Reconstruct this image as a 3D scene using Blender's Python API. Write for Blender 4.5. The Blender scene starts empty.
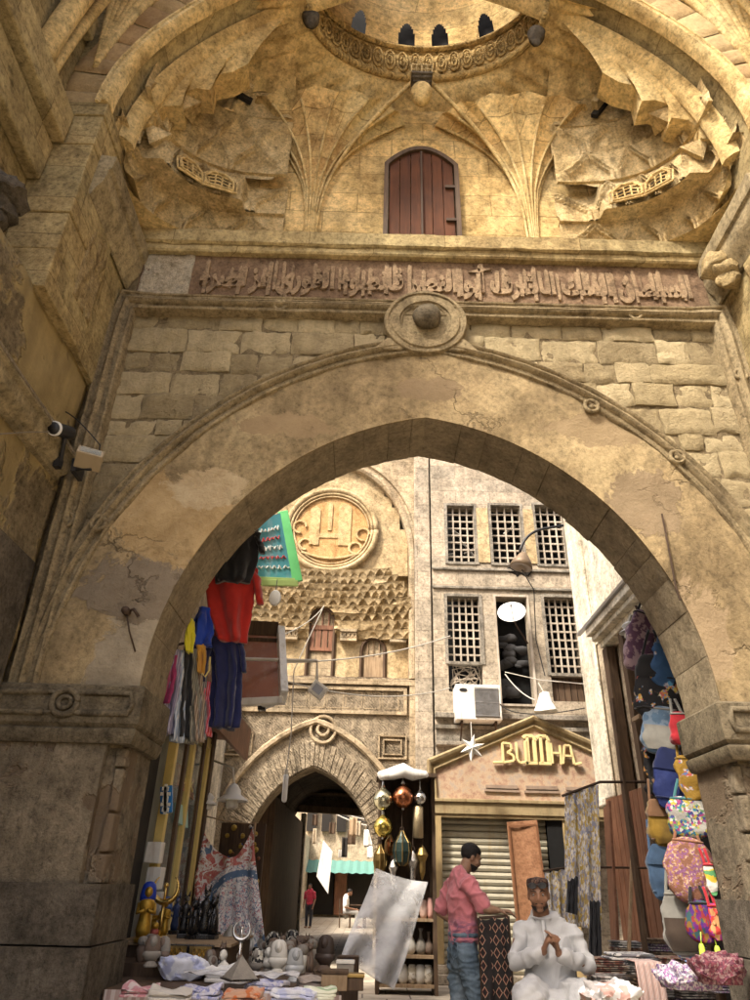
import bpy, bmesh, math, random
from mathutils import Vector, Matrix, noise
S = bpy.context.scene
C = S.collection
rnd = random.Random(7)
PI = math.pi
sin, cos, rad = math.sin, math.cos, math.radians

# ---------------------------------------------------------------- camera
PITCH = math.atan(693/1243); ROLL = math.atan(32/1243); EYE = 1.4
_f = Vector((0, cos(PITCH), sin(PITCH))); _u0 = Vector((0, -sin(PITCH), cos(PITCH))); _r0 = Vector((1, 0, 0))
_r = cos(ROLL)*_r0 + sin(ROLL)*_u0
_u = cos(ROLL)*_u0 - sin(ROLL)*_r0
cam_d = bpy.data.cameras.new('camera'); cam = bpy.data.objects.new('camera', cam_d); C.objects.link(cam)
cam_d.sensor_fit = 'VERTICAL'; cam_d.sensor_height = 36; cam_d.lens = 693/1000*36
cam_d.clip_start = 0.05; cam_d.clip_end = 500
m = Matrix((_r, _u, -_f)).transposed().to_4x4(); m.translation = Vector((0, 0, EYE))
cam.matrix_world = m
S.camera = cam

def ray(px, py):
    return _f + ((px-375)/693)*_r + ((500-py)/693)*_u
def at(px, py, Y):
    d = ray(px, py); d = d*(Y/d.y); return Vector((d.x, Y, d.z+EYE))
def onz(px, py, z):
    d = ray(px, py); d = d*((z-EYE)/d.z); return Vector((d.x, d.y, z))

# ---------------------------------------------------------------- objects
def tag(o, label=None, cat=None, group=None, kind=None):
    if label: o['label'] = label
    if cat: o['category'] = cat
    if group: o['group'] = group
    if kind: o['kind'] = kind
    return o

ORG = {}
def thing(name, label, cat, loc=(0, 0, 0), group=None):
    o = bpy.data.objects.new(name, None); C.objects.link(o)
    o.empty_display_size = .1
    o.location = loc; ORG[o.name] = Vector(loc)
    return tag(o, label, cat, group)

def org(o):
    v = Vector((0, 0, 0))
    while o is not None:
        v = v + ORG.get(o.name, Vector((0, 0, 0))); o = o.parent
    return v

class MB:
    def __init__(s): s.v = []; s.f = []
    def add(s, vs, fs):
        n = len(s.v); s.v += [Vector(p) for p in vs]; s.f += [tuple(i+n for i in f) for f in fs]; return s
    def box(s, x0, x1, y0, y1, z0, z1):
        return s.add([(x0,y0,z0),(x1,y0,z0),(x1,y1,z0),(x0,y1,z0),(x0,y0,z1),(x1,y0,z1),(x1,y1,z1),(x0,y1,z1)],
                     [(0,3,2,1),(4,5,6,7),(0,1,5,4),(1,2,6,5),(2,3,7,6),(3,0,4,7)])
    def obox(s, c, size, rot=None):
        hx, hy, hz = size[0]/2, size[1]/2, size[2]/2
        M = rot.to_3x3() if rot is not None else Matrix.Identity(3)
        vs = [Vector(c)+M@Vector(p) for p in [(-hx,-hy,-hz),(hx,-hy,-hz),(hx,hy,-hz),(-hx,hy,-hz),(-hx,-hy,hz),(hx,-hy,hz),(hx,hy,hz),(-hx,hy,hz)]]
        return s.add(vs, [(0,3,2,1),(4,5,6,7),(0,1,5,4),(1,2,6,5),(2,3,7,6),(3,0,4,7)])
    def bar(s, a, b, w, d, up=(0,0,1)):
        a, b = Vector(a), Vector(b); t = (b-a).normalized(); u = Vector(up)
        x = t.cross(u)
        if x.length < 1e-4: x = t.cross(Vector((1,0,0)))
        x.normalize(); y = x.cross(t)
        vs = []
        for p in (a, b):
            for sx, sy in ((-1,-1),(1,-1),(1,1),(-1,1)): vs.append(p + x*(sx*w/2) + y*(sy*d/2))
        return s.add(vs, [(0,1,2,3),(7,6,5,4),(0,4,5,1),(1,5,6,2),(2,6,7,3),(3,7,4,0)])
    def tube(s, path, r, n=8, flat=1.0, up=None, round_caps=False):
        path = [Vector(p) for p in path]; k = len(path)
        rs = list(r) if isinstance(r, (list, tuple)) else [r]*k
        fl = list(flat) if isinstance(flat, (list, tuple)) else [flat]*k
        if round_caps:
            t0 = (path[0]-path[1]).normalized(); t1 = (path[-1]-path[-2]).normalized()
            P = []; Q = []; F = []
            for a in (80, 50, 25):
                P.append(path[0]+t0*rs[0]*sin(rad(a))); Q.append(rs[0]*cos(rad(a))); F.append(fl[0])
            P += path; Q += rs; F += fl
            for a in (25, 50, 80):
                P.append(path[-1]+t1*rs[-1]*sin(rad(a))); Q.append(rs[-1]*cos(rad(a))); F.append(fl[-1])
            path, rs, fl = P, Q, F; k = len(path)
        vs = []; nx = None
        for i, p in enumerate(path):
            t = (path[min(i+1,k-1)]-path[max(i-1,0)])
            if t.length < 1e-9: t = Vector((0,0,1))
            t.normalize()
            if nx is None:
                ref = Vector(up) if up else (Vector((0,0,1)) if abs(t.z) < .9 else Vector((1,0,0)))
                nx = ref - t*ref.dot(t); nx.normalize()
            else:
                nx = nx - t*nx.dot(t)
                if nx.length < 1e-6: nx = t.orthogonal()
                nx.normalize()
            ny = t.cross(nx)
            for j in range(n):
                a = 2*PI*j/n; vs.append(p + nx*(cos(a)*rs[i]*fl[i]) + ny*(sin(a)*rs[i]))
        fs = [(i*n+j, i*n+(j+1)%n, (i+1)*n+(j+1)%n, (i+1)*n+j) for i in range(k-1) for j in range(n)]
        fs += [tuple(range(n-1, -1, -1)), tuple(range((k-1)*n, k*n))]
        return s.add(vs, fs)
    def lathe(s, prof, c=(0,0,0), n=16, M=None, sx=1, sy=1):
        c = Vector(c); vs = []
        for (r, z) in prof:
            for j in range(n):
                a = 2*PI*j/n; p = Vector((r*cos(a)*sx, r*sin(a)*sy, z))
                if M is not None: p = M@p
                vs.append(c+p)
        k = len(prof)
        fs = [(i*n+j, i*n+(j+1)%n, (i+1)*n+(j+1)%n, (i+1)*n+j) for i in range(k-1) for j in range(n)]
        fs += [tuple(range(n-1, -1, -1)), tuple(range((k-1)*n, k*n))]
        return s.add(vs, fs)
    def grid(s, fn, nu, nv, wrap=False, skip=None):
        vs = [fn(i/nu, j/nv) for j in range(nv+1) for i in range(nu+1)]
        fs = []
        for j in range(nv):
            for i in range(nu):
                if skip and skip((i+.5)/nu, (j+.5)/nv): continue
                a = j*(nu+1)+i; fs.append((a, a+1, a+nu+2, a+nu+1))
        return s.add(vs, fs)
    def sheet(s, fn, nu, nv, t):
        """closed thin solid over a grid: t is the thickness vector or number (along y)"""
        tv = Vector((0, t, 0)) if isinstance(t, (int, float)) else Vector(t)
        A = [Vector(fn(i/nu, j/nv)) for j in range(nv+1) for i in range(nu+1)]
        n = len(A); vs = A + [p+tv for p in A]; fs = []
        w = nu+1
        for j in range(nv):
            for i in range(nu):
                a = j*w+i; fs.append((a, a+1, a+w+1, a+w)); fs.append((n+a, n+a+w, n+a+w+1, n+a+1))
        for i in range(nu):
            fs.append((i, n+i, n+i+1, i+1)); a = nv*w+i; fs.append((a, a+1, n+a+1, n+a))
        for j in range(nv):
            a = j*w; fs.append((a, a+w, n+a+w, n+a)); a = j*w+nu; fs.append((a, n+a, n+a+w, a+w))
        return s.add(vs, fs)
    def prism(s, poly, y0, y1, M=None):
        """poly of (x,z) extruded along y"""
        k = len(poly)
        vs = [(x, y0, z) for x, z in poly] + [(x, y1, z) for x, z in poly]
        if M is not None: vs = [M@Vector(p) for p in vs]
        fs = [tuple(range(k)), tuple(range(2*k-1, k-1, -1))] + [(i, k+i, k+(i+1)%k, (i+1)%k) for i in range(k)]
        return s.add(vs, fs)
    def sphere(s, c, r, n=12, m_=8, sc=(1,1,1)):
        c = Vector(c)
        prof = [(r*sin(PI*i/m_)+1e-4, -r*cos(PI*i/m_)) for i in range(m_+1)]
        k = len(s.v); s.lathe(prof, (0,0,0), n)
        for i in range(k, len(s.v)):
            p = s.v[i]; s.v[i] = c + Vector((p.x*sc[0], p.y*sc[1], p.z*sc[2]))
        return s
    def xform(s, M):
        s.v = [M@p for p in s.v]; return s
    def jitter(s, amp, sc, seed=0):
        o = Vector((seed*7.1, seed*3.3, seed*1.7))
        s.v = [p + noise.noise_vector(p*sc+o)*amp for p in s.v]; return s
    def mesh(s, name, o=Vector((0,0,0)), smooth=False):
        me = bpy.data.meshes.new(name)
        me.from_pydata([tuple(p-o) for p in s.v], [], s.f); me.update()
        if smooth:
            me.polygons.foreach_set('use_smooth', [True]*len(me.polygons))
        return me
    def build(s, name, mat_, parent=None, smooth=False, bevel=0, auto=None, fix=True, recenter=True, solid=0):
        o = org(parent) if parent is not None else Vector((0,0,0))
        own = Vector((0,0,0))
        if parent is None and recenter and s.v:
            xs = [p.x for p in s.v]; ys = [p.y for p in s.v]; zs = [p.z for p in s.v]
            own = Vector(((min(xs)+max(xs))/2, (min(ys)+max(ys))/2, min(zs)))
        me = s.mesh(name, o+own, smooth)
        if fix:
            bm = bmesh.new(); bm.from_mesh(me); bmesh.ops.recalc_face_normals(bm, faces=bm.faces); bm.to_mesh(me); bm.free()
        if auto is not None:
            me.polygons.foreach_set('use_smooth', [True]*len(me.polygons))
            try: me.set_sharp_from_angle(angle=rad(auto))
            except Exception: pass
        ob = bpy.data.objects.new(name, me); C.objects.link(ob)
        if mat_ is not None: me.materials.append(mat_)
        if parent is not None: ob.parent = parent
        else: ob.location = own
        ORG[ob.name] = own
        if bevel:
            b = ob.modifiers.new('bevel', 'BEVEL'); b.width = bevel; b.segments = 2; b.limit_method = 'ANGLE'; b.angle_limit = rad(35)
        if solid:
            b = ob.modifiers.new('solid', 'SOLIDIFY'); b.thickness = solid
        return ob
    def blob(s, name, mat_, parent=None, voxel=.012, smooth_it=6, disp=None, shrink=0):
        """one continuous skin over overlapping closed lofts"""
        o = org(parent) if parent is not None else Vector((0,0,0))
        me = s.mesh(name+'_raw', o)
        bm = bmesh.new(); bm.from_mesh(me); bmesh.ops.recalc_face_normals(bm, faces=bm.faces); bm.to_mesh(me); bm.free()
        t = bpy.data.objects.new('tmp', me); C.objects.link(t)
        a = t.modifiers.new('r', 'REMESH'); a.mode = 'VOXEL'; a.voxel_size = voxel; a.use_smooth_shade = True
        if smooth_it:
            b = t.modifiers.new('s', 'SMOOTH'); b.iterations = smooth_it; b.factor = .5
        dg = bpy.context.evaluated_depsgraph_get(); dg.update()
        ev = t.evaluated_get(dg); me2 = bpy.data.meshes.new_from_object(ev)
        bpy.data.objects.remove(t); bpy.data.meshes.remove(me)
        if disp is not None:
            nn_ = [(v.co.copy(), v.normal.copy()) for v in me2.vertices]
            for v, (c_, n_) in zip(me2.vertices, nn_): v.co = c_ + n_*disp(c_+o)
        me2.polygons.foreach_set('use_smooth', [True]*len(me2.polygons)); me2.name = name
        me2.materials.clear(); me2.materials.append(mat_)
        ob = bpy.data.objects.new(name, me2); C.objects.link(ob)
        if parent is not None: ob.parent = parent
        return ob

def kids(o): return list(o.children)
def copy_tree(o, parent=None):
    c = o.copy(); C.objects.link(c)
    if parent is not None: c.parent = parent
    for ch in kids(o): copy_tree(ch, c)
    return c

def lerp(a, b, t): return a+(b-a)*t
def smooth(t): t = max(0, min(1, t)); return t*t*(3-2*t)
def tri(x): return abs((x % 1.0)*2-1)*2-1      # -1..1 triangle wave
def nz(*p): return noise.noise(Vector(p))
def fbm(p, o=4): return noise.fractal(Vector(p), 1.0, 2.0, o)

def bez(p0, p1, p2, n=12):
    p0, p1, p2 = Vector(p0), Vector(p1), Vector(p2)
    return [p0*(1-t)**2 + p1*(2*t*(1-t)) + p2*t*t for t in [i/n for i in range(n+1)]]
def sag(a, b, drop, n=16):
    a, b = Vector(a), Vector(b)
    return [a.lerp(b, t) - Vector((0,0,drop*4*t*(1-t))) for t in [i/n for i in range(n+1)]]

def sweep(path, prof, plane='xz', closed=False):
    """sweep an open profile [(normal_offset, depth)] along a path in a plane; returns MB (closed section)"""
    mb = MB(); k = len(path); P = [Vector(p) for p in path]; vs = []
    for i, p in enumerate(P):
        t = P[min(i+1,k-1)]-P[max(i-1,0)]; t.normalize()
        if plane == 'xz': nrm = Vector((-t.z, 0, t.x)); dep = Vector((0,1,0))
        sc = 1.0
        if 0 < i < k-1:
            t1 = (P[i]-P[i-1]).normalized(); t2 = (P[i+1]-P[i]).normalized(); sc = 1/max(.3, math.sqrt(max(.05,(1+t1.dot(t2))/2)))
        for (a, d) in prof: vs.append(p + nrm*(a*sc) + dep*d)
    n = len(prof)
    fs = [(i*n+j, i*n+(j+1)%n, (i+1)*n+(j+1)%n, (i+1)*n+j) for i in range(k-1) for j in range(n)]
    fs += [tuple(range(n)), tuple(range(k*n-1, (k-1)*n-1, -1))]
    return mb.add(vs, fs)
# ---------------------------------------------------------------- materials
def hexc(c):
    return (c[0], c[1], c[2], 1)
class NT:
    def __init__(s, name):
        s.m = bpy.data.materials.new(name); s.m.use_nodes = True; s.t = s.m.node_tree; s.n = s.t.nodes
        s.n.clear(); s.out = s.n.new('ShaderNodeOutputMaterial'); s.b = s.n.new('ShaderNodeBsdfPrincipled')
        s.t.links.new(s.b.outputs[0], s.out.inputs[0]); s._pos = None
    def link(s, a, b): s.t.links.new(a, b)
    def setv(s, sock, v):
        if hasattr(v, 'is_linked') or hasattr(v, 'links'): s.link(v, sock)
        else: sock.default_value = v
    @property
    def pos(s):
        if s._pos is None: s._pos = s.n.new('ShaderNodeNewGeometry').outputs['Position']
        return s._pos
    def objc(s): return s.n.new('ShaderNodeTexCoord').outputs['Object']
    def map(s, vec, scale=(1,1,1), loc=(0,0,0), rot=(0,0,0)):
        k = s.n.new('ShaderNodeMapping'); s.link(vec, k.inputs[0]); k.inputs['Scale'].default_value = scale
        k.inputs['Location'].default_value = loc; k.inputs['Rotation'].default_value = rot; return k.outputs[0]
    def noise(s, vec, scale, detail=4, rough=.55, dist=0, col=False):
        k = s.n.new('ShaderNodeTexNoise'); s.link(vec, k.inputs['Vector']); k.inputs['Scale'].default_value = scale
        k.inputs['Detail'].default_value = detail; k.inputs['Roughness'].default_value = rough; k.inputs['Distortion'].default_value = dist
        return k.outputs['Color' if col else 'Fac']
    def vor(s, vec, scale, feat='F1', out='Distance', rnd_=1):
        k = s.n.new('ShaderNodeTexVoronoi'); s.link(vec, k.inputs['Vector']); k.feature = feat; k.inputs['Scale'].default_value = scale
        k.inputs['Randomness'].default_value = rnd_; return k.outputs[out]
    def wave(s, vec, scale, dist=0, axis='X', det=2, kind='BANDS', prof='SIN'):
        k = s.n.new('ShaderNodeTexWave'); s.link(vec, k.inputs['Vector']); k.inputs['Scale'].default_value = scale; k.wave_type = kind; k.wave_profile = prof
        if kind == 'BANDS': k.bands_direction = axis
        else: k.rings_direction = axis
        k.inputs['Distortion'].default_value = dist; k.inputs['Detail'].default_value = det; return k.outputs['Fac']
    def ramp(s, fac, stops, interp='LINEAR'):
        k = s.n.new('ShaderNodeValToRGB'); s.link(fac, k.inputs[0]); r = k.color_ramp; r.interpolation = interp
        while len(r.elements) > 1: r.elements.remove(r.elements[-1])
        r.elements[0].position = stops[0][0]; c = stops[0][1]; r.elements[0].color = hexc(c) if not isinstance(c, (int, float)) else (c, c, c, 1)
        for p, c in stops[1:]:
            e = r.elements.new(p); e.color = hexc(c) if not isinstance(c, (int, float)) else (c, c, c, 1)
        return k.outputs[0]
    def mix(s, fac, a, b, mode='MIX'):
        k = s.n.new('ShaderNodeMix'); k.data_type = 'RGBA'; k.blend_type = mode
        s.setv(k.inputs[0], fac)
        s.setv(k.inputs[6], a if not isinstance(a, tuple) else hexc(a)); s.setv(k.inputs[7], b if not isinstance(b, tuple) else hexc(b))
        return k.outputs[2]
    def math(s, op, a, b=0.0, c=0.0):
        k = s.n.new('ShaderNodeMath'); k.operation = op
        s.setv(k.inputs[0], a); s.setv(k.inputs[1], b); s.setv(k.inputs[2], c); return k.outputs[0]
    def sep(s, vec):
        k = s.n.new('ShaderNodeSeparateXYZ'); s.link(vec, k.inputs[0]); return k.outputs
    def comb(s, x, y, z):
        k = s.n.new('ShaderNodeCombineXYZ'); s.setv(k.inputs[0], x); s.setv(k.inputs[1], y); s.setv(k.inputs[2], z); return k.outputs[0]
    def island(s): return s.n.new('ShaderNodeNewGeometry').outputs['Random Per Island']
    def bump(s, h, strength=.3, dist=.02):
        k = s.n.new('ShaderNodeBump'); s.link(h, k.inputs['Height']); k.inputs['Strength'].default_value = strength; k.inputs['Distance'].default_value = dist
        s.link(k.outputs[0], s.b.inputs['Normal'])
    def fin(s, col, rough=.7, metal=0, spec=.3, **kw):
        s.setv(s.b.inputs['Base Color'], col if not isinstance(col, tuple) else hexc(col))
        s.setv(s.b.inputs['Roughness'], rough); s.b.inputs['Metallic'].default_value = metal
        s.b.inputs['Specular IOR Level'].default_value = spec
        for k, v in kw.items(): s.b.inputs[k.replace('_', ' ')].default_value = v
        return s.m

def mul(c, k): return tuple(min(1, x*k) for x in c)

def stone(name, a, b, c, scale=1.0, bump=.5, island=0, patch=None, patch_thr=.58, streak=.35, dist=.03, joints=None, carve=None, pits=0.0):
    T = NT(name); P = T.pos
    big = T.noise(P, 1.1*scale, 3, .6); mid = T.noise(P, 5*scale, 8, .68); fine = T.noise(P, 45*scale, 5, .65)
    col = T.ramp(big, [(.33, c), (.5, a), (.66, b)])
    col = T.mix(T.ramp(mid, [(.35, 0), (.7, 1)]), T.mix(.0, col, col), T.mix(.55, col, b))
    col = T.mix(.8, col, T.ramp(mid, [(.28, .45), (.5, 1), (.75, 1.25)]), 'MULTIPLY')
    grit = T.noise(P, 21*scale, 10, .80)
    col = T.mix(.9, col, T.ramp(grit, [(.36, .40), (.47, .94), (.64, 1.42)]), 'MULTIPLY')
    h = T.math('ADD', T.math('MULTIPLY', mid, .9), T.math('ADD', T.math('MULTIPLY', fine, .3), T.math('MULTIPLY', grit, .9)))
    if island:
        r = T.island()
        col = T.mix(island, col, T.ramp(r, [(0, mul(c, 1.1)), (.25, mul(a, 1.05)), (.5, mul(b, 1.1)), (.75, mul(c, 1.3)), (1, mul(b, 1.25))]))
    if patch:
        pn = T.noise(P, .9*scale, 6, .62, .4)
        edge = T.ramp(pn, [(patch_thr, 0), (patch_thr+.012, 1)])
        pc = T.mix(T.ramp(mid, [(.3, 0), (.7, 1)]), patch, mul(patch, 1.35))
        col = T.mix(edge, col, pc)
        rim = T.ramp(pn, [(patch_thr-.018, 0), (patch_thr-.002, 1), (patch_thr+.004, 1), (patch_thr+.012, 0)])
        col = T.mix(T.math('MULTIPLY', rim, .45), col, mul(patch, 1.6))
        h = T.math('SUBTRACT', h, T.math('MULTIPLY', edge, .9))
    if joints:
        # course joints: (axis horizontal, block w, block h)
        k = T.n.new('ShaderNodeTexBrick'); sx = T.sep(P)
        wob = T.math('MULTIPLY', T.math('SUBTRACT', T.noise(P, 2.2, 3), .5), .05)
        T.link(T.comb(T.math('ADD', sx[0], T.math('MULTIPLY', sx[1], 1.0)), T.math('ADD', sx[2], wob), 0), k.inputs['Vector'])
        k.inputs['Scale'].default_value = 1; k.inputs['Brick Width'].default_value = joints[0]; k.inputs['Row Height'].default_value = joints[1]
        k.inputs['Mortar Size'].default_value = .006; k.inputs['Mortar Smooth'].default_value = .4
        k.inputs['Color1'].default_value = (.82, .82, .82, 1); k.inputs['Color2'].default_value = (1.15, 1.1, 1.05, 1); k.inputs['Mortar'].default_value = (.55, .5, .45, 1)
        col = T.mix(.85, col, k.outputs['Color'], 'MULTIPLY')
        h = T.math('SUBTRACT', h, T.math('MULTIPLY', k.outputs['Fac'], .6))
    if streak:
        st = T.noise(T.map(P, (3.2*scale, 3.2*scale, .35*scale)), 1.6, 5, .6)
        col = T.mix(streak, col, T.ramp(st, [(.38, .35), (.56, 1)]), 'MULTIPLY')
    if carve:
        # shallow all-over carved ornament, its hollows shaded in the colour too
        v = T.vor(P, carve, 'SMOOTH_F1'); v2 = T.wave(P, carve*1.1, 6, 'DIAGONAL', 3)
        cv = T.ramp(T.math('ADD', T.math('MULTIPLY', v, .9), T.math('MULTIPLY', v2, .4)), [(.35, 0), (.5, 1)])
        col = T.mix(.5, col, T.ramp(cv, [(0, .55), (1, 1.1)]), 'MULTIPLY')
        h = T.math('ADD', h, T.math('MULTIPLY', cv, .8))
    if pits:
        pv = T.ramp(T.vor(P, 14*scale), [(.0, 0), (.22, 1)])
        pm = T.ramp(T.noise(P, 2*scale, 3), [(.5, 0), (.62, 1)])
        h = T.math('SUBTRACT', h, T.math('MULTIPLY', T.math('MULTIPLY', T.math('SUBTRACT', 1, pv), pm), pits))
    T.bump(h, min(1, bump*1.35), dist*1.35)
    return T.fin(col, .9, 0, .15)

def paint(name, col, rough=.55, metal=0, var=.25, scale=6, bump=.08, dirt=None, spec=.3, coord='pos', **kw):
    T = NT(name); P = T.pos if coord == 'pos' else T.objc()
    a = T.noise(P, scale, 6, .65)
    c = T.mix(var, col, T.ramp(a, [(.25, .35), (.5, 1), (.8, 1.35)]), 'MULTIPLY')
    if dirt:
        st = T.noise(T.map(P, (4, 4, .7)), 2.2, 5, .65)
        c = T.mix(T.ramp(st, [(.5, 0), (.68, .8)]), c, dirt)
    T.bump(T.noise(P, scale*8, 4), bump, .01)
    r = T.ramp(a, [(.3, max(.02, rough-.12)), (.7, min(1, rough+.12))])
    return T.fin(c, r, metal, spec, **kw)

def cloth(name, col, var=.3, col2=None, stripes=None, rough=.85, fine=220):
    T = NT(name); P = T.pos
    a = T.noise(P, 9, 5, .6)
    c = T.mix(var, col, T.ramp(a, [(.3, .5), (.6, 1.15)]), 'MULTIPLY')
    if col2:
        if stripes: w = T.wave(P, stripes[0], stripes[2] if len(stripes) > 2 else .4, stripes[1], 1)
        else: w = T.noise(P, 14, 4)
        c = T.mix(T.ramp(w, [(.48, 0), (.54, 1)]), c, col2)
    h = T.math('ADD', T.noise(P, 16, 4), T.math('MULTIPLY', T.noise(P, fine, 2), .3))
    T.bump(h, .25, .012)
    T.b.inputs['Sheen Weight'].default_value = .25
    return T.fin(c, rough, 0, .2)

def wood(name, a, b, rough=.6, scale=1, axis='z'):
    T = NT(name); P = T.pos
    sc = {'z': (14, 14, 1.2), 'x': (1.2, 14, 14), 'y': (14, 1.2, 14)}[axis]
    n1 = T.noise(T.map(P, tuple(k*scale for k in sc)), 1.5, 6, .65, .6)
    c = T.ramp(n1, [(.3, a), (.62, b)])
    c = T.mix(.6, c, T.ramp(T.noise(P, 3*scale, 4), [(.3, .5), (.6, 1.1)]), 'MULTIPLY')
    T.bump(n1, .35, .01)
    return T.fin(c, rough, 0, .25)

def multi(name, cols, scale=30, stretch=(1,1,1), dot=None, rough=.8, metal=0, base=None, thr=.4, bump=.3):
    """busy multicoloured embroidery / sequins / heaps of small print"""
    T = NT(name); dv = T.n.new('ShaderNodeVectorMath'); dv.operation = 'MULTIPLY_ADD'; T.link(T.noise(T.pos, scale*.9, 3, .6, 0, True), dv.inputs[0]); dv.inputs[1].default_value = (1.1/scale,)*3; T.link(T.pos, dv.inputs[2]); P = T.map(dv.outputs[0], stretch)
    k = T.n.new('ShaderNodeTexVoronoi'); T.link(P, k.inputs['Vector']); k.inputs['Scale'].default_value = scale
    r = T.sep(k.outputs['Color'])[0]
    n = len(cols); c = T.ramp(r, [(i/n, cols[i]) for i in range(n)], 'CONSTANT')
    if base:
        mk = T.ramp(T.noise(T.pos, scale*.22, 3, .5), [(thr, 0), (thr+.05, 1)])
        c = T.mix(mk, base, c)
    c = T.mix(.35, c, T.ramp(T.noise(T.pos, 5, 4), [(.3, .5), (.65, 1.1)]), 'MULTIPLY')
    T.bump(k.outputs['Distance'], bump, .008)
    return T.fin(c, rough, metal, .3)

M = {}
M['hood'] = stone('hood_limestone', (0.658,0.472,0.199), (0.78,0.602,0.303), (0.497,0.325,0.122), .9, .6, joints=(.75,.33), streak=.3)
M['hood_plain'] = stone('hood_limestone_plain', (0.658,0.478,0.206), (0.78,0.614,0.315), (0.509,0.336,0.133), 1.1, .6, streak=.25)
M['hood_fan'] = stone('hood_fan_limestone', (0.658,0.466,0.195), (0.78,0.625,0.315), (0.485,0.295,0.109), 1.0, .6, joints=(.42,.30), streak=.25)
M['hood_cell'] = stone('muqarnas_limestone', (0.658,0.492,0.24), (0.78,0.624,0.355), (0.505,0.348,0.152), 1.6, .8, streak=.3, carve=None)
M['ring'] = stone('carved_ring_limestone', (0.585,0.402,0.163), (0.721,0.54,0.244), (0.428,0.276,0.099), 1.2, .7, carve=11, streak=.2)
M['jamb'] = stone('jamb_sandstone', (0.362,0.285,0.14), (0.469,0.385,0.203), (0.264,0.19,0.087), 1.0, .45, joints=(1.4,.42), streak=.3)
M['cyma'] = stone('cyma_stone', (.30,.245,.145), (.39,.32,.195), (.21,.165,.095), 1.2, .4, streak=.45)
M['blocks'] = stone('spandrel_rubble_stone', (0.425,0.339,0.19), (0.598,0.494,0.299), (0.253,0.196,0.109), 1.5, 1.0, island=.6, streak=.2, pits=.5, dist=.04)
M['mortar'] = stone('crumbly_mortar', (.24,.185,.105), (.31,.245,.145), (.15,.115,.065), 2, .8, streak=0)
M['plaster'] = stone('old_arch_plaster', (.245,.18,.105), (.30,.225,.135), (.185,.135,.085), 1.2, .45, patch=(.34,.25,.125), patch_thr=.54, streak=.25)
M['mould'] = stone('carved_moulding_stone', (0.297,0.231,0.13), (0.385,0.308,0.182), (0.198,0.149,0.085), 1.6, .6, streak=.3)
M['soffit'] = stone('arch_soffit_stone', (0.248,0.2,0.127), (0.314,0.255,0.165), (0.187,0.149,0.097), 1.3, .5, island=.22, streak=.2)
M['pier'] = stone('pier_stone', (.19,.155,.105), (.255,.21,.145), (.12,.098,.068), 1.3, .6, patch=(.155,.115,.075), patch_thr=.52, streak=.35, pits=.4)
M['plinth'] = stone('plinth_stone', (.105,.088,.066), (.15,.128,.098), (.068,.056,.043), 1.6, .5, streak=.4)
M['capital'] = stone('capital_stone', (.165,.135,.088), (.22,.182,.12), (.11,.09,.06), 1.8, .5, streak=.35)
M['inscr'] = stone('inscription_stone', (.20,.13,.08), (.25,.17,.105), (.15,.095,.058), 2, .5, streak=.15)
M['inscr_hi'] = stone('inscription_letters', (.29,.205,.125), (.36,.26,.16), (.21,.145,.088), 2, .5, streak=.1)
M['sidewall'] = stone('side_wall_render', (.27,.21,.12), (.34,.27,.16), (.19,.145,.085), 1.0, .7, patch=(.46,.35,.165), patch_thr=.47, streak=.3, dist=.05, pits=.5)
M['white_patch'] = stone('bare_white_plaster', (.52,.44,.31), (.64,.57,.43), (.40,.31,.19), 3, 1.0, streak=0, pits=.6)
M['rear'] = stone('rear_portal_stone', (.38,.305,.20), (.46,.38,.26), (.29,.225,.145), 1.0, .4, joints=(.9,.38), streak=.3)
M['rear_warm'] = stone('rear_warm_stone', (.43,.325,.18), (.51,.40,.24), (.34,.245,.125), 1.0, .4, streak=.2)
M['rear_carved'] = stone('rear_carved_stone', (.34,.275,.19), (.43,.355,.25), (.25,.20,.135), 1.0, .9, carve=9, streak=.3, dist=.05)
M['rear_orange'] = stone('rear_orange_stone', (.46,.27,.11), (.52,.34,.16), (.38,.21,.08), 1.5, .3, streak=.2)
M['facade'] = stone('rear_facade_stone', (.36,.31,.235), (.43,.375,.295), (.29,.25,.19), .9, .35, joints=(.85,.36), streak=.22)
M['facade_dark'] = stone('rear_facade_dark', (.24,.215,.175), (.31,.28,.23), (.165,.15,.12), 1.2, .4, streak=.5)
M['cream_wall'] = stone('cream_render', (.66,.60,.47), (.74,.69,.57), (.55,.48,.36), .8, .25, streak=.3)
M['tan_wall'] = stone('tan_render', (.40,.32,.22), (.47,.39,.28), (.30,.235,.155), .8, .35, streak=.35)
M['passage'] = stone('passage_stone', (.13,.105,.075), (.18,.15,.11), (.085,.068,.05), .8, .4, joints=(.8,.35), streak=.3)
M['black'] = paint('deep_black', (.006,.006,.006), .9, bump=.02)
M['dark'] = paint('dark_recess', (.02,.017,.014), .9)  # dark tone, mostly standing in for shade inside openings
M['door'] = wood('red_brown_shutter_wood', (.050,.016,.006), (.105,.036,.013), .8)
M['wood_dark'] = wood('dark_old_wood', (.045,.028,.018), (.11,.07,.042), .7)
M['wood_red'] = wood('reddish_board', (.13,.055,.03), (.24,.115,.065), .6)
M['wood_mid'] = wood('mid_wood', (.2,.13,.07), (.36,.26,.16), .65)
M['wood_grey'] = wood('weathered_grille_wood', (.30,.25,.19), (.50,.44,.36), .8)
M['iron'] = paint('rusty_iron', (.075,.05,.035), .7, .5, .5, 20, .2)
M['steel'] = paint('grey_steel', (.35,.35,.36), .4, .8, .3, 12)
M['white'] = paint('white_paint', (.75,.74,.70), .45, 0, .2, 8, .04, dirt=(.45,.4,.33))
M['white_clean'] = paint('white_plastic', (.78,.78,.76), .4, 0, .08, 8, .02)
M['cable_w'] = paint('pale_cable', (.55,.52,.46), .6, 0, .3)
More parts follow.
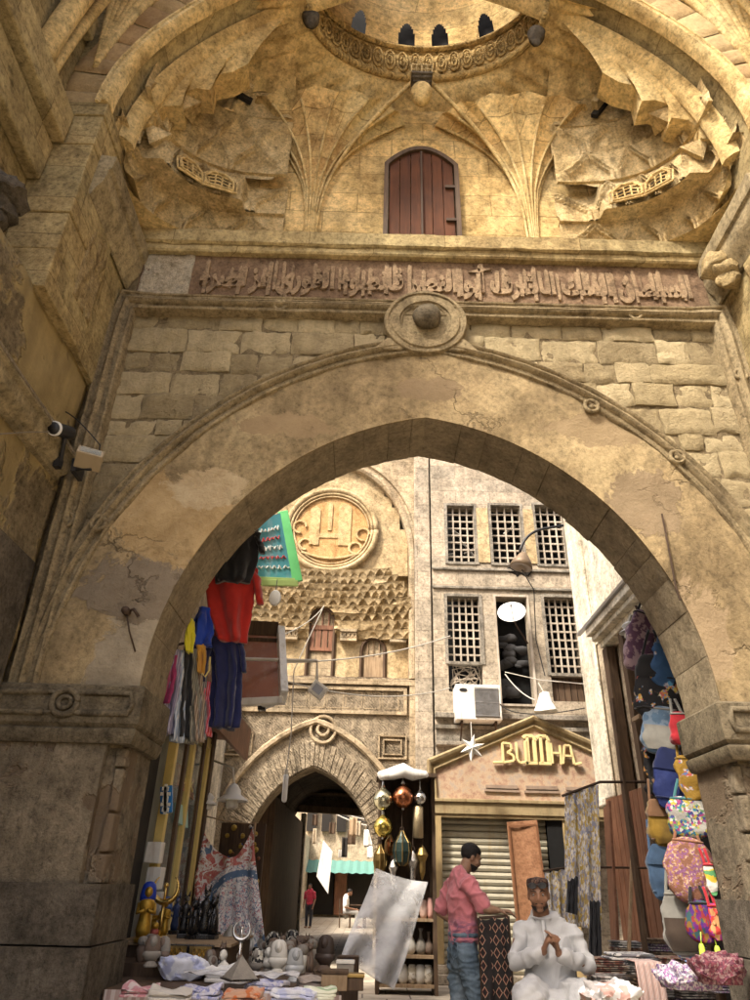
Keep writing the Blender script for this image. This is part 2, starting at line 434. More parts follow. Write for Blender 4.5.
M['cable_b'] = paint('black_cable', (.02,.02,.02), .6)
M['plastic_b'] = paint('black_plastic', (.025,.025,.027), .4)
M['brass'] = paint('brass', (.62,.43,.13), .28, 1, .4, 10, .1)
M['brass_dark'] = paint('old_brass', (.28,.19,.07), .38, 1, .5, 14, .15)
M['copper'] = paint('copper', (.48,.18,.085), .3, 1, .4, 10, .1)
M['silver'] = paint('silver_metal', (.55,.54,.52), .3, 1, .4, 12, .1)
M['gold'] = paint('gold_paint', (.45,.27,.04), .38, .6, .6, 26, .2)
M['blue_enamel'] = paint('blue_enamel', (.02,.05,.36), .35)
M['black_stone'] = paint('black_resin', (.012,.011,.011), .3, 0, .3, 30, .1, spec=.5)
M['alabaster'] = paint('alabaster', (.62,.60,.54), .4, 0, .3, 14, .08, spec=.5)
M['grey_stone'] = paint('grey_carved_stone', (.22,.2,.17), .65, 0, .5, 20, .3)
M['brown_stone'] = paint('brown_carved_stone', (.14,.1,.075), .6, 0, .5, 22, .3)
M['glass'] = NT('shop_glass').fin((.5,.56,.55), .06, 0, .5, Alpha=.35)
M['yellow_trim'] = paint('yellow_painted_trim', (.68,.54,.2), .5, 0, .25)
M['shutter'] = paint('rolling_shutter', (.38,.355,.27), .55, .1, .4, 4, .06, dirt=(.34,.29,.19))
M['sign_gold'] = paint('gold_cornice_paint', (.30,.235,.13), .75, 0, .6, 6, .2, dirt=(.2,.135,.07), spec=.15)
M['letters'] = paint('gilt_letters', (.66,.53,.26), .6, 0, .3)
# ---------------------------------------------------------------- people
def skinmat(name, col):
    T = NT(name); P = T.pos; n1 = T.noise(P, 30, 5, .6)
    c = T.mix(.4, col, T.ramp(n1, [(.3, .6), (.65, 1.15)]), 'MULTIPLY'); T.bump(T.noise(P, 90, 4), .12, .004)
    T.b.inputs['Subsurface Weight'].default_value = .08; T.b.inputs['Subsurface Radius'].default_value = (.02, .008, .005)
    return T.fin(c, .5, 0, .35)
V3 = Vector
cwh = cloth('white_cloth', (.72,.71,.69), .3)
def frame_head(fwd, tilt=0, roll=0):
    """head basis: forward f, right r, up u (forward tipped down by tilt)"""
    f = V3((fwd[0], fwd[1], 0)).normalized(); u = V3((0, 0, 1)); r = f.cross(u)
    M3 = Matrix.Rotation(-tilt, 3, r); f = M3@f; u = M3@u
    M4 = Matrix.Rotation(roll, 3, f); return f, M4@r, M4@u
def add_head(mb, c, B, s=1.0):
    f, r, u = B
    def P(x, y, z): return c+r*(x*s)+f*(y*s)+u*(z*s)
    def ball(x, y, z, rad_, sx=1, sy=1, sz=1, n=16):
        k = len(mb.v); mb.sphere((0, 0, 0), 1, n, 10)
        for i in range(k, len(mb.v)):
            q = mb.v[i]; mb.v[i] = P(x+q.x*rad_*sx, y+q.y*rad_*sy, z+q.z*rad_*sz)
    ball(0, -.012, .035, .080, .93, 1.18, 1.0, 20)      # cranium
    ball(0, .025, -.02, .066, .95, 1.05, 1.15, 18)      # face
    ball(0, .038, -.072, .046, 1.0, 1.0, .85)           # jaw
    ball(0, .068, -.094, .022, 1.2, .8, .8)             # chin
    mb.tube([P(0, .088, .012), P(0, .104, -.022), P(0, .098, -.034)], [.008*s, .013*s, .011*s], 8, round_caps=True)
    for q in (-1, 1):
        ball(q*.013, .092, -.032, .009); ball(q*.045, .062, -.025, .024, 1, .8, .9)
        ball(q*.074, -.008, -.012, .026, .35, .75, 1.2)
        mb.tube([P(q*.015, .089, .024), P(q*.045, .076, .026)], [.010*s, .009*s], 6, round_caps=True)
    mb.tube([P(-.022, .084, -.060), P(0, .093, -.058), P(.022, .084, -.060)], [.007*s, .008*s, .007*s], 6, round_caps=True)
    mb.tube([P(-.018, .083, -.070), P(0, .091, -.070), P(.018, .083, -.070)], [.006*s, .008*s, .006*s], 6, round_caps=True)
    return P
def head_parts(root, P, s, hairm, eyem, cap=None, beard=None, bald=False):
    for q in (-1, 1):
        mb = MB(); mb.sphere(P(q*.032, .0745, .004), .0105*s, 10, 7); e = mb.build('eye', eyem[0], root, smooth=True)
        mb = MB(); mb.sphere(P(q*.0315, .0812, .003), .0056*s, 8, 6); mb.build('iris', eyem[1], e, smooth=True)
        mb = MB(); mb.tube([P(q*.014, .096, .026), P(q*.033, .091, .033), P(q*.052, .072, .027)], [.003*s, .0045*s, .002*s], 6); mb.build('eyebrow', hairm, root, smooth=True)
def add_hand(mb, w, d, palm_n, s=1.0, curl=.6, side=1, spread=.25):
    """hand from wrist w along d; palm_n is the palm's facing; side: +1 thumb toward x=d x palm_n"""
    d = d.normalized(); n = (palm_n - d*palm_n.dot(d)).normalized(); x = d.cross(n)*side
    k = len(mb.v)
    mb.tube([w, w+d*.03*s, w+d*.085*s], [.026*s, .034*s, .038*s], 10, .5, up=n, round_caps=True)
    L = (.085, .095, .088, .070)
    for i in range(4):
        off = (1.5-i)*.0195*s; b = w+d*.088*s+x*off
        a1 = curl*.7; a2 = curl*1.5; a3 = curl*2.0
        l = L[i]*s; dd = (d + x*(1.5-i)*.08*spread).normalized()
        p1 = b+(dd*cos(a1)+n*sin(a1))*l*.45; p2 = p1+(dd*cos(a2)+n*sin(a2))*l*.32; p3 = p2+(dd*cos(a3)+n*sin(a3))*l*.23
        mb.tube([b-d*.03*s, b, p1, p2, p3], [.010*s, .0105*s, .0095*s, .0085*s, .0065*s], 8, round_caps=True)
    t0 = w+d*.025*s+x*.026*s; t1 = t0+(d*.55+x*.75+n*.3).normalized()*.042*s; t2 = t1+(d*.85+x*.25+n*.45).normalized()*.034*s
    mb.tube([w+d*.02*s, t0, t1, t2], [.018*s, .016*s, .012*s, .008*s], 8, round_caps=True)
def limb(mb, pts, rs, n=14, flat=1.0, up=None):
    # resample to smooth the joints
    mb.tube([V3(p) for p in pts], rs, n, flat, up, round_caps=True)
EYE_W = paint('eye_white', (.26,.23,.2), .25, spec=.5); EYE_D = paint('eye_dark', (.02,.012,.008), .2, spec=.5)
HAIR = paint('black_hair', (.012,.010,.009), .6, 0, .4, 60, .5)
def cap_shell(mb, P, s, pts_fn, n=24, m_=10):
    pass

# ---- standing man in the pink shirt (faces +x, turned a little away)
SM = V3((.90, 7.45, 0)); ROT = rad(-74)
R3 = Matrix.Rotation(ROT, 3, 'Z')
def W(x, y, z): return SM + R3@V3((x, y, z))          # local: +y forward, +x his right
sk1 = skinmat('tan_skin', (.27,.155,.095))
pm = thing('person', 'man in pink shirt and faded jeans standing, head bent, reaching for the kilim', 'person', SM)
fw = R3@V3((.05, 1, 0))
Bh = frame_head(fw, .42, 0); HCN = W(.0, .115, 1.665)
hand_t = V3((at(503, 911, 7.18).x, 7.18, at(503, 911, 7.18).z))
mb = MB(); P1 = add_head(mb, HCN, Bh, 1.0)
limb(mb, [W(0, .0, 1.44), W(0, .03, 1.53), W(0, .075, 1.62)], [.075, .060, .058])
limb(mb, [W(0, -.0, .92), W(0, .01, 1.05), W(0, 0, 1.25), W(0, -.01, 1.42)], [.12, .11, .12, .10], 16, .75, R3@V3((0, 1, 0)))
shR, elR = W(.19, .0, 1.435), W(.30, .10, 1.245); wrR = elR.lerp(hand_t, .72)
limb(mb, [W(.10, 0, 1.44), shR, shR.lerp(elR, .5), elR, elR.lerp(wrR, .35), wrR], [.06, .058, .046, .041, .042, .027])
add_hand(mb, wrR, (hand_t-wrR), V3((0, 0, -1)), 1.0, .45, -1)
shL, elL, wrL = W(-.19, .0, 1.435), W(-.27, -.12, 1.19), W(-.17, .12, 1.10)
limb(mb, [W(-.10, 0, 1.44), shL, shL.lerp(elL, .5), elL, elL.lerp(wrL, .35), wrL], [.06, .058, .046, .041, .042, .027])
add_hand(mb, wrL, W(-.12, .22, 1.10)-wrL, V3((0, 0, -1)), 1.0, .6, 1)
for q, yy in ((1, .05), (-1, -.04)):
    hp, kn, an = W(q*.095, .0, .90), W(q*.11, yy+.03, .50), W(q*.12, yy, .09)
    limb(mb, [hp, hp.lerp(kn, .5), kn, kn.lerp(an, .35), an], [.085, .075, .055, .055, .04])
    limb(mb, [W(q*.12, yy-.05, .05), W(q*.12, yy+.06, .045), W(q*.125, yy+.17, .03)], [.042, .042, .032])
body = mb.blob('body', sk1, pm, .0085, 3)
head_parts(pm, P1, 1.0, HAIR, (EYE_W, EYE_D))
mb = MB()
k = len(mb.v)
def shell(mb, P, fn_keep, grow=.006, n=40, m_=26, jit=.004, seed=0, cx=(0, -.012, .035), rr=(.0745, .0945, .080)):
    """hair or cap as a grown shell over the cranium, kept where fn_keep(x,y,z)"""
    vs = {}; V = []; F = []
    for j in range(m_+1):
        for i in range(n):
            a, b = 2*PI*i/n, -PI/2+PI*j/m_
            x, y, z = cx[0]+(rr[0]+grow)*cos(a)*cos(b), cx[1]+(rr[1]+grow)*sin(a)*cos(b), cx[2]+(rr[2]+grow)*sin(b)
            d = jit*nz(x*60, y*60, z*60+seed); V.append((x*(1+d*6), y*(1+d*6), z*(1+d*6)))
    for j in range(m_):
        for i in range(n):
            f_ = (j*n+i, j*n+(i+1) % n, (j+1)*n+(i+1) % n, (j+1)*n+i)
            c = [sum(V[q][e] for q in f_)/4 for e in range(3)]
            if fn_keep(*c): F.append(f_)
    mb.add([P(*v) for v in V], F)
mb = MB(); shell(mb, P1, lambda x, y, z: z > .045+.55*max(0, y-.045) or (y < -.015 and z > -.055) or (y < .02 and z > .0), .005)
shell(mb, P1, lambda x, y, z: z > .06+.5*max(0, y-.045) or (y < -.03 and z > -.03), .010, jit=.006, seed=4)
mb.build('hair', HAIR, pm, smooth=True)
mb = MB(); shell(mb, P1, lambda x, y, z: (y > .0 and z < -.062 and not (abs(x) < .026 and z > -.078)), .002, cx=(0, .028, -.045), rr=(.064, .066, .068), jit=.006)
mb.tube([P1(-.026, .084, -.053), P1(0, .095, -.050), P1(.026, .084, -.053)], .0035, 6); mb.build('beard', HAIR, pm, smooth=True)
# shirt
T = NT('pink_dyed_shirt'); Pn = T.pos; zz = T.sep(Pn)[2]
n1 = T.noise(Pn, 5, 5, .6); n2 = T.noise(T.map(Pn, (1, 1, 3)), 9, 4, .6)
c = T.mix(.55, (.56,.19,.21), T.ramp(n1, [(.3, .72), (.65, 1.2)]), 'MULTIPLY')
lo = T.ramp(T.math('ADD', T.math('MULTIPLY', zz, .5), T.math('MULTIPLY', n2, .12)), [(.625, 1), (.67, 0)])
c = T.mix(T.math('MULTIPLY', lo, T.ramp(n2, [(.42, 0), (.56, .8)])), c, (.16,.08,.15))
T.bump(T.math('ADD', T.noise(Pn, 9, 4), T.math('MULTIPLY', T.noise(Pn, 260, 2), .2)), .3, .012); T.b.inputs['Sheen Weight'].default_value = .2
M['pinkshirt'] = T.fin(c, .85, 0, .2)
def wr(amp, sc=(9, 9, 5), seed=0):
    return lambda p: amp*.7*noise.fractal(Vector((p.x*sc[0]+seed, p.y*sc[1], p.z*sc[2])), 1, 2, 4) + amp*1.1*(max(0, 1-3.2*abs(noise.noise(Vector((p.x*sc[0]*.9+seed+7, p.y*sc[1]*.9, p.z*sc[2]*1.5)))))**1.5 - .25)
mb = MB(); upf = R3@V3((0, 1, 0))
limb(mb, [W(0, .01, 1.03), W(0, .015, 1.10), W(0, .005, 1.25), W(0, -.012, 1.38), W(0, -.012, 1.44)], [.165, .163, .168, .176, .155], 22, [.78, .76, .70, .62, .55], upf)
limb(mb, [W(0, .0, 1.43), W(0, .018, 1.505)], [.105, .073], 16)
for sh, el, q in ((shR, elR, 1), (shL, elL, -1)):
    limb(mb, [W(q*.11, -.005, 1.43), sh, sh.lerp(el, .45), sh.lerp(el, .80)], [.082, .078, .071, .072], 14)
mb.blob('shirt', M['pinkshirt'], pm, .010, 4, wr(.016, (10, 10, 6), 3))
# jeans
T = NT('faded_jeans'); Pn = T.pos; n1 = T.noise(T.map(Pn, (1, 1, .5)), 5, 5, .6); n2 = T.noise(Pn, 200, 2)
c = T.ramp(n1, [(.32, (.055,.085,.12)), (.55, (.14,.19,.235)), (.7, (.26,.31,.35))]); T.bump(T.math('ADD', T.noise(T.map(Pn, (1, 1, 2)), 10, 4), T.math('MULTIPLY', n2, .3)), .35, .012)
M['jeans'] = T.fin(c, .8, 0, .2)
mb = MB()
limb(mb, [W(0, .0, .87), W(0, .0, .96), W(0, .01, 1.06)], [.155, .160, .146], 18, [.76, .76, .76], upf)
for q, yy in ((1, .05), (-1, -.04)):
    hp, kn, an = W(q*.09, -.005, .90), W(q*.11, yy+.03, .50), W(q*.12, yy, .08)
    limb(mb, [hp, hp.lerp(kn, .5), kn, kn.lerp(an, .4), an], [.108, .094, .078, .074, .068])
jn = mb.blob('jeans', M['jeans'], pm, .0105, 4, wr(.012, (9, 9, 14), 6))
mb = MB(); mb.tube([W(.155*cos(2*PI*i/28), .01+.120*sin(2*PI*i/28), 1.035) for i in range(29)], .014, 6, 1.4)
mb.tube([W(.06, -.128, .985), W(.14, -.105, .98), W(.135, -.115, .88), W(.10, -.13, .85), W(.06, -.135, .875), W(.06, -.128, .985)], .004, 5); mb.build('waistband', M['jeans'], jn, smooth=True)
for q, yy in ((1, .05), (-1, -.04)):
    mb = MB(); limb(mb, [W(q*.12, yy-.06, .05), W(q*.12, yy+.06, .05), W(q*.125, yy+.19, .035)], [.05, .05, .036]); mb.build('shoe', M['plastic_b'], pm, smooth=True)

# ---- seated man in the pale robe, facing the street
ST0 = V3((1.42, 6.32, 0)); ROT2 = rad(172); R4 = Matrix.Rotation(ROT2, 3, 'Z')
def Q(x, y, z): return ST0 + R4@V3((x, y, z))
sk2 = skinmat('brown_skin', (.21,.11,.066))
sm = thing('person', 'seated man in a pale grey robe and dark embroidered cap holding his hands together', 'person', ST0)
fw2 = R4@V3((.10, 1, 0)); Bs = frame_head(fw2, .10, .03); HC2 = Q(.045, .075, 1.375)
mb = MB(); P2 = add_head(mb, HC2, Bs, 1.06)
limb(mb, [Q(.02, .0, 1.12), Q(.03, .02, 1.22), Q(.04, .04, 1.31)], [.08, .066, .064])
limb(mb, [Q(0, 0, .66), Q(0, .03, .85), Q(0, .0, 1.08)], [.14, .15, .13], 16, .8, R4@V3((0, 1, 0)))
sR, eR, wR_ = Q(.192, .0, 1.13), Q(.265, .12, .915), Q(.060, .30, 1.015)
sL, eL, wL_ = Q(-.192, .0, 1.13), Q(-.285, .10, .915), Q(-.050, .31, 1.005)
for s_, e_, w_ in ((sR, eR, wR_), (sL, eL, wL_)): limb(mb, [s_.lerp(Q(0, 0, 1.12), .5), s_, s_.lerp(e_, .5), e_, e_.lerp(w_, .4), w_], [.06, .06, .05, .045, .046, .03])
add_hand(mb, wR_, Q(.020, .355, 1.10)-wR_, R4@V3((-1, .35, .2)), 1.05, .85, 1)
add_hand(mb, wL_, Q(-.022, .350, 1.10)-wL_, R4@V3((1, .35, .1)), 1.05, .45, -1)
for q in (1, -1):
    limb(mb, [Q(q*.11, .05, .66), Q(q*.19, .48, .70)], [.09, .07]); limb(mb, [Q(q*.19, .48, .69), Q(q*.16, .46, .1)], [.06, .04])
    limb(mb, [Q(q*.16, .42, .05), Q(q*.17, .62, .04)], [.042, .034])
mb.blob('body', sk2, sm, .0085, 3)
head_parts(sm, P2, 1.06, HAIR, (EYE_W, EYE_D))
mb = MB(); shell(mb, P2, lambda x, y, z: (y > -.01 and z < -.066 and not (abs(x) < .026 and z > -.080)), .001, cx=(0, .028, -.045), rr=(.064, .066, .066), jit=.006)
mb.tube([P2(-.026, .085, -.052), P2(0, .096, -.049), P2(.026, .085, -.052)], .004, 6); shell(mb, P2, lambda x, y, z: y < -.01 and z > -.05 and z < .06, .004); mb.build('beard', HAIR, sm, smooth=True)
# cap: short flat topped cylinder with embroidery
mb = MB(); vs = []
for z, k in ((.048, 1.0), (.055, 1.02), (.078, 1.0), (.095, .95), (.103, .82), (.106, .4), (.106, .01)):
    for i in range(32): a = 2*PI*i/32; vs.append(P2(.080*k*cos(a), -.010+.100*k*sin(a)+.0, z+.10*max(0, sin(a))*.10))
mb.add(vs, [(j*32+i, j*32+(i+1) % 32, (j+1)*32+(i+1) % 32, (j+1)*32+i) for j in range(6) for i in range(32)])
cp = mb.build('cap', multi('embroidered_cap', [(.03,.015,.013),(.06,.03,.022),(.02,.012,.012),(.1,.06,.04)], 90), sm, smooth=True)
mb = MB()
for q in (-1, 1): mb.add([P2(q*.036+.028*cos(a), .103-.004*abs(cos(a)), .066+.017*sin(a)) for a in [2*PI*i/14 for i in range(14)]], [tuple(range(14))]); mb.tube([P2(q*.036+.028*cos(a), .100, .066+.017*sin(a)) for a in [2*PI*i/14 for i in range(15)]], .004, 5); 
mb.tube([P2(-.01, .1, .072), P2(.01, .1, .072)], .003, 5); mb.build('sunglasses', M['plastic_b'], cp)
# robe
T = NT('pale_robe'); Pn = T.pos; n1 = T.noise(Pn, 4, 5, .6)
c = T.mix(.5, (.43,.435,.44), T.ramp(n1, [(.3, .75), (.65, 1.1)]), 'MULTIPLY')
st_ = T.wave(Pn, 26, .2, 'X', 1); c = T.mix(.10, c, T.ramp(st_, [(.4, .6), (.6, 1)]), 'MULTIPLY')
T.bump(T.math('ADD', T.noise(Pn, 8, 4), T.math('MULTIPLY', T.noise(Pn, 240, 2), .2)), .35, .015); T.b.inputs['Sheen Weight'].default_value = .2
M['robe'] = T.fin(c, .85, 0, .2)
uq = R4@V3((0, 1, 0))
mb = MB()
limb(mb, [Q(0, -.02, .60), Q(0, .03, .78), Q(0, .03, .92), Q(0, .01, 1.06), Q(0, -.005, 1.14)], [.19, .19, .182, .185, .155], 22, [.88, .86, .76, .62, .52], uq)
limb(mb, [Q(.01, .0, 1.13), Q(.025, .012, 1.195)], [.11, .072], 16)
for s_, e_, w_, q in ((sR, eR, wR_, 1), (sL, eL, wL_, -1)):
    limb(mb, [Q(q*.11, 0, 1.12), s_, s_.lerp(e_, .5), e_, e_.lerp(w_, .45), e_.lerp(w_, .82)], [.080, .070, .062, .058, .056, .060], 14)
for q in (1, -1):
    limb(mb, [Q(q*.10, .0, .68), Q(q*.16, .25, .73), Q(q*.20, .49, .72)], [.15, .135, .115], 14)
    limb(mb, [Q(q*.20, .49, .71), Q(q*.20, .54, .38), Q(q*.18, .50, .08)], [.113, .10, .12], 14)
limb(mb, [Q(0, .28, .66), Q(0, .46, .58), Q(0, .50, .30), Q(0, .50, .10)], [.13, .12, .12, .13], 16, 1.3, V3((1, 0, 0)))
def robefold(p):
    l = R4.inverted()@(p-ST0)
    a = .007*noise.fractal(Vector((p.x*7, p.y*7, p.z*5)), 1, 2, 4) + .016*(max(0, 1-3.0*abs(noise.noise(Vector((p.x*6+l.z*3, p.y*6, p.z*6)))))**1.5 - .25)
    if l.z < .75: a += .012*sin(l.x*34+3*nz(l.x*4, l.z*3, 1))*smooth((.8-l.z)/.2)
    else: a += .005*sin((l.x*.7+l.z)*48+4*nz(l.x*5, l.z*5, 2))
    return a
rb3 = mb.blob('robe', M['robe'], sm, .0105, 4, robefold)
mb = MB(); mb.tube([Q(.075*cos(a)+.027, .022+.075*sin(a), 1.222-.012*sin(a)) for a in [2*PI*i/26 for i in range(27)]], .006, 6, 1.5)
mb.tube([Q(.03, .105, 1.20), Q(.03, .150, 1.10), Q(.03, .175, .98)], .007, 6, 2.2); mb.build('collar', M['robe'], rb3, smooth=True)
for q in (1, -1):
    mb = MB(); limb(mb, [Q(q*.16, .40, .05), Q(q*.165, .52, .05), Q(q*.17, .66, .035)], [.048, .05, .038]); mb.build('shoe', M['wood_dark'], sm, smooth=True)
stl = thing('stool', 'low wooden stool under the seated man', 'stool', ST0)
MB().box(ST0.x-.22, ST0.x+.22, ST0.y-.16, ST0.y+.2, .44, .49).build('seat', M['wood_dark'], stl, bevel=.006)
for sx in (-.19, .19):
    for sy in (-.13, .17): MB().bar((ST0.x+sx, ST0.y+sy, 0), (ST0.x+sx, ST0.y+sy, .44), .04, .04).build('leg', M['wood_dark'], stl)

# ---- far people beyond the passage
def far_person(base, rz, label, top_m, leg_m, seated=False):
    R5 = Matrix.Rotation(rz, 3, 'Z'); b = V3(base)
    def L(x, y, z): return b+R5@V3((x, y, z))
    o = thing('person', label, 'person', b); dz = -.42 if seated else 0
    B5 = frame_head(R5@V3((0, 1, 0)), .2 if seated else .05)
    mb = MB(); hc = L(0, .04+(.10 if seated else 0), 1.60+dz); add_head(mb, hc, B5)
    limb(mb, [L(0, 0, 1.40+dz), L(0, .02+(.06 if seated else 0), 1.54+dz)], [.07, .06]); limb(mb, [L(0, 0, .9+dz), L(0, 0, 1.38+dz)], [.12, .12], 12, .75, R5@V3((0, 1, 0)))
    for q in (1, -1):
        w_ = L(q*.24, .1, .85+dz) if not seated else L(q*.15, .38, 1.02+dz)
        e_ = L(q*.26, -.02, 1.1+dz); limb(mb, [L(q*.19, 0, 1.38+dz), e_, w_], [.055, .042, .03]); add_hand(mb, w_, w_-e_, R5@V3((-q, 0, 0)), 1, .5, q)
        if seated: limb(mb, [L(q*.1, .02, .52), L(q*.13, .44, .50)], [.08, .06]); limb(mb, [L(q*.13, .44, .48), L(q*.13, .42, .08)], [.055, .04]); ax_ = L(q*.13, .42, .04)
        else: limb(mb, [L(q*.09, 0, .88), L(q*.1, .02*q, .48), L(q*.11, -.03*q, .08)], [.085, .06, .04]); ax_ = L(q*.11, -.03*q, .04)
        limb(mb, [ax_, ax_+R5@V3((0, .16, -.005))], [.042, .034])
    mb.blob('body', sk2, o, .016, 2)
    mb = MB(); limb(mb, [L(0, 0, .93+dz), L(0, 0, 1.2+dz), L(0, 0, 1.40+dz)], [.165, .17, .155], 14, .7, R5@V3((0, 1, 0)))
    for q in (1, -1): limb(mb, [L(q*.12, 0, 1.38+dz), L(q*.20, 0, 1.36+dz), L(q*.245, -.01, 1.16+dz)], [.075, .075, .065])
    mb.blob('shirt', top_m, o, .016, 2, wr(.012))
    mb = MB(); limb(mb, [L(0, 0, .85+dz), L(0, 0, .97+dz)], [.15, .155], 14, .75, R5@V3((0, 1, 0)))
    for q in (1, -1):
        if seated: limb(mb, [L(q*.1, .02, .53), L(q*.13, .44, .51)], [.105, .08]); limb(mb, [L(q*.13, .44, .49), L(q*.13, .42, .1)], [.078, .065])
        else: limb(mb, [L(q*.09, 0, .88), L(q*.1, .02*q, .48), L(q*.11, -.03*q, .09)], [.10, .075, .06])
    mb.blob('trousers', leg_m, o, .016, 2)
    mb = MB(); f_, r_, u_ = B5
    for z, k in ((.0, .8), (.05, 1.0), (.09, .85), (.118, .45), (.124, .02)):
        pass
    shell(mb, lambda x, y, z: hc+r_*x+f_*y+u_*z, lambda x, y, z: z > .04+.5*max(0, y-.03) or (y < -.02 and z > -.05), .008); mb.build('hair', HAIR, o, smooth=True)
    return o
p = onz(308, 928, 0.0); fp_ = far_person((p.x, p.y, 0), rad(160), 'person in a dark red shirt standing in the street beyond the passage', cloth('dark_red_shirt', (.30,.02,.04), .3), cloth('black_trousers', (.02,.02,.025), .3)); fp_.scale = (.84, .84, .84)
far_person((-.72, 31.0, 0), rad(-90), 'person in a white shirt sitting at the small table beyond the passage', cwh, cloth('grey_trousers', (.3,.29,.27), .3), True)
# ---------------------------------------------------------------- the gateway (front plane Y = 5)
XC, SP, EC, Y0, Y1 = .43, 2.60, .39, 5.0, 5.65
def arch_half(Rr, n):            # right half, spring -> apex, offsets (x, z) from (XC, SP)
    tm = math.acos(EC/Rr)
    return [(Rr*cos(tm*i/n)-EC, Rr*sin(tm*i/n)) for i in range(n+1)]
def arch_pts(Rr, n=32, legs=0.0):
    h = arch_half(Rr, n)
    L = [(-x, z) for x, z in h]; Rt = h[:-1][::-1]
    pts = L + Rt
    if legs: pts = [(L[0][0], -legs)] + pts + [(h[0][0], -legs)]
    return [(XC+x, SP+z) for x, z in pts]
def arch_x(Rr, dz):              # half width of the arc at height dz over the spring
    if dz <= 0: return Rr-EC
    return math.sqrt(Rr*Rr-dz*dz)-EC if dz < math.sqrt(Rr*Rr-EC*EC) else 0.0

gate = thing('stone_gateway', 'tall weathered stone gateway with a pointed arch, vaulted hood and carved inscription band', 'gateway', (XC, 5.3, 0))

# core wall with the arch opening
mb = MB(); TOP = 7.35; YC0, YC1 = 5.072, 5.64
inn = arch_pts(2.53, 40)
xl, xr = XC-3.2, XC+3.2
outer = []
for (x, z) in inn:
    outer.append((x, TOP))
for ya in (YC0, YC1):
    n = len(inn)
    mb.add([(x, ya, z) for x, z in inn] + [(x, ya, z) for x, z in outer], [(i, i+1, n+i+1, n+i) for i in range(n-1)])
    for a, b in ((xl, inn[0][0]), (inn[-1][0], xr)):
        mb.add([(a, ya, 2.2), (b, ya, 2.2), (b, ya, SP), (a, ya, SP), (b, ya, TOP), (a, ya, TOP)], [(0,1,2,3), (3,2,4,5)])
mb.box(xl, xr, YC0+.01, YC1-.01, TOP, TOP+.01)
mb.build('wall_core', M['mortar'], gate)

# rubble blocks of the spandrels
def block(mb, x0, x1, z0, z1, y, depth, seed, amp=.014, rr=.035):
    nx = max(5, int((x1-x0)/.032)); nz_ = max(5, int((z1-z0)/.032))
    pts = []; o = Vector((seed*3.7, seed*1.3, seed*2.1))
    tilt = (random.Random(seed).random()-.5)*.02; dep0 = (random.Random(seed+99).random()-.5)*.022
    for j in range(nz_+1):
        for i in range(nx+1):
            u, v = i/nx, j/nz_; x = lerp(x0, x1, u); z = lerp(z0, z1, v)
            e = min(x-x0, x1-x, z-z0, z1-z); e = max(0, 1-e/rr)
            p = Vector((x*5, z*5, 0))+o
            d = noise.fractal(p, 1, 2, 6)*amp*1.3 + noise.noise(p*4)*amp*.6 - max(0, noise.noise(p*1.7+Vector((9, 2, 1)))-.25)*.06
            edge = noise.noise_vector(Vector((x*7, z*7, 0))+o)*.020
            pts.append((x+edge.x*(1 if e > 0 else .2), y+dep0+tilt*(u-.5)+rr*1.1*e*e-d, z+edge.y*(1 if e > 0 else .2)))
    w = nx+1
    fs = [(j*w+i, j*w+i+1, (j+1)*w+i+1, (j+1)*w+i) for j in range(nz_) for i in range(nx)]
    bd = [i for i in range(w)] + [j*w+nx for j in range(1, nz_+1)] + [nz_*w+i for i in range(nx-1, -1, -1)] + [j*w for j in range(nz_-1, 0, -1)]
    n0 = len(pts); pts += [(pts[i][0], y+depth, pts[i][2]) for i in bd]
    k = len(bd); fs += [(bd[i], n0+i, n0+(i+1) % k, bd[(i+1) % k]) for i in range(k)]
    mb.add(pts, fs)
mb = MB(); rz = SP; sd = 1; rb = random.Random(3)
z = SP+.9
while z < 6.2:
    hgt = rb.uniform(.17, .30); z1 = min(z+hgt, 6.24)
    if 6.24-z1 < .12: z1 = 6.24
    xi = arch_x(2.85, (z+z1)/2-SP)
    for side in (-1, 1):
        a, b = xi, 2.84
        if xi < .02 and side == 1: continue
        if xi < .02: a = -2.84
        x = a
        while x < b-.02:
            wd = rb.uniform(.20, .62); x1 = min(x+wd, b)
            if b-x1 < .16: x1 = b
            g = .003
            p, q = (XC+side*x+g, XC+side*x1-g) if side > 0 or a < 0 else (XC-x1+g, XC-x-g)
            if a < 0: p, q = XC+x+g, XC+x1-g
            zj = rb.uniform(-.014, .014)
            block(mb, p, q, z+g+zj, z1-g+zj, 5.05, .05, sd, .010, rb.uniform(.010, .018)); sd += 1
            x = x1
    z = z1
mb.build('spandrel_masonry', M['blocks'], gate, auto=50)

# plastered arch face
def ring_grid(R0, R1, y, nR, nA, amp, seed):
    tm = [math.acos(EC/r) for r in (R0, R1)]
    mb = MB()
    for sgn in (-1, 1):
        def fn(u, v):
            r = lerp(R0, R1, u); t = lerp(0, math.acos(EC/r), v)
            x = XC+sgn*(r*cos(t)-EC); z = SP+r*sin(t)
            e = 1 if 0.02 < u < .98 else 0
            d = noise.fractal(Vector((x*2.2, z*2.2, seed)), 1, 2, 5)*amp
            return Vector((x, y-d*e-(0.006 if e else 0), z))
        mb.grid(fn, nR, nA)
    return mb
mb = ring_grid(2.47, 3.24, 5.0, 16, 110, .022, 2)
for sgn in (-1, 1):
    # arris and back of the face
    tm = math.acos(EC/2.47)
    mb.grid(lambda u, v: Vector((XC+sgn*(2.47*cos(tm*v)-EC), lerp(5.0, 5.012, u), SP+2.47*sin(tm*v))), 1, 110)
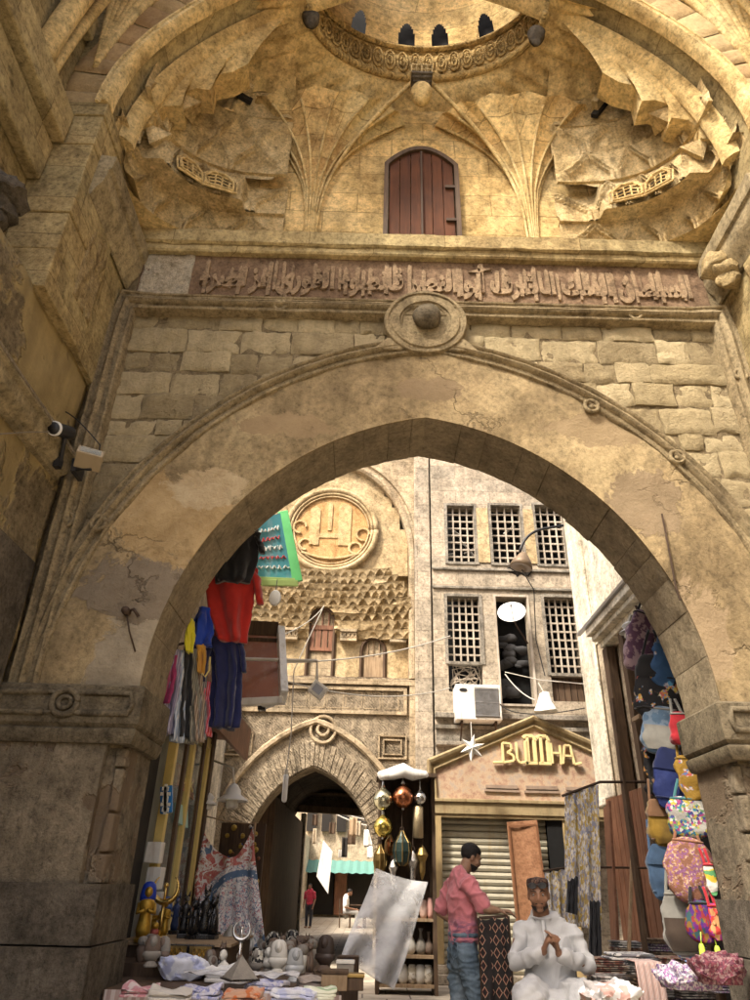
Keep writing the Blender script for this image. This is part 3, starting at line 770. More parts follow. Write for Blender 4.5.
def worn_plaster():
    T = NT('worn_arch_plaster'); P = T.pos; s = T.sep(P)
    big = T.noise(P, 1.0, 4, .6); mid = T.noise(P, 4.5, 9, .68); fine = T.noise(P, 40, 5, .65)
    c = T.ramp(big, [(.36, (.20,.148,.08)), (.5, (.295,.222,.12)), (.64, (.385,.30,.165))])
    c = T.mix(.75, c, T.ramp(mid, [(.28, .5), (.5, 1), (.75, 1.25)]), 'MULTIPLY')
    h = T.math('ADD', T.math('MULTIPLY', mid, .5), T.math('MULTIPLY', fine, .3))
    grit = T.noise(P, 19, 10, .80); c = T.mix(.85, c, T.ramp(grit, [(.36, .48), (.47, .94), (.64, 1.35)]), 'MULTIPLY'); h = T.math('ADD', h, T.math('MULTIPLY', grit, .35))
    wob = T.math('ADD', T.math('MULTIPLY', T.math('SUBTRACT', T.noise(P, 1.9, 10, .74, .6), .5), 3.0), T.math('MULTIPLY', T.math('SUBTRACT', T.noise(P, 16, 6, .7), .5), .35))
    st = T.noise(T.map(P, (3, 3, .4)), 1.6, 5, .6)
    c = T.mix(.35, c, T.ramp(st, [(.38, .4), (.56, 1)]), 'MULTIPLY')
    def spot(px, py, rx, rz, col, col2, depth, thr=1.0, wk=1.0):
        nonlocal c, h
        q = at(px, py, 5.0)
        dx = T.math('DIVIDE', T.math('SUBTRACT', s[0], q.x), rx); dz = T.math('DIVIDE', T.math('SUBTRACT', s[2], q.z), rz)
        d = T.math('SQRT', T.math('ADD', T.math('MULTIPLY', dx, dx), T.math('MULTIPLY', dz, dz)))
        d = T.math('ADD', d, T.math('MULTIPLY', wob, wk))
        mk = T.ramp(T.math('MULTIPLY', d, .5), [(thr*.5-.012, 1), (thr*.5+.008, 0)])
        rim = T.ramp(T.math('MULTIPLY', d, .5), [(thr*.5-.004, 0), (thr*.5+.010, 1), (thr*.5+.018, 1), (thr*.5+.03, 0)])
        cc = T.mix(T.ramp(mid, [(.35, 0), (.68, 1)]), col, col2)
        c = T.mix(T.math('MULTIPLY', rim, .35), c, mul(col2, 1.15)); c = T.mix(mk, c, cc)
        h = T.math('SUBTRACT', h, T.math('MULTIPLY', mk, depth)); h = T.math('ADD', h, T.math('MULTIPLY', T.math('MULTIPLY', mk, mid), abs(depth)*1.5))
    spot(150, 655, .50, .40, (.235,.195,.135), (.38,.32,.225), .5)
    spot(150, 585, .50, .30, (.17,.135,.092), (.235,.19,.135), -.3)
    spot(175, 522, .50, .36, (.30,.205,.095), (.47,.345,.18), .9)
    spot(205, 490, .28, .16, (.40,.30,.17), (.52,.42,.26), .5)
    spot(270, 425, .40, .13, (.25,.18,.10), (.32,.235,.13), .3)
    spot(600, 430, .55, .16, (.22,.16,.09), (.28,.21,.12), .3)
    spot(655, 505, .30, .30, (.20,.15,.09), (.26,.195,.12), -.3)
    spot(700, 640, .30, .5, (.25,.185,.11), (.30,.225,.135), .3)
    spot(430, 390, .35, .12, (.22,.16,.092), (.27,.20,.118), .3)

    wv = T.n.new('ShaderNodeVectorMath'); wv.operation = 'ADD'; T.link(P, wv.inputs[0]); nv3 = T.n.new('ShaderNodeVectorMath'); nv3.operation = 'SCALE'; T.link(T.noise(P, 3.5, 5, .6, 0, True), nv3.inputs[0]); nv3.inputs['Scale'].default_value = .55; T.link(nv3.outputs[0], wv.inputs[1])
    cr = T.ramp(T.vor(wv.outputs[0], 1.5, 'DISTANCE_TO_EDGE'), [(.0, 1), (.010, .7), (.018, 0)])
    cr = T.math('MULTIPLY', cr, T.ramp(T.noise(P, 1.3, 3), [(.56, 0), (.64, 1)]))
    c = T.mix(T.math('MULTIPLY', cr, .55), c, (.05,.036,.022)); h = T.math('SUBTRACT', h, T.math('MULTIPLY', cr, .8))
    T.bump(h, .65, .035); return T.fin(c, .9, 0, .15)
M['worn'] = worn_plaster()
mb.build('arch_face', M['worn'], gate, smooth=True)
# bare stone patch where the plaster has fallen away (left haunch)
def irregular(cx, cz, rx, rz_, seed, n=40, k=.35):
    return [(cx+rx*cos(2*PI*i/n)*(1+k*nz(cos(2*PI*i/n)*1.5, sin(2*PI*i/n)*1.5, seed)*1.6), cz+rz_*sin(2*PI*i/n)*(1+k*nz(cos(2*PI*i/n)*1.7+5, sin(2*PI*i/n)*1.7, seed)*1.6)) for i in range(n)]
M['bare_yellow'] = stone('bare_yellow_stone', (.43,.32,.155), (.53,.41,.22), (.30,.21,.10), 2.2, .9, streak=0, pits=.6)
M['bare_grey'] = stone('bare_grey_cement', (.185,.155,.125), (.23,.20,.165), (.13,.11,.09), 1.6, .6, streak=.1)
M['bare_white'] = stone('flaking_limewash', (.33,.27,.185), (.43,.36,.26), (.24,.19,.125), 3, .8, streak=.1, pits=.5)
def patchmesh(name, poly, y, mat_, amp=.02, par=gate):
    """a thin irregular layer lying on a wall face at depth y"""
    cx = sum(p[0] for p in poly)/len(poly); cz = sum(p[1] for p in poly)/len(poly)
    mb = MB(); n = len(poly); rings = 7; vs = []
    for k in range(rings+1):
        t = 1-k/rings
        for (x, z) in poly:
            X, Z = cx+(x-cx)*t, cz+(z-cz)*t
            d = 0 if k == 0 else noise.fractal(Vector((X*4, Z*4, y)), 1, 2, 5)*amp+amp*.5
            vs.append((X, y-d, Z))
    fs = [(k*n+i, k*n+(i+1) % n, (k+1)*n+(i+1) % n, (k+1)*n+i) for k in range(rings) for i in range(n)]
    mb.add(vs, fs)
    return mb.build(name, mat_, par, smooth=True)
def pxpoly(pts, Y): return [(at(x, y, Y).x, at(x, y, Y).z) for x, y in pts]
def rough_poly(pts, seed, sub=5, amp=.035):
    out = []; n = len(pts)
    for i in range(n):
        a, b = pts[i], pts[(i+1) % n]
        for k in range(sub):
            t = k/sub; x, z = lerp(a[0], b[0], t), lerp(a[1], b[1], t)
            q = noise.noise_vector(Vector((x*6, z*6, seed)))*amp; out.append((x+q.x, z+q.y))
    return out
# soffit voussoirs
mb = MB(); nv = 15; sd = 300
for sgn in (-1, 1):
    tm = math.acos(EC/2.47); t = 0
    rr_ = random.Random(5+sgn)
    cuts = [0]; 
    while cuts[-1] < tm-.04: cuts.append(min(tm, cuts[-1]+rr_.uniform(.07, .16)))
    cuts[-1] = tm+.012
    for a, b in zip(cuts, cuts[1:]):
        dr = rr_.uniform(-.004, .004); k = 6
        ya, yb = 5.014, Y1+rr_.uniform(-.02, .01)
        def fn(u, v, a=a, b=b, dr=dr, ya=ya, yb=yb):
            t = lerp(a+.0006, b-.0006, u); e = min(u, 1-u, v, 1-v); e = max(0, 1-e/.08)
            y = lerp(ya, yb, v); x = 2.47*cos(t)-EC; z = 2.47*sin(t)
            r = 2.47+dr*(0 if v < .05 else 1) + e*e*.006 - noise.fractal(Vector((x*6*sgn, y*6, z*6)), 1, 2, 4)*.009*(0 if v < .05 else 1)
            return Vector((XC+sgn*(r*cos(t)-EC), y, SP+r*sin(t)))
        mb.grid(fn, k, 10)
        # back face of the voussoir
        mb.grid(lambda u, v, a=a, b=b, yb=yb: Vector((XC+sgn*(lerp(2.485, 2.75, v)*cos(lerp(a, b, u))-EC), yb, SP+lerp(2.485, 2.75, v)*sin(lerp(a, b, u)))), k, 1)
mb.build('arch_soffit', M['soffit'], gate, auto=40)

# rolled moulding round the arch and the square frame
PROF = [(0, .06), (0, -.03), (.012, -.055), (.03, -.062), (.042, -.045), (.05, -.03), (.075, -.03), (.085, -.062), (.105, -.078), (.125, -.062), (.135, -.03), (.16, -.03), (.17, -.048), (.185, -.055), (.2, -.04), (.205, .06)]
path = [(x, 5.02, z) for x, z in arch_pts(3.19, 46)]
path = [(x, 5.024, z) for x, y_, z in path]
sweep(path[::1], PROF).jitter(.006, 9, 1).build('arch_moulding', M['mould'], gate, auto=40)
fx = 2.80
fr = [(XC-fx, 5.02, 2.60), (XC-fx, 5.02, 6.21), (XC+fx, 5.02, 6.21), (XC+fx, 5.02, 2.60)]
FPROF = [(0, .06), (0, -.04), (.012, -.065), (.03, -.07), (.042, -.05), (.05, -.035), (.08, -.035), (.09, -.066), (.115, -.082), (.14, -.066), (.15, -.035), (.18, -.035), (.19, -.055), (.205, -.06), (.215, -.05), (.215, .06)]
fine_fr = []
for a, b in zip(fr, fr[1:]):
    for k in range(30): fine_fr.append(tuple(lerp(a[i], b[i], k/30) for i in range(3)))
fine_fr.append(fr[-1])
sweep(fine_fr, FPROF).jitter(.006, 9, 2).build('frame_moulding', M['mould'], gate, auto=40)
# interlace knots where the mouldings cross
def knot(cx, cz, y, r, name='moulding_knot', mat_='mould'):
    mb = MB()
    ringp = [(cx+r*cos(2*PI*i/24), y, cz+r*sin(2*PI*i/24)) for i in range(25)]
    mb.tube(ringp, r*.30, 8); mb.sphere((cx, y+.005, cz), r*.36, 10, 6, (1, .6, 1))
    mb.sphere((cx, y+.03, cz), r*1.05, 14, 6, (1, .25, 1))
    mb.jitter(.004, 12, int(cx*10)).build(name, M[mat_], gate, auto=45)
for px, py in ((98, 522), (678, 456), (592, 405)):
    p = at(px, py, 4.95); knot(p.x, p.z, 4.965, .06)
for (x, z) in ((XC-fx-.1, 3.92), (XC-1.4, 6.31), (XC+2.05, 6.31), (XC+fx+.11, 5.6)): knot(x, z, 4.972, .055)
# big roundel over the apex
mb = MB(); bx, bz = .44, 6.13
mb.lathe([(.40, 0), (.40, .045), (.388, .062), (.36, .066), (.35, .05), (.335, .05), (.325, .066), (.25, .07), (.24, .05), (.225, .05), (.215, .035), (.05, .03), (.001, .03)],
         (bx, 5.0, bz), 40, Matrix.Rotation(rad(90), 3, 'X'))
mb.jitter(.008, 8, 4).build('roundel', M['mould'], gate, auto=40)
mb = MB(); mb.sphere((bx+.01, 4.92, bz+.03), .135, 20, 12, (1, .8, 1)); mb.jitter(.012, 9, 5).build('roundel_boss', M['capital'], gate, smooth=True)
mb = MB(); mb.prism([(bx-.5, 5.78), (bx+.5, 5.78), (bx+.36, 5.93), (bx-.36, 5.93)], 4.955, 5.05); mb.jitter(.01, 8, 3).build('apex_block', M['mould'], gate, bevel=.015)

# inscription band: panel, carved letters, ledges
XL, XR = XC-2.87, XC+2.87
mb = MB(); mb.box(XL, XR, 5.06, 5.2, 6.43, 7.06)
panel = mb.build('inscription_panel', M['inscr'], gate)
mb = MB(); mb.sheet(lambda u, v: Vector((lerp(XL+.02, XL+.52, u)+.02*nz(u*4, v*4, 1), 5.045-.02*fbm((u*5, v*5, 3)), lerp(6.44, 7.05, v))), 20, 20, .05)
mb.build('bare_patch', M['white_patch'], gate, smooth=True)
def moulded_ledge(name, z0, prof, mat_, x0=XL, x1=XR, y=5.06, seed=0):
    mb = MB(); k = 60
    vs = []; n = len(prof)
    for i in range(k+1):
        for (d, h) in prof: vs.append((lerp(x0, x1, i/k), y-d, z0+h))
    fs = [(i*n+j, i*n+(j+1) % n, (i+1)*n+(j+1) % n, (i+1)*n+j) for i in range(k) for j in range(n)]
    fs += [tuple(range(n)), tuple(range((k+1)*n-1, k*n-1, -1))]
    mb.add(vs, fs); mb.jitter(.008, 6, seed).build(name, M[mat_], gate, auto=35)
moulded_ledge('upper_ledge', 7.06, [(0, 0), (.06, 0), (.075, .02), (.075, .07), (.10, .09), (.115, .10), (.115, .27), (.09, .29), (0, .29)], 'jamb', XC-3.0, XC+3.0, 5.06, 8)
moulded_ledge('lower_ledge', 6.425, [(0, -.05), (.085, -.05), (.085, 0), (.05, .012), (0, .012)], 'mould', XL, XR, 5.06, 9)
# letters in the old script, carved in relief
FD = None
try:
    import os, glob
    q = glob.glob(os.path.join(bpy.utils.system_resource('DATAFILES'), 'fonts', 'NotoSansArabic*'))
    if q: FD = bpy.data.fonts.load(q[0])
except Exception: FD = None
SH = {'ا':(0xFE8D,0xFE8E,0,0),'أ':(0xFE83,0xFE84,0,0),'ب':(0xFE8F,0xFE90,0xFE91,0xFE92),'ر':(0xFEAD,0xFEAE,0,0),'ز':(0xFEAF,0xFEB0,0,0),'س':(0xFEB1,0xFEB2,0xFEB3,0xFEB4),
      'ش':(0xFEB5,0xFEB6,0xFEB7,0xFEB8),'ص':(0xFEB9,0xFEBA,0xFEBB,0xFEBC),'ط':(0xFEC1,0xFEC2,0xFEC3,0xFEC4),'ع':(0xFEC9,0xFECA,0xFECB,0xFECC),'غ':(0xFECD,0xFECE,0xFECF,0xFED0),
      'ف':(0xFED1,0xFED2,0xFED3,0xFED4),'ق':(0xFED5,0xFED6,0xFED7,0xFED8),'ك':(0xFED9,0xFEDA,0xFEDB,0xFEDC),'ل':(0xFEDD,0xFEDE,0xFEDF,0xFEE0),'م':(0xFEE1,0xFEE2,0xFEE3,0xFEE4),
      'ن':(0xFEE5,0xFEE6,0xFEE7,0xFEE8),'ه':(0xFEE9,0xFEEA,0xFEEB,0xFEEC),'و':(0xFEED,0xFEEE,0,0),'ي':(0xFEF1,0xFEF2,0xFEF3,0xFEF4)}
def shape(t):
    out = ''
    for i, c in enumerate(t):
        if c not in SH: out += c; continue
        prev = i > 0 and t[i-1] in SH and SH[t[i-1]][2] != 0
        nxt = i+1 < len(t) and t[i+1] in SH
        iso, fin_, ini, med = SH[c]
        g = iso
        if prev and nxt and med: g = med
        elif prev: g = fin_
        elif nxt and ini: g = ini
        out += chr(g)
    return out[::-1]
def text_mesh(txt, size, depth, font=None, off=0):
    cu = bpy.data.curves.new('t', 'FONT'); cu.body = txt; cu.size = size; cu.extrude = depth; cu.resolution_u = 3; cu.offset = off
    if font: cu.font = font
    o = bpy.data.objects.new('t', cu); C.objects.link(o)
    dg = bpy.context.evaluated_depsgraph_get(); dg.update()
    me = bpy.data.meshes.new_from_object(o.evaluated_get(dg))
    v = [Vector(p.co) for p in me.vertices]; f = [tuple(p.vertices) for p in me.polygons]
    bpy.data.objects.remove(o); bpy.data.meshes.remove(me); bpy.data.curves.remove(cu)
    return v, f
def fit_text(txt, x0, x1, z0, z1, y, depth, font=None, off=0):
    v, f = text_mesh(txt, 1, .1, font, off)
    mb = MB()
    if not v: return mb
    ax, bx_ = min(p.x for p in v), max(p.x for p in v); ay, by = min(p.y for p in v), max(p.y for p in v)
    mb.add([(lerp(x0, x1, (p.x-ax)/(bx_-ax)), y-depth*(p.z+.1)/.2, lerp(z0, z1, (p.y-ay)/(by-ay))) for p in v], f)
    return mb
mb = MB()
if FD:
    words = 'السلطان الملك الأشرف أبو النصر قانصوه الغوري عز نصره'.replace('الأ', 'الا')
    mb = fit_text(shape(words), XL+.62, XR-.16, 6.45, 7.03, 5.062, .026, FD, .028)
    mb2 = MB() if True else fit_text(shape('مولانا السلطان الملك الناصر'), XL+.7, XR-.3, 6.47, 6.9, 5.062, .018, FD, .012)
    mb.add(mb2.v, mb2.f)
for k in range(62):                      # tall carved shafts
    x = lerp(XL+.66, XR-.2, (k+rb.random()*.7)/62)
    if rb.random() < .72:
        h0, h1 = rb.uniform(6.5, 6.66), rb.uniform(6.9, 7.03); w = rb.uniform(.012, .02)
        mb.prism([(x-w, h0), (x+w, h0), (x+w*1.2, h1-.03), (x-w*.4, h1), (x-w*1.3, h1-.05)], 5.04, 5.064)
    if False:
        c0 = (x, rb.uniform(6.52, 6.62)); r0 = rb.uniform(.05, .09)
        mb.tube([(c0[0]+r0*cos(a)*1.4, 5.05, c0[1]+r0*sin(a)) for a in [PI+PI*i/8 for i in range(9)]], .016, 6)
mb.jitter(.005, 11, 3)
mb.build('inscription_lettering', M['inscr_hi'], gate)

# capitals, piers, plinths
def relief_capital(side):
    sx = lambda o: XC+side*o
    a, b = 2.09, 3.25
    nm = M['capital']
    mb = MB()
    prof = [(0, 2.21), (.03, 2.215), (.045, 2.24), (.06, 2.28), (.06, 2.30), (.04, 2.315), (.07, 2.34), (.075, 2.36), (.075, 2.585), (.06, 2.60), (0, 2.60)]
    # profile swept round the two exposed faces (front, inner)
    pa = [(b, 5.0), (a, 5.0), (a, Y1)]
    off = [(0, -1), (-1, -1), (-1, 0)]
    vs = []; n = len(prof)
    for (x, y), (ox, oy) in zip(pa, off):
        for (d, z_) in prof: vs.append((sx(x+ox*d), y+oy*d, z_))
    fs = [(i*n+j, i*n+(j+1) % n, (i+1)*n+(j+1) % n, (i+1)*n+j) for i in range(2) for j in range(n)]
    mb.add(vs, fs)
    mb.box(min(sx(a+.01), sx(b)), max(sx(a+.01), sx(b)), 5.01, Y1, 2.22, 2.59)
    c = mb.jitter(.006, 7, 11).build('capital', nm, gate, auto=35, bevel=0)
    # interlaced straps on the upper fascia
    mb = MB(); zc = 2.47; yy = 4.918
    cx = 2.55
    for s2 in (-1, 1):
        mb.tube([(sx(cx+s2*.13), yy, zc+.07), (sx(cx+s2*.45), yy, zc+.07), (sx(cx+s2*.47), yy, zc), (sx(cx+s2*.45), yy, zc-.07), (sx(cx+s2*.13), yy, zc-.07)], .022, 6)
    mb.tube([(sx(cx)+.09*cos(2*PI*i/20), yy, zc+.085*sin(2*PI*i/20)) for i in range(21)], .024, 6)
    mb.tube([(sx(cx)+.045*cos(2*PI*i/14), yy, zc+.04*sin(2*PI*i/14)) for i in range(15)], .018, 6)
    for s2 in (-1, 1):
        mb.tube(bez((sx(cx+s2*.13), yy, zc+.07), (sx(cx+s2*.05), yy, zc+.08), (sx(cx+s2*.09), yy, zc)) , .018, 6)
        mb.tube(bez((sx(cx+s2*.13), yy, zc-.07), (sx(cx+s2*.05), yy, zc-.08), (sx(cx+s2*.09), yy, zc)) , .018, 6)
    mb.jitter(.004, 10, 6).build('strapwork', nm, c, smooth=True)
for side in (-1, 1): relief_capital(side)
def pier(side):
    sx = lambda o: XC+side*o
    a, b = 2.10, 3.4
    # shaft with a notched inner corner
    mb = MB(); k = 16
    pl = [(b, 5.0), (a+.13, 5.0), (a+.13, 5.07), (a+.02, 5.16), (a, 5.22), (a, Y1), (b, Y1)]
    fine = []
    for p, q in zip(pl, pl[1:]):
        m_ = max(1, int((Vector(q)-Vector(p)).length/.05))
        for i in range(m_): fine.append((lerp(p[0], q[0], i/m_), lerp(p[1], q[1], i/m_)))
    fine.append(pl[-1]); n = len(fine); vs = []
    for j in range(k+1):
        z_ = lerp(1.36, 2.215, j/k)
        for (x, y) in fine:
            q = noise.noise_vector(Vector((x*4, y*4+side*9, z_*4)))*.012 + noise.noise_vector(Vector((x*13, y*13, z_*13)))*.005
            vs.append((sx(x)+q.x, y+q.y, z_))
    mb.add(vs, [(j*n+i, j*n+i+1, (j+1)*n+i+1, (j+1)*n+i) for j in range(k) for i in range(n-1)])
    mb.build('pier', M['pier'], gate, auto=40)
    # broken jamb stones against the notch
    mb = MB(); z_ = 1.38
    r2 = random.Random(9+side)
    while z_ < 2.1:
        h = r2.uniform(.15, .28); w = r2.uniform(.06, .1)
        mb.box(min(sx(a+.005), sx(a+w)), max(sx(a+.005), sx(a+w)), 5.05+r2.uniform(0, .05), 5.2, z_, min(2.2, z_+h-.015)); z_ += h
    mb.jitter(.012, 9, 4).build('jamb_stones', M['pier'], gate, bevel=.012)
    mb = MB()
    mb.sheet(lambda u, v: Vector((sx(lerp(b, a-.03, u)), 4.94-.012*fbm((u*9, v*5, side)), lerp(1.05, 1.375, v))), 24, 10, .74)
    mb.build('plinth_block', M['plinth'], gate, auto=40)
    mb = MB()
    mb.sheet(lambda u, v: Vector((sx(lerp(b, a-.045, u)), 4.925-.012*fbm((u*9, v*8, side+4)), lerp(0, 1.04, v))), 24, 18, .76)
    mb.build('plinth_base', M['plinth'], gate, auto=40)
for side in (-1, 1): pier(side)
# cracks and iron pins on the arch face
def peg(pts, r, label):
    return tag(MB().tube(pts, r, 6).build('iron_bar', M['iron']), label, 'iron bar')
p = [at(662, 514, 4.97), at(668, 545, 4.96), at(676, 588, 4.97), at(680, 600, 4.97)]
peg(p, .008, 'thin rusty iron bar hanging on the plaster at the arch haunch above the bags')
a = at(127, 612, 4.98); mb = MB()
mb.tube([a+Vector((0, .05, 0)), a+Vector((0, -.05, 0))], .03, 10); mb.tube([a, a+Vector((.06, -.04, .01)), a+Vector((.1, -.02, -.04))], .012, 6)
mb.tube([a+Vector((.0, -.02, 0)), a+Vector((.05, -.01, -.15)), a+Vector((.12, .0, -.3))], .006, 6)
tag(mb.build('iron_hook', M['iron'], smooth=True), 'rusty iron hook driven into the plaster under the bare yellow patch', 'hook')

# ------------------------------------------------ the hood above the ledge
HC = 4.1
hood = MB()
def backwall(u, v):
    x = lerp(XC-3.05, XC+3.05, u); z = lerp(7.30, 10.1, v)
    return Vector((x, 5.16-.012*fbm((x*2, z*2, 1)), z))
DX0, DX1, DZ0, DZ1 = .01, .86, 7.34, 8.72
hood.grid(backwall, 120, 56, skip=lambda u, v: DX0+.02 < lerp(XC-3.05, XC+3.05, u) < DX1-.02 and lerp(7.30, 10.1, v) < DZ1+.08)
hood.build('hood_back_wall', M['hood'], gate, smooth=True)
# wooden shutter in the hood
def dooroutline(x0, x1, z0, zs, za, n=8):
    xc = (x0+x1)/2; w = (x1-x0)/2
    pts = [(x0, z0), (x1, z0)]
    for i in range(n+1):
        t = i/n; pts.append((xc+w*(1-t**1.0)*1.0 if t > .0 else x1, zs+(za-zs)*math.sin(t*PI/2)**.9))
    for i in range(n-1, -1, -1):
        t = i/n; pts.append((xc-w*(1-t), zs+(za-zs)*math.sin(t*PI/2)**.9))
    return pts
sh = MB(); 
for i in range(6):
    a, b = lerp(DX0+.06, DX1-.06, i/6), lerp(DX0+.06, DX1-.06, (i+1)/6)
    def top(x): return 8.70+.26*math.sin((1-abs(x-.435)/.37)*PI/2)**.8 if abs(x-.435) < .37 else 8.70
    pts = [(a+.003, DZ0), (b-.003, DZ0)] + [(lerp(b-.003, a+.003, k/4), top(lerp(b, a, k/4))) for k in range(5)]
    sh.prism(pts, 5.12+.003*(i % 2), 5.17)
shutter = sh.build('wooden_shutter', M['door'], gate, bevel=.004)
mb = MB(); mb.bar((.435, 5.105, 7.36), (.435, 5.105, 8.93), .03, .02)
for zz in (7.75, 8.3): mb.box(DX1-.16, DX1-.03, 5.095, 5.12, zz, zz+.04)
mb.build('hinge', M['iron'], shutter)
o_ = dooroutline(DX0, DX1, DZ0, 8.70, 9.02); i_ = dooroutline(DX0+.05, DX1-.05, DZ0, 8.68, 8.96)
mb = MB(); n = len(o_)
mb.add([(x, 5.085, z) for x, z in o_]+[(x, 5.085, z) for x, z in i_]+[(x, 5.2, z) for x, z in o_]+[(x, 5.2, z) for x, z in i_],
       [(i, i+1, n+i+1, n+i) for i in range(1, n-1)]+[(n+i, n+i+1, 3*n+i+1, 3*n+i) for i in range(1, n-1)]+[(i, i+1, 2*n+i+1, 2*n+i) for i in range(1, n-1)]
       + [(n-1, 0, n, 2*n-1), (2*n-1, n, 3*n, 4*n-1)])
mb.build('shutter_frame', M['wood_dark'], shutter)
mb = MB(); mb.sheet(lambda u, v: Vector((lerp(-.12, .99, u), 5.19, lerp(7.3, 9.12, v))), 4, 4, .03); mb.build('niche_lining', M['jamb'], gate)

# two folded fans rising to the ring
RA, RB, RZ = 1.37, .80, 10.1           # ring half axes and height of its lower edge
def fan(sgn):
    sx = XC+sgn*1.22; NF = 9
    mb = MB()
    def fn(u, v):
        ph = lerp(-.10*PI, 1.10*PI, u); tr = tri(u*NF)
        z = 7.36 + 2.20*v - (.06*(tr+1)*v**6)
        r = .05 + .98*v**3.1 + .012*noise.noise(Vector((ph*3, v*6, sgn)))
        r *= 1+.016*tr*min(1, v*3)
        return Vector((sx+r*cos(ph), 5.15-max(-.05, r*sin(ph))*.42, z))
    mb.grid(fn, NF*16, 60)
    f = mb.build('fan_vault', M['hood_fan'], gate, smooth=True)
    mb = MB()
    for k in range(NF+1):
        pts = []
        for j in range(0, 26):
            p = fn((k)/NF if True else 0, j/26*.99); 
            pts.append(p+Vector((0, -.006, 0)))
        mb.tube(pts, [.010+.008*i/26 for i in range(26)], 6)
    mb.build('fan_ribs', M['hood_plain'], f, smooth=True)
for sgn in (-1, 1): fan(sgn)
# edge moulding of the lunette over the shutter
for sgn in (-1, 1):
    pts = []
    for j in range(24):
        v = j/23; pts.append((XC+sgn*(1.14-1.06*v**2.6), 5.11-.34*v**3.2, 7.4+2.40*v))
    MB().tube(pts, [.012+.016*i/23 for i in range(24)], 8).jitter(.006, 7, 2).build('lunette_rib', M['hood_plain'], gate, smooth=True)

# ring, drum and its little windows
def ell(t, k=1.0, z=0, dy=0): return Vector((XC+.02+RA*k*cos(t), HC+.04+dy-0+RB*k*sin(t), z))
mb = MB()
mb.grid(lambda u, v: ell(PI*u, 1.0+.02*v, RZ+.02+.66*v), 90, 6)
ring = mb.build('ring_band', M['ring'], gate, smooth=True)
mb = MB()
for zz, rr in ((RZ, .045), (RZ+.66, .035)):
    mb.tube([ell(PI*i/60, .985, zz) for i in range(61)], rr, 8)
for k in range(26):                       # rosettes carved on the band
    t = PI*(k+.5)/26; c = ell(t, .985, RZ+.34)
    nrm = Vector((cos(t)*RB, sin(t)*RA, 0)).normalized(); tx = Vector((-nrm.y, nrm.x, 0))
    mb.tube([c - nrm*.0 + tx*(.062*cos(a))+Vector((0, 0, .2*sin(a))) for a in [2*PI*i/16 for i in range(17)]], .014, 6)
    mb.tube([c + tx*(.03*cos(a))+Vector((0, 0, .1*sin(a))) for a in [2*PI*i/10 for i in range(11)]], .012, 5)
mb.build('ring_carving', M['ring'], ring, smooth=True)
# coved underside from the ring to the fans and walls
mb = MB()
def cove(u, v):
    t = lerp(-.08*PI, 1.08*PI, u); a = ell(t, 1.0, RZ)
    b = Vector((XC+3.1*cos(t), HC+.05+1.25*max(-.2, sin(t))**.8 if sin(t) > 0 else HC-.02, 9.62))
    p = a.lerp(b, v); p.z = RZ - .42*v**.6 - .03*tri(u*22)*math.sin(PI*min(1, v*1.6)) + .02*nz(p.x*3, p.y*3, 2); return p
mb.grid(cove, 120, 14); mb.build('cove', M['hood_plain'], gate, smooth=True)
wins = [at(337, 3, 4.55), at(390, 30, 4.9), at(450, 35, 4.9), at(507, 8, 4.6)]
wang = [PI*.70, PI*.545, PI*.445, PI*.30]
def inwin(u, v):
    t = PI*u; z_ = lerp(0, 1.3, v)
    for w in wang:
        d = abs(t-w)/.085
        if d < 1 and .10 < z_ < .10+.46*math.sqrt(1-d*d): return True
    return False
mb = MB(); mb.grid(lambda u, v: ell(PI*u, 1.02-.25*v**2, RZ+.68+1.3*v), 200, 80, skip=inwin)
mb.build('drum', M['hood'], gate, smooth=True)
mb = MB(); mb.grid(lambda u, v: ell(PI*u, 1.14, RZ+.6+1.4*v), 60, 6); mb.build('drum_window_dark', M['black'], gate, smooth=True)  # black shell paints the darkness behind the little windows
mb = MB(); mb.grid(lambda u, v: ell(PI*u, .77*cos(v*PI/2)+.001, RZ+1.98+.6*sin(v*PI/2)), 60, 12); mb.build('half_dome', M['hood'], gate, smooth=True)
# pierced bracket under the ring
def grille_box(c, w, h, d, name, parent, cells=2):
    mb = MB(); x0, x1 = c.x-w/2, c.x+w/2; y0 = c.y; t = w*.07
    n = cells
    for k in range(n+1):
        x = lerp(x0, x1, k/n); mb.box(x-t/2, x+t/2, y0, y0+d, c.z, c.z+h)
    for z_ in (c.z, c.z+h): mb.box(x0, x1, y0+.001, y0+d-.001, z_-t/2, z_+t/2)
    for k in range(n):
        xm = lerp(x0, x1, (k+.5)/n); zm = c.z+h/2; a = w/n*.36
        mb.box(xm-t*.3, xm+t*.3, y0+.004, y0+.03, c.z, c.z+h); mb.box(x0+(k)*w/n, x0+(k+1)*w/n, y0+.006, y0+.028, zm-t*.3, zm+t*.3)
        mb.tube([(xm+a*.6*cos(q), y0+.016, zm+h*.3*sin(q)) for q in [2*PI*i/12 for i in range(13)]], t*.28, 5)
    o = mb.build(name, M['hood_cell'], parent, bevel=.004)
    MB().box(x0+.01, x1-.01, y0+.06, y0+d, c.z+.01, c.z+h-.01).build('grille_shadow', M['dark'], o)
    return o
c = at(422, 72, 4.62); gb = grille_box(c, .24, .16, .16, 'pierced_bracket', gate)
mb = MB()
for k in range(4): mb.box(c.x-.125+.012*k, c.x+.125-.012*k, c.y-.02+.03*k, c.y+.2, c.z-.035*(k+1)-.012, c.z-.035*k-.012)
mb.jitter(.01, 12, 3).build('bracket_foot', M['plinth'], gb)
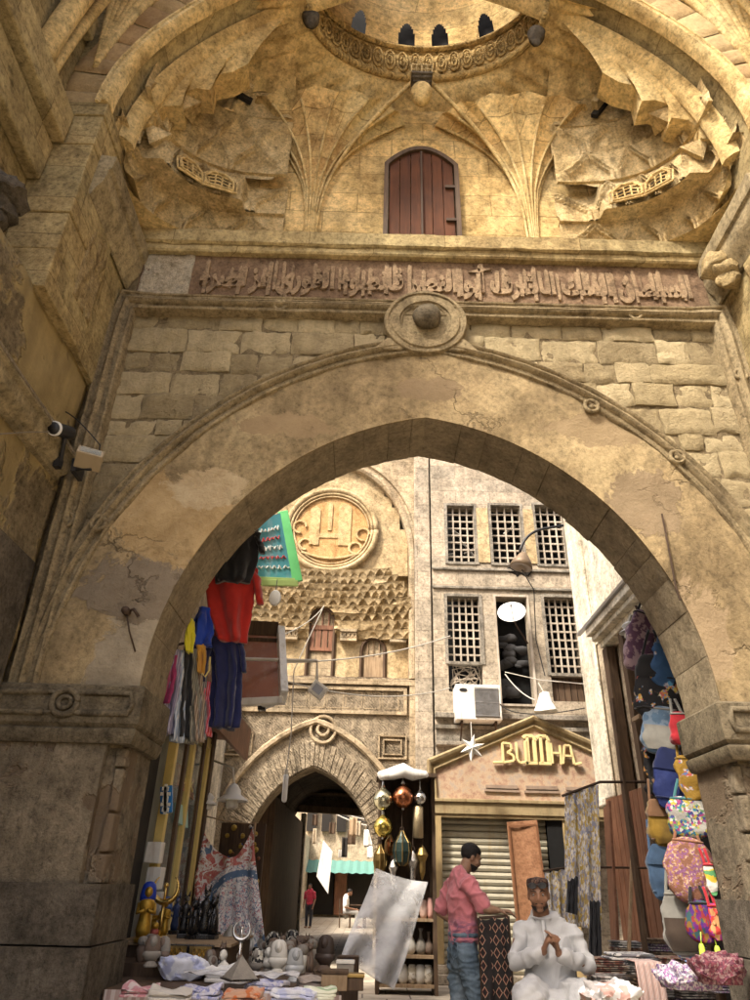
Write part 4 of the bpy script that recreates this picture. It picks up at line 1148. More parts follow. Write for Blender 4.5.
mb = MB(); mb.lathe([(.02, -.24), (.07, -.2), (.10, -.14), (.12, -.07), (.125, 0)], (c.x, c.y+.14, c.z-.15), 14); mb.xform(Matrix.Identity(4)).build('bracket_corbel', M['hood_plain'], gate, smooth=True)
for px, py, Y in ((311, 22, 4.25), (537, 38, 4.3)):
    c = at(px, py, Y); mb = MB()
    mb.lathe([(.001, -.14), (.04, -.10), (.05, -.05), (.085, 0), (.10, .08), (.001, .09)], c, 18)
    mb.jitter(.03, 9, px).build('ring_pendant', M['plinth'], gate, smooth=True)

AY0, AY1, AA, AB, AZ = 3.85, 4.14, 3.0, 2.75, 7.6
def harch(t, k=0): return (XC+(AA+k)*cos(t), AZ+(AB+k)*sin(t)+.75*max(0, 1-abs(cos(t)))**1.8)
# squinches: tiers of small niches stepping out over the corners
TZ = [7.33, 7.76, 8.26, 8.74, 9.2, 9.62]; TS = [1.0, .80, .86, .835, .79]
def squinch(sgn):
    cx, cy = XC+sgn*1.50, 4.02; A, B = 1.52, 1.13
    def pw(x): return max(0, x)**.72
    for k in range(5):
        z0, z1 = TZ[k], TZ[k+1]; s0, s1 = TS[k], TS[k]-.03
        nc = [5, 5, 4, 4, 3][k]; off = .5*(k % 2)/nc
        mb = MB()
        def sc0(u, k=k): return TS[k] + (.13*smooth((.24-u)/.06)*.9*(k == 1) + .13*smooth((u-.84)/.05)*(k == 1))
        def fn(u, v, k=k, z0=z0, z1=z1, nc=nc, off=off):
            th = PI/2*u; cu = ((u+off)*nc) % 1.0; du = abs(2*cu-1)
            er = smooth((noise.noise(Vector((u*3.1+k*2.2, v*1.3, sgn*4.0+k)))+.42)/.35)
            shp = min(1, .30+.62*(1-du)*1.15) if du < .9 else .3
            ins = 0; rim = 0
            d = (shp-v)
            if du < .88 and v < shp: ins = (.045*min(1, d/.35)*min(1, (.88-du)/.25))
            for w_, h_ in ((.0, .045), (.13, .045)):
                if (abs(d-w_) < h_ and du < .93) or (abs(du-(.90-w_*.9)) < h_*.9 and v < .34): rim = .026
            s = lerp(sc0(u), sc0(u)+(.06 if k == 1 else -.035), v**1.4)
            r = 1+(ins-rim)*er*.9 - .010*fbm((u*7, v*4+k*3, sgn), 5)
            x = cx+sgn*A*s*pw(cos(th))*r; y = cy+B*s*pw(sin(th))*r
            return Vector((x, min(y, 5.30), lerp(z0, z1, v)))
        mb.grid(fn, nc*30, 34)
        if k > 0:
            mb.grid(lambda u, v, k=k, z0=z0: Vector((cx+sgn*A*lerp(TS[k-1]+.03, sc0(u), v)*pw(cos(PI/2*u)), cy+B*lerp(TS[k-1]+.03, sc0(u), v)*pw(sin(PI/2*u)), z0-.004*v)), 80, 3)
        mb.jitter(.004, 8, k)
        o = mb.build('muqarnas_tier', M['hood_cell'], gate, auto=35)
        if k == 1:
            for uc in (.47, .69):
                def pt(x_, z_, o_=.024):
                    u = uc+(x_-.5)*.19; th = PI/2*u; s = TS[1]+.01+.05*z_
                    return Vector((cx+sgn*A*(s-.02-o_)*pw(cos(th)), cy+B*(s-.02-o_)*pw(sin(th)), z0+.05+.30*z_))
                hexa = [(0, .0), (0, .55), (.28, .95), (.72, .95), (1, .55), (1, .0), (0, .0)]
                g = MB(); g.tube([pt(a, b, .034) for a, b in hexa], .016, 6); g.tube([pt(.5+(a-.5)*1.25, .45+(b-.45)*1.22, .022) for a, b in hexa], .012, 6)
                for q in range(4):
                    g.tube([pt(.02, .02+q*.22), pt(.5, min(.9, .22+q*.24)), pt(.98, .02+q*.22)], .011, 5)
                    g.tube([pt(.14+q*.24, .02), pt(.14+q*.24+.03, .55+.3*(q in (1, 2)))], .010, 5)
                gg = g.build('pierced_grille', M['hood_plain'], o)
                r_ = MB(); r_.add([pt(a, b, .010) for a, b in hexa[:-1]], [(0, 1, 2, 3, 4, 5)]); r_.build('grille_shade', M['dark'], gg)  # dark plate on the surface, painted as shade behind the grille
    mb = MB(); mb.grid(lambda u, v: Vector((lerp(cx+sgn*A*.97*pw(cos(PI/2*u)), XC+sgn*3.0, v), lerp(cy+B*.97*pw(sin(PI/2*u)), 5.2 if u > .02 else 4.0, v), 7.325-.02*nz(u*5, v*5, 1))), 40, 6); mb.build('squinch_underside', M['hood_plain'], gate, smooth=True)
    mb = MB(); mb.grid(lambda u, v: Vector((cx+sgn*A*lerp(TS[4]-.035, .15, v)*pw(cos(PI/2*u)), cy+B*lerp(TS[4]-.035, .15, v)*pw(sin(PI/2*u)), TZ[5]+.5*math.sin(v*PI/2)+.03*tri(u*7)*(1-v))), 60, 10)
    mb.build('squinch_head', M['hood_plain'], gate, smooth=True)
    # dark bar standing in for a shaded groove higher up
    mb = MB(); a = at(212, 72, 4.55) if sgn < 0 else at(602, 92, 4.55); b = at(250, 95, 4.75) if sgn < 0 else at(640, 68, 4.75)
    if sgn > 0: a, b = Vector((a.x, 4.75, a.z)), Vector((b.x, 4.5, b.z))
    a, b = a+Vector((0, .10, .03)), b+Vector((0, .10, .03)); mb.bar(a, b, .05, .08)
    sl = mb.build('slot_shade', M['dark'], gate)
    mb = MB(); up = Vector((0, -.06, .075)); mb.bar(a+up, b+up, .16, .08)
    for k in range(5): q = a.lerp(b, .1+k*.2); mb.tube([q+up*.9+Vector((.03*cos(x), -.06, .03*sin(x))) for x in [2*PI*i/8 for i in range(9)]], .008, 5)
    mb.jitter(.006, 9, 1).build('slot_lintel', M['hood_cell'], gate, auto=40)
    # front lip of the squinch: a plate under the arch with a stepped, toothed inner edge
    zig = [(248, 62), (232, 70), (213, 74), (210, 88), (196, 86), (183, 90), (181, 103), (164, 104), (156, 110), (152, 122), (136, 124), (128, 130), (132, 146), (122, 152), (124, 168), (133, 176)]
    zp = [at(x, y, 4.30) for x, y in zig]
    inner = [(XC+sgn*abs(q.x-XC), q.z) for q in zp]
    outer = []
    for i_ in range(len(inner)):
        f_ = i_/(len(inner)-1); tt = lerp(rad(116), rad(176), f_); x_, z_ = harch(tt, .02); outer.append((XC+sgn*abs(x_-XC), z_))
    NS = len(inner); vs = []; soft = []; mb = MB()
    for i_ in range(NS):
        nb = [inner[max(0, min(NS-1, i_+d_))] for d_ in range(-3, 4)]; soft.append((sum(q[0] for q in nb)/7, sum(q[1] for q in nb)/7))
    for (a_, b_, s_) in zip(outer, inner, soft):
        for q in range(7):
            w_ = q/6; k_ = max(0, (w_-.6)/.4); tx, tz = lerp(s_[0], b_[0], k_), lerp(s_[1], b_[1], k_); x_, z_ = lerp(a_[0], tx, w_), lerp(a_[1], tz, w_)
            vs.append((x_, 4.16+.16*w_**1.6-.012*fbm((x_*5, z_*5, 2)), z_))
        vs.append((b_[0]+sgn*.03, 4.62, b_[1]+.05)); 
    mb.add(vs, [(i_*8+q, i_*8+q+1, i_*8+9+q, i_*8+8+q) for i_ in range(NS-1) for q in range(7)])
    mb.build('squinch_lip', M['hood_plain'], gate, auto=35)
    for i_ in (5, 9):
        q = Vector((inner[i_][0], 4.34, inner[i_][1])); mb = MB()
        mb.add([q, q+Vector((sgn*-.17, .10, .03)), q+Vector((sgn*-.02, .34, .0)), q+Vector((sgn*.02, .06, -.20)), q+Vector((sgn*.1, .0, .06))], [(0, 1, 2), (0, 1, 3), (1, 2, 3), (0, 3, 4), (0, 4, 1)])
        mb.build('squinch_tooth', M['hood_cell'], gate)
for sgn in (-1, 1): squinch(sgn)

# front arch of the hood
mb = MB(); N = 64
def afront(y):
    inn = [harch(PI-PI*i/N) for i in range(N+1)]
    n = len(inn); top = 11.7
    out = [(x, top) for x, z in inn]
    mb.add([(x, y, z) for x, z in inn]+[(x, y, z) for x, z in out], [(i, i+1, n+i+1, n+i) for i in range(n-1)])
    for a, b in ((XC-4.4, XC-AA), (XC+AA, XC+4.4)):
        mb.add([(a, y, 5.3), (b, y, 5.3), (b, y, AZ), (a, y, AZ), (b, y, top), (a, y, top)], [(0,1,2,3), (3,2,4,5)])
afront(AY0); afront(AY1)
mb.grid(lambda u, v: Vector((harch(PI*u)[0], lerp(AY0, AY1, v), harch(PI*u)[1])), N, 3)
for s_ in (-1, 1):
    x = XC+s_*AA
    mb.add([(x, AY0, 5.3), (x, 5.1, 5.3), (x, 5.1, AZ), (x, AY0, AZ)], [(0,1,2,3)])
    mb.add([(x, AY0, 5.3), (XC+s_*4.4, AY0, 5.3), (XC+s_*4.4, 5.1, 5.3), (x, 5.1, 5.3)], [(0,1,2,3)])
    mb.add([(x, AY1, AZ), (x, 5.2, AZ), (x, 5.2, 10.1), (x, AY1, 10.1)], [(0,1,2,3)])
mb.add([(XC-4.4, AY0, 11.7), (XC+4.4, AY0, 11.7), (XC+4.4, AY1, 11.7), (XC-4.4, AY1, 11.7)], [(0,1,2,3)])
mb.add([(XC-4.4, 5.64, 7.3), (XC+4.4, 5.64, 7.3), (XC+4.4, 5.64, 12.6), (XC-4.4, 5.64, 12.6)], [(0,1,2,3)])
mb.build('hood_front', M['jamb'], gate)
# voussoirs of the hood arch
mb = MB(); rv = random.Random(4); t = 0; sd = 500
cuts = [0]
while cuts[-1] < PI-.02: cuts.append(min(PI, cuts[-1]+rv.uniform(.07, .13)))
for a, b in zip(cuts, cuts[1:]):
    d = rv.uniform(-.006, .01)
    def fn(u, v, a=a, b=b, d=d):
        tt = lerp(a+.0015, b-.0015, u); k = lerp(.02, .50, v); e = min(u, 1-u, v, 1-v); e = max(0, 1-e/.07)
        x, z = harch(tt, k); return Vector((x, AY0-.025-d+e*e*.02-.008*fbm((x*3, z*3, 1)), z))
    mb.grid(fn, 6, 8)
M['vous'] = stone('hood_voussoir_stone', (.42,.30,.15), (.54,.41,.22), (.30,.17,.075), 1.0, .5, island=.6, streak=.2)
mb.build('hood_voussoirs', M['vous'], gate, auto=40)
HPROF = [(-.03, .06), (-.03, -.03), (0, -.075), (.03, -.08), (.05, -.05), (.065, -.05), (.075, -.07), (.095, -.07), (.10, .05)]
sweep([(harch(PI-PI*i/80)[0], AY0-.01, harch(PI-PI*i/80)[1]) for i in range(81)], [(a-.02, d) for a, d in HPROF]).jitter(.005, 6, 3).build('hood_arch_moulding', M['hood_plain'], gate, auto=40)
sweep([(harch(PI-PI*i/80, -.04)[0], AY1+.02, harch(PI-PI*i/80, -.04)[1]) for i in range(81)], [(0, -.06), (-.05, -.03), (-.10, .04), (-.10, .1), (0, .1)]).build('inner_arch_moulding', M['hood_plain'], gate, auto=40)
# jamb courses, corner corbel and cyma cornices
for s_ in (-1, 1):
    x = XC+s_*AA
    mb = MB(); z_ = 5.3; rj = random.Random(11+s_)
    while z_ < 7.6:
        h = rj.uniform(.3, .5); z1 = min(7.62, z_+h); d = rj.uniform(0, .02)
        xa, xb = x+s_*.0, x+s_*.42
        mb.box(min(x-s_*.02-s_*d, xb), max(x-s_*.02-s_*d, xb), AY0-.03-d, AY0+.72, z_+.004, z1-.004); z_ = z1
    mb.jitter(.006, 5, 3).build('jamb_blocks', M['jamb'], gate, bevel=.01)
    PRC = [(0, 6.56), (.02, 6.57), (.03, 6.60), (.05, 6.66), (.10, 6.74), (.115, 6.82), (.115, 6.90), (.14, 6.92), (.15, 7.02), (.15, 7.08), (0, 7.10)]
    vs = []; n = len(PRC); k = 12
    for i in range(k+1):
        for d, z_ in PRC: vs.append((x-s_*(d+.02), lerp(AY0+.12, 5.06, i/k), z_))
    mb = MB().add(vs, [(i*n+j, i*n+(j+1) % n, (i+1)*n+(j+1) % n, (i+1)*n+j) for i in range(k) for j in range(n)]+[tuple(range(n)), tuple(range((k+1)*n-1, k*n-1, -1))])
    mb.jitter(.006, 6, 4).build('cyma_cornice', M['cyma'], gate, auto=35)
    mb = MB()
    mb.sheet(lambda u, v: Vector((x-s_*.035-s_*.02*fbm((u*5, v*5, s_)), lerp(4.2, 4.56, u)+.02*nz(u*5, v*5, 3), lerp(5.62, 6.5, v))), 16, 24, (s_*.05, 0, 0))
    mb.build('worn_panel', M['bare_yellow'], gate, smooth=True)
# vault springer ribs on the wall outside the arch
for s_ in (-1, 1):
    mb = MB()
    for k in range(6):
        a = Vector((XC+s_*3.22, AY0-.02, 8.2)); e = Vector((XC+s_*(3.1-.28*k), AY0-.05-.5*(5-k)/5, 11.4))
        mid = Vector((XC+s_*(3.32-.05*k), AY0-.04, 9.7))
        mb.tube(bez(a, mid, e, 16), [.03+.002*i for i in range(17)], 8)
    mb.build('springer_ribs', M['hood_plain'], gate, smooth=True)

# ------------------------------------------------ side walls of the porch
def side_wall(s_, label):
    w = thing('porch_side_wall', label, 'wall', (XC+s_*3.1, 3.5, 0))
    x = XC+s_*3.06
    mb = MB(); mb.sheet(lambda u, v: Vector((x+s_*.0-s_*.03*fbm((u*6, v*6, s_*3)), lerp(.4, 5.0, u), lerp(0, 5.32, v))), 70, 76, (s_*.6, 0, 0))
    mb.build('lower_wall', M['sidewall'], w, smooth=True)
    x2 = XC+s_*3.42
    mb = MB(); mb.sheet(lambda u, v: Vector((x2-s_*.02*fbm((u*6, v*6, s_*5)), lerp(.4, 3.87, u), lerp(5.3, 12.5, v))), 50, 60, (s_*.3, 0, 0))
    mb.build('upper_wall', M['jamb'], w, smooth=True)
    # lower rail
    PR = [(0, 4.22), (.05, 4.23), (.06, 4.26), (.10, 4.28), (.12, 4.31), (.12, 4.40), (.15, 4.42), (.15, 4.47), (0, 4.50)]
    vs = []; n = len(PR); k = 14
    for i in range(k+1):
        for d, z_ in PR: vs.append((x-s_*d, lerp(2.5, 4.88, i/k), z_))
    mb = MB().add(vs, [(i*n+j, i*n+(j+1) % n, (i+1)*n+(j+1) % n, (i+1)*n+j) for i in range(k) for j in range(n)]+[tuple(range(n)), tuple(range((k+1)*n-1, k*n-1, -1))])
    mb.jitter(.008, 5, 2).build('rail_moulding', M['cyma'], w, auto=35)
    MB().box(min(x-s_*.155, x-s_*.12), max(x-s_*.155, x-s_*.12), 2.5, 4.86, 4.44, 4.458).build('pale_fillet', M['bare_white'], w)
    # dado block
    mb = MB(); mb.box(min(x-s_*.05, x), max(x-s_*.05, x), 2.5, 4.9, 2.4, 3.5); mb.jitter(.015, 4, 3).build('dado', M['plinth'], w)
    # upper horizontal mouldings and pilasters
    mb = MB()
    for za, zb, d in ((6.5, 6.95, .12), (7.0, 7.4, .2), (8.6, 8.9, .1), (5.32, 5.5, .07)):
        mb.box(min(x2-s_*d, x2), max(x2-s_*d, x2), .5, 3.80, za, zb)
    mb.jitter(.006, 5, 3).build('string_courses', M['jamb'], w, bevel=.02)
    mb = MB()
    for ya in (3.35, 2.55):
        mb.tube(bez((x2-s_*.05, ya, 7.4), (x2-s_*.1, ya, 8.8), (x2-s_*.9, ya-.1, 10.9), 16), .1, 10)
        mb.tube(bez((x2-s_*.05, ya+.16, 7.4), (x2-s_*.1, ya+.2, 8.8), (x2-s_*.7, ya+.3, 10.9), 16), .05, 8)
    mb.build('wall_ribs', M['hood_plain'], w, smooth=True)
    return w
wl = side_wall(-1, 'brown porch wall with rough yellow patches, beside the pier under the security camera')
wr = side_wall(1, 'brown porch wall with moulded courses, beside the pier with hanging bags')
c = at(4, 195, 3.4); mb = MB()
for k in range(3): mb.sphere((c.x-.03*k, c.y+.03*k, c.z-.12*k), .16-.03*k, 20, 14, (1, 1, .75))
mb.jitter(.07, 6, 3).jitter(.025, 18, 3).build('broken_corbel', M['plinth'], wl, auto=40)
c = at(716, 268, 4.7); mb = MB()
for k in range(3): mb.sphere((c.x+.05+.03*k, c.y+.03, c.z-.12*k+.1), .15-.03*k, 20, 14, (1, 1, .8))
mb.jitter(.07, 6, 6).jitter(.025, 18, 6).build('broken_corbel', M['bare_yellow'], wr, auto=40)

# security camera, floodlight
p = at(60, 430, 4.45)
sc = thing('security_camera', 'white ringed bullet security camera on the porch wall beside the frame moulding', 'camera', p)
d = Vector((-.12, -.75, -.35)).normalized()
q = p - d*.10
MB().tube([p+d*.06, p-d*.14], .052, 18).build('housing', M['plastic_b'], sc, smooth=False, bevel=.006)
MB().tube([p+d*.058, p+d*.078], .058, 20).build('face_ring', M['white_clean'], sc)
MB().tube([p+d*.07, p+d*.084], .048, 20).build('lens', M['plastic_b'], sc, smooth=True)
mb = MB(); mb.tube([p-d*.08, p-d*.10+Vector((-.02, .03, -.08)), p+Vector((-.06, .25, -.16))], .018, 8); mb.box(p.x-.09, p.x-.04, p.y+.2, p.y+.26, p.z-.2, p.z-.12)
mb.build('bracket', M['plastic_b'], sc)
p = at(89, 459, 4.72)
fl = thing('floodlight', 'small tan floodlight box tilted down in front of the left frame moulding', 'floodlight', p)
Rm = Matrix.Rotation(rad(-28), 4, 'X') @ Matrix.Rotation(rad(22), 4, 'Z') @ Matrix.Rotation(rad(-8), 4, 'Y')
mb = MB(); mb.obox(p, (.20, .16, .09), Rm); mb.build('casing', paint('tan_casing', (.36,.29,.19), .5, 0, .3), fl, bevel=.008)
mb = MB(); mb.obox(p+Rm.to_3x3()@Vector((0, -.083, -.005)), (.16, .006, .06), Rm); mb.build('lens', M['glass'], fl)
mb = MB(); mb.box(p.x-.14, p.x-.10, p.y+.02, p.y+.2, p.z-.10, p.z+.02); mb.box(p.x-.13, p.x+.02, p.y+.03, p.y+.06, p.z-.08, p.z-.055); mb.jitter(.01, 9, 1).build('mount', M['plastic_b'], fl, bevel=.008)
a = at(66, 412, 4.6); b = at(100, 445, 4.85); e = at(78, 418, 4.85)
tag(MB().tube(bez(a, e, b, 10)+[b+Vector((0, .02, -.08))], .006, 6).build('cable', M['cable_b']), 'black cable looping from the security camera across the frame moulding', 'cable')
tag(MB().tube([at(0, 434, 3.9), at(30, 432, 4.2), at(55, 432, 4.45)], .004, 6).build('cable', paint('dusty_cable', (.22,.19,.15), .7)), 'thin pale cable running straight along the wall to the security camera', 'cable')
# ---------------------------------------------------------------- ground
M['paving'] = stone('street_paving', (.22,.19,.15), (.30,.27,.22), (.15,.13,.10), 1.2, .35, streak=0, joints=(.9,.6))
T = NT('paving_flat'); P = T.pos
k = T.n.new('ShaderNodeTexBrick'); T.link(P, k.inputs['Vector']); k.inputs['Scale'].default_value = 1; k.inputs['Brick Width'].default_value = .7; k.inputs['Row Height'].default_value = .45
k.inputs['Mortar Size'].default_value = .012; k.inputs['Color1'].default_value = (.36,.31,.24,1); k.inputs['Color2'].default_value = (.44,.39,.31,1); k.inputs['Mortar'].default_value = (.1,.085,.07,1)
cc = T.mix(.7, k.outputs['Color'], T.ramp(T.noise(P, 3, 6), [(.3, .5), (.65, 1.15)]), 'MULTIPLY'); T.bump(T.math('SUBTRACT', T.noise(P, 9, 5), T.math('MULTIPLY', k.outputs['Fac'], .5)), .4, .02)
M['paving'] = T.fin(cc, .75, 0, .3)
mb = MB(); mb.grid(lambda u, v: Vector((lerp(-60, 60, u), lerp(-30, 140, v), 0)), 24, 34)
tag(mb.build('ground', M['paving'], recenter=False), kind='structure')

# ---------------------------------------------------------------- rear portal (plane Y = 15)
RY = 15.0; RX = -1.12
rp = thing('rear_portal', 'pale carved stone portal across the courtyard with a dark doorway and round orange medallion', 'portal', (RX, RY+.3, 0))
def rarch(a, spring, apex, n=20):
    e = ((apex-spring)**2-a*a)/(2*a); Rr = a+e; tm = math.acos(max(-1, min(1, e/Rr)))
    h = [(Rr*cos(tm*i/n)-e, Rr*sin(tm*i/n)) for i in range(n+1)]
    L = [(-x, z) for x, z in h]; return [(RX+x, spring+z) for x, z in L+h[:-1][::-1]]
def wall_with_arch(pts, x0, x1, z1, ya, yb, mat_, name, par):
    mb = MB(); n = len(pts)
    for y in (ya, yb):
        mb.add([(x, y, z) for x, z in pts]+[(x, y, z1) for x, z in pts], [(i, i+1, n+i+1, n+i) for i in range(n-1)])
        zs = pts[0][1]
        for a, b in ((x0, pts[0][0]), (pts[-1][0], x1)):
            mb.add([(a, y, 0), (b, y, 0), (b, y, zs), (a, y, zs), (b, y, z1), (a, y, z1)], [(0,1,2,3), (3,2,4,5)])
    full = [(pts[0][0], 0)]+pts+[(pts[-1][0], 0)]
    k = len(full)
    mb.add([(x, ya, z) for x, z in full]+[(x, yb, z) for x, z in full], [(i, i+1, k+i+1, k+i) for i in range(k-1)])
    mb.add([(x0, ya, z1), (x1, ya, z1), (x1, yb, z1), (x0, yb, z1)], [(0,1,2,3)])
    mb.add([(x1, ya, 0), (x1, yb, 0), (x1, yb, z1), (x1, ya, z1), (x0, ya, 0), (x0, yb, 0), (x0, yb, z1), (x0, ya, z1)], [(0,1,2,3), (4,5,6,7)])
    return mb.build(name, mat_, par)
dp = rarch(1.29, 1.75, 3.53)
wall_with_arch(dp, -4.6, 1.38, 5.42, RY+.25, RY+.9, M['rear_carved'], 'lower_wall', rp)
# voussoir band with joggled blocks
mb = MB(); o1 = rarch(1.31, 1.75, 3.56, 26); o2 = rarch(1.78, 1.75, 4.08, 26)
for i in range(len(o1)-1):
    a, b, c_, d_ = o1[i], o1[i+1], o2[i+1], o2[i]; g = .04
    def ip(p, q, t): return (lerp(p[0], q[0], t), lerp(p[1], q[1], t))
    pr = .02*(i % 2)
    mb.prism([ip(a, b, g), ip(b, a, g), ip(c_, d_, g), ip(d_, c_, g)], RY+.215-pr*.6, RY+.30)
mb.jitter(.006, 8, 2).build('door_voussoirs', M['rear_carved'], rp, bevel=.01)
# framed relief panels over the door
def frame_rect(mb, x0, x1, z0, z1, y, t, d=.08):
    for a in ((x0, x1, z0, z0+t), (x0, x1, z1-t, z1), (x0, x0+t, z0+t, z1-t), (x1-t, x1, z0+t, z1-t)): mb.box(a[0], a[1], y-d, y+.05, a[2], a[3])
mb = MB(); mb.box(-3.25, -3.13, RY+.16, RY+.3, 1.6, 5.3); mb.box(.86, .98, RY+.16, RY+.3, 1.6, 5.3); mb.box(-3.25, .98, RY+.15, RY+.3, 5.24, 5.36); frame_rect(mb, -3.1, .80, 4.62, 5.2, RY+.25, .07, .06)
for k in range(9):
    x = lerp(-2.95, .65, (k+.5)/9); frame_rect(mb, x-.18, x+.18, 4.74, 5.10, RY+.265, .02, .02)
p_ = [(x, RY+.2, z) for x, z in rarch(2.02, 1.75, 4.45, 24)]
mb.tube(p_, .07, 6)
c0 = (RX+.15, 4.28)
for r_ in (.27, .12): mb.tube([(c0[0]+r_*cos(q), RY+.19, c0[1]+r_*sin(q)) for q in [2*PI*i/20 for i in range(21)]], .035, 6)
for s_ in (-1, 1):
    frame_rect(mb, RX+s_*1.62-.3, RX+s_*1.62+.3, 3.72, 4.2, RY+.26, .03, .06); frame_rect(mb, RX+s_*1.62-.2, RX+s_*1.62+.2, 3.8, 4.12, RY+.26, .03, .06)
mb.jitter(.008, 6, 1).build('relief_frames', M['rear'], rp, auto=40)
# upper niche: recessed back wall with windows, muqarnas hood, round medallion
NX, NZ = -1.05, 9.05
def bw(u, v): return Vector((lerp(-3.4, .85, u), RY+.62-.02*fbm((u*9, v*9, 1)), lerp(5.4, 9.0, v)))
RW = [(-1.46, -.86, 5.50, 6.75, 7.12), (-.22, .32, 5.50, 6.1, 6.42)]
def inw(x, z):
    for a, b, z0, zs, za in RW:
        if a < x < b and z0 < z < zs+(za-zs)*math.sqrt(max(0, 1-((x-(a+b)/2)/((b-a)/2))**2)): return True
    return False
mb = MB(); mb.grid(bw, 140, 110, skip=lambda u, v: inw(lerp(-3.4, .85, u), lerp(5.4, 9.0, v)))
mb.build('niche_wall', M['rear_warm'], rp, smooth=True)
for i, (a, b, z0, zs, za) in enumerate(RW):
    mb = MB(); t = .07; n = 10
    arch = [((a+b)/2+(b-a)/2*cos(q), zs+(za-zs)*sin(q)) for q in [PI*k/n for k in range(n+1)]]
    outl = [(b, z0)]+arch+[(a, z0)]
    mb.tube([(x, RY+.60, z) for x, z in outl], .045, 4); mb.box(a-.08, b+.08, RY+.5, RY+.7, z0-.08, z0)
    w = mb.build('rear_window', M['wood_dark'], rp)
    zm = lerp(z0, zs, .45)
    MB().box(a, b, RY+.9, RY+.93, z0, za).build('dark_interior', M['black'], w)
    mb = MB()
    if i == 0:
        for k in range(4): xx = lerp(a, b, (k+.5)/4); mb.box(xx-.06, xx+.06, RY+.63, RY+.67, zm+.12, zs-.12)
        mb.box(a, b, RY+.61, RY+.66, zs-.14, zs-.04); mb.box(a, b, RY+.61, RY+.66, zm+.04, zm+.12)
        for k in range(5): xx = lerp(a, b, k/4); mb.box(xx-.012, xx+.012, RY+.62, RY+.65, zs-.05, za)
    else:
        mb.box(a+.02, b-.02, RY+.63, RY+.68, z0+.03, zs-.1); 
        for k in range(5): xx = lerp(a, b, k/4); mb.box(xx-.012, xx+.012, RY+.62, RY+.65, zs-.1, za)
    mb.build('shutter', M['wood_mid'] if i else M['wood_red'], w)
# tiers of muqarnas stepping forward under the medallion
tz = [6.38, 6.58, 6.76, 6.95, 7.12, 7.30, 7.46, 7.62, 7.78, 7.94]
for k in range(9):
    z0, z1 = tz[k], tz[k+1]; nc = [15, 20, 17, 21, 16, 20, 17, 18, 15][k]; dep = [.03, .12, .10, .18, .16, .24, .27, .31, .36][k]; half = [2.05, 2.04, 2.0, 1.96, 1.92, 1.86, 1.78, 1.66, 1.5][k]
    mb = MB()
    def fn(u, v, k=k, z0=z0, z1=z1, nc=nc, dep=dep, half=half):
        cu = ((u*nc+.5*(k % 2)) % 1.0); du = abs(2*cu-1); hh = random.Random(int(u*nc+.5*(k % 2))*31+k*7).random(); arch = (1-du**1.6)*(.55+.4*hh)
        ins = (.03+.09*hh)*math.sqrt(max(0, 1-du*du))*(1-.5*v)*smooth((nz(u*6+k*3, v*.7, k*2.2)+.5)/.5) if v < arch else 0
        x = NX+lerp(-half, half, u)
        curve = .25*(abs(2*u-1))**2.2
        return Vector((x, RY+.58-dep-curve+ins-.05*v*v, lerp(z0, z1, v)))
    def skp(u, v, z0=z0, z1=z1, half=half): 
        x = NX+lerp(-half, half, u); return inw(x, lerp(z0, z1, v)) 
    mb.grid(fn, nc*14, 16, skip=skp)
    mb.grid(lambda u, v, z0=z0, dep=dep, half=half: Vector((NX+lerp(-half, half, u), RY+.62-(dep+.25*abs(2*u-1)**2.2+.0)*v, z0)), nc*2, 2, skip=lambda u, v, z0=z0, half=half: inw(NX+lerp(-half, half, u), z0+.02))
    mb.jitter(.022, 3.2, k).jitter(.010, 11, k).build('muqarnas_tier', M['rear_warm'], rp, auto=40)
# pierced strips between the windows
for a, b in ((-2.35, -1.7), (-.72, -.34), (.42, .8)):
    mb = MB(); mb.box(a, b, RY+.42, RY+.60, 6.30, 6.36); mb.box(a, b, RY+.42, RY+.60, 6.52, 6.58)
    n = int((b-a)/.09)
    for q in range(n): xx = lerp(a, b, (q+.5)/n); mb.tube([(xx+.035*cos(w_), RY+.45, 6.44+.06*sin(w_)) for w_ in [2*PI*i/8 for i in range(9)]], .012, 4)
    mb.box(a, b, RY+.5, RY+.60, 6.36, 6.52); mb.build('pierced_strip', M['rear'], rp)
# medallion
mb = MB(); MR = 1.10
mb.lathe([(.001, 0), (MR-.1, .001), (MR-.1, -.06)], (NX, RY+.30, NZ), 48, Matrix.Rotation(rad(90), 3, 'X'))
med = mb.build('medallion', M['rear_orange'], rp)
mb = MB()
for r_, t in ((MR, .07), (MR-.10, .035), (MR-.18, .02)): mb.tube([(NX+r_*cos(q), RY+.26, NZ+r_*sin(q)) for q in [2*PI*i/48 for i in range(49)]], t, 8)
mb.build('medallion_border', M['rear_warm'], med, smooth=True)
mb = MB()
for x, z0, z1, w in ((-.42, -.42, .66, .12), (.32, -.42, .74, .15), (-.05, -.02, .80, .05)):
    mb.prism([(NX+x-w, NZ+z0), (NX+x+w, NZ+z0), (NX+x+w*1.05, NZ+z1-.1), (NX+x, NZ+z1), (NX+x-w*1.05, NZ+z1-.1)], RY+.27, RY+.31)
mb.box(NX-.5, NX+.45, RY+.275, RY+.31, NZ-.22, NZ-.10)
for cx_, cz_, r_ in ((-.78, .05, .16), (.78, -.12, .16), (-.62, -.42, .14), (.6, -.5, .15)):
    mb.tube([(NX+cx_+r_*cos(q), RY+.27, NZ+cz_+r_*sin(q)) for q in [2*PI*i/14 for i in range(12)]], .035, 6)
mb.tube([(NX+x, RY+.27, NZ-.66-.12*math.cos(x*2.6)) for x in [-.7+.1*i for i in range(15)]], .04, 6)
mb.build('medallion_lettering', stone('medallion_relief', (.50,.36,.18), (.55,.42,.23), (.44,.30,.14), 2, .3, streak=.2), med, smooth=False)
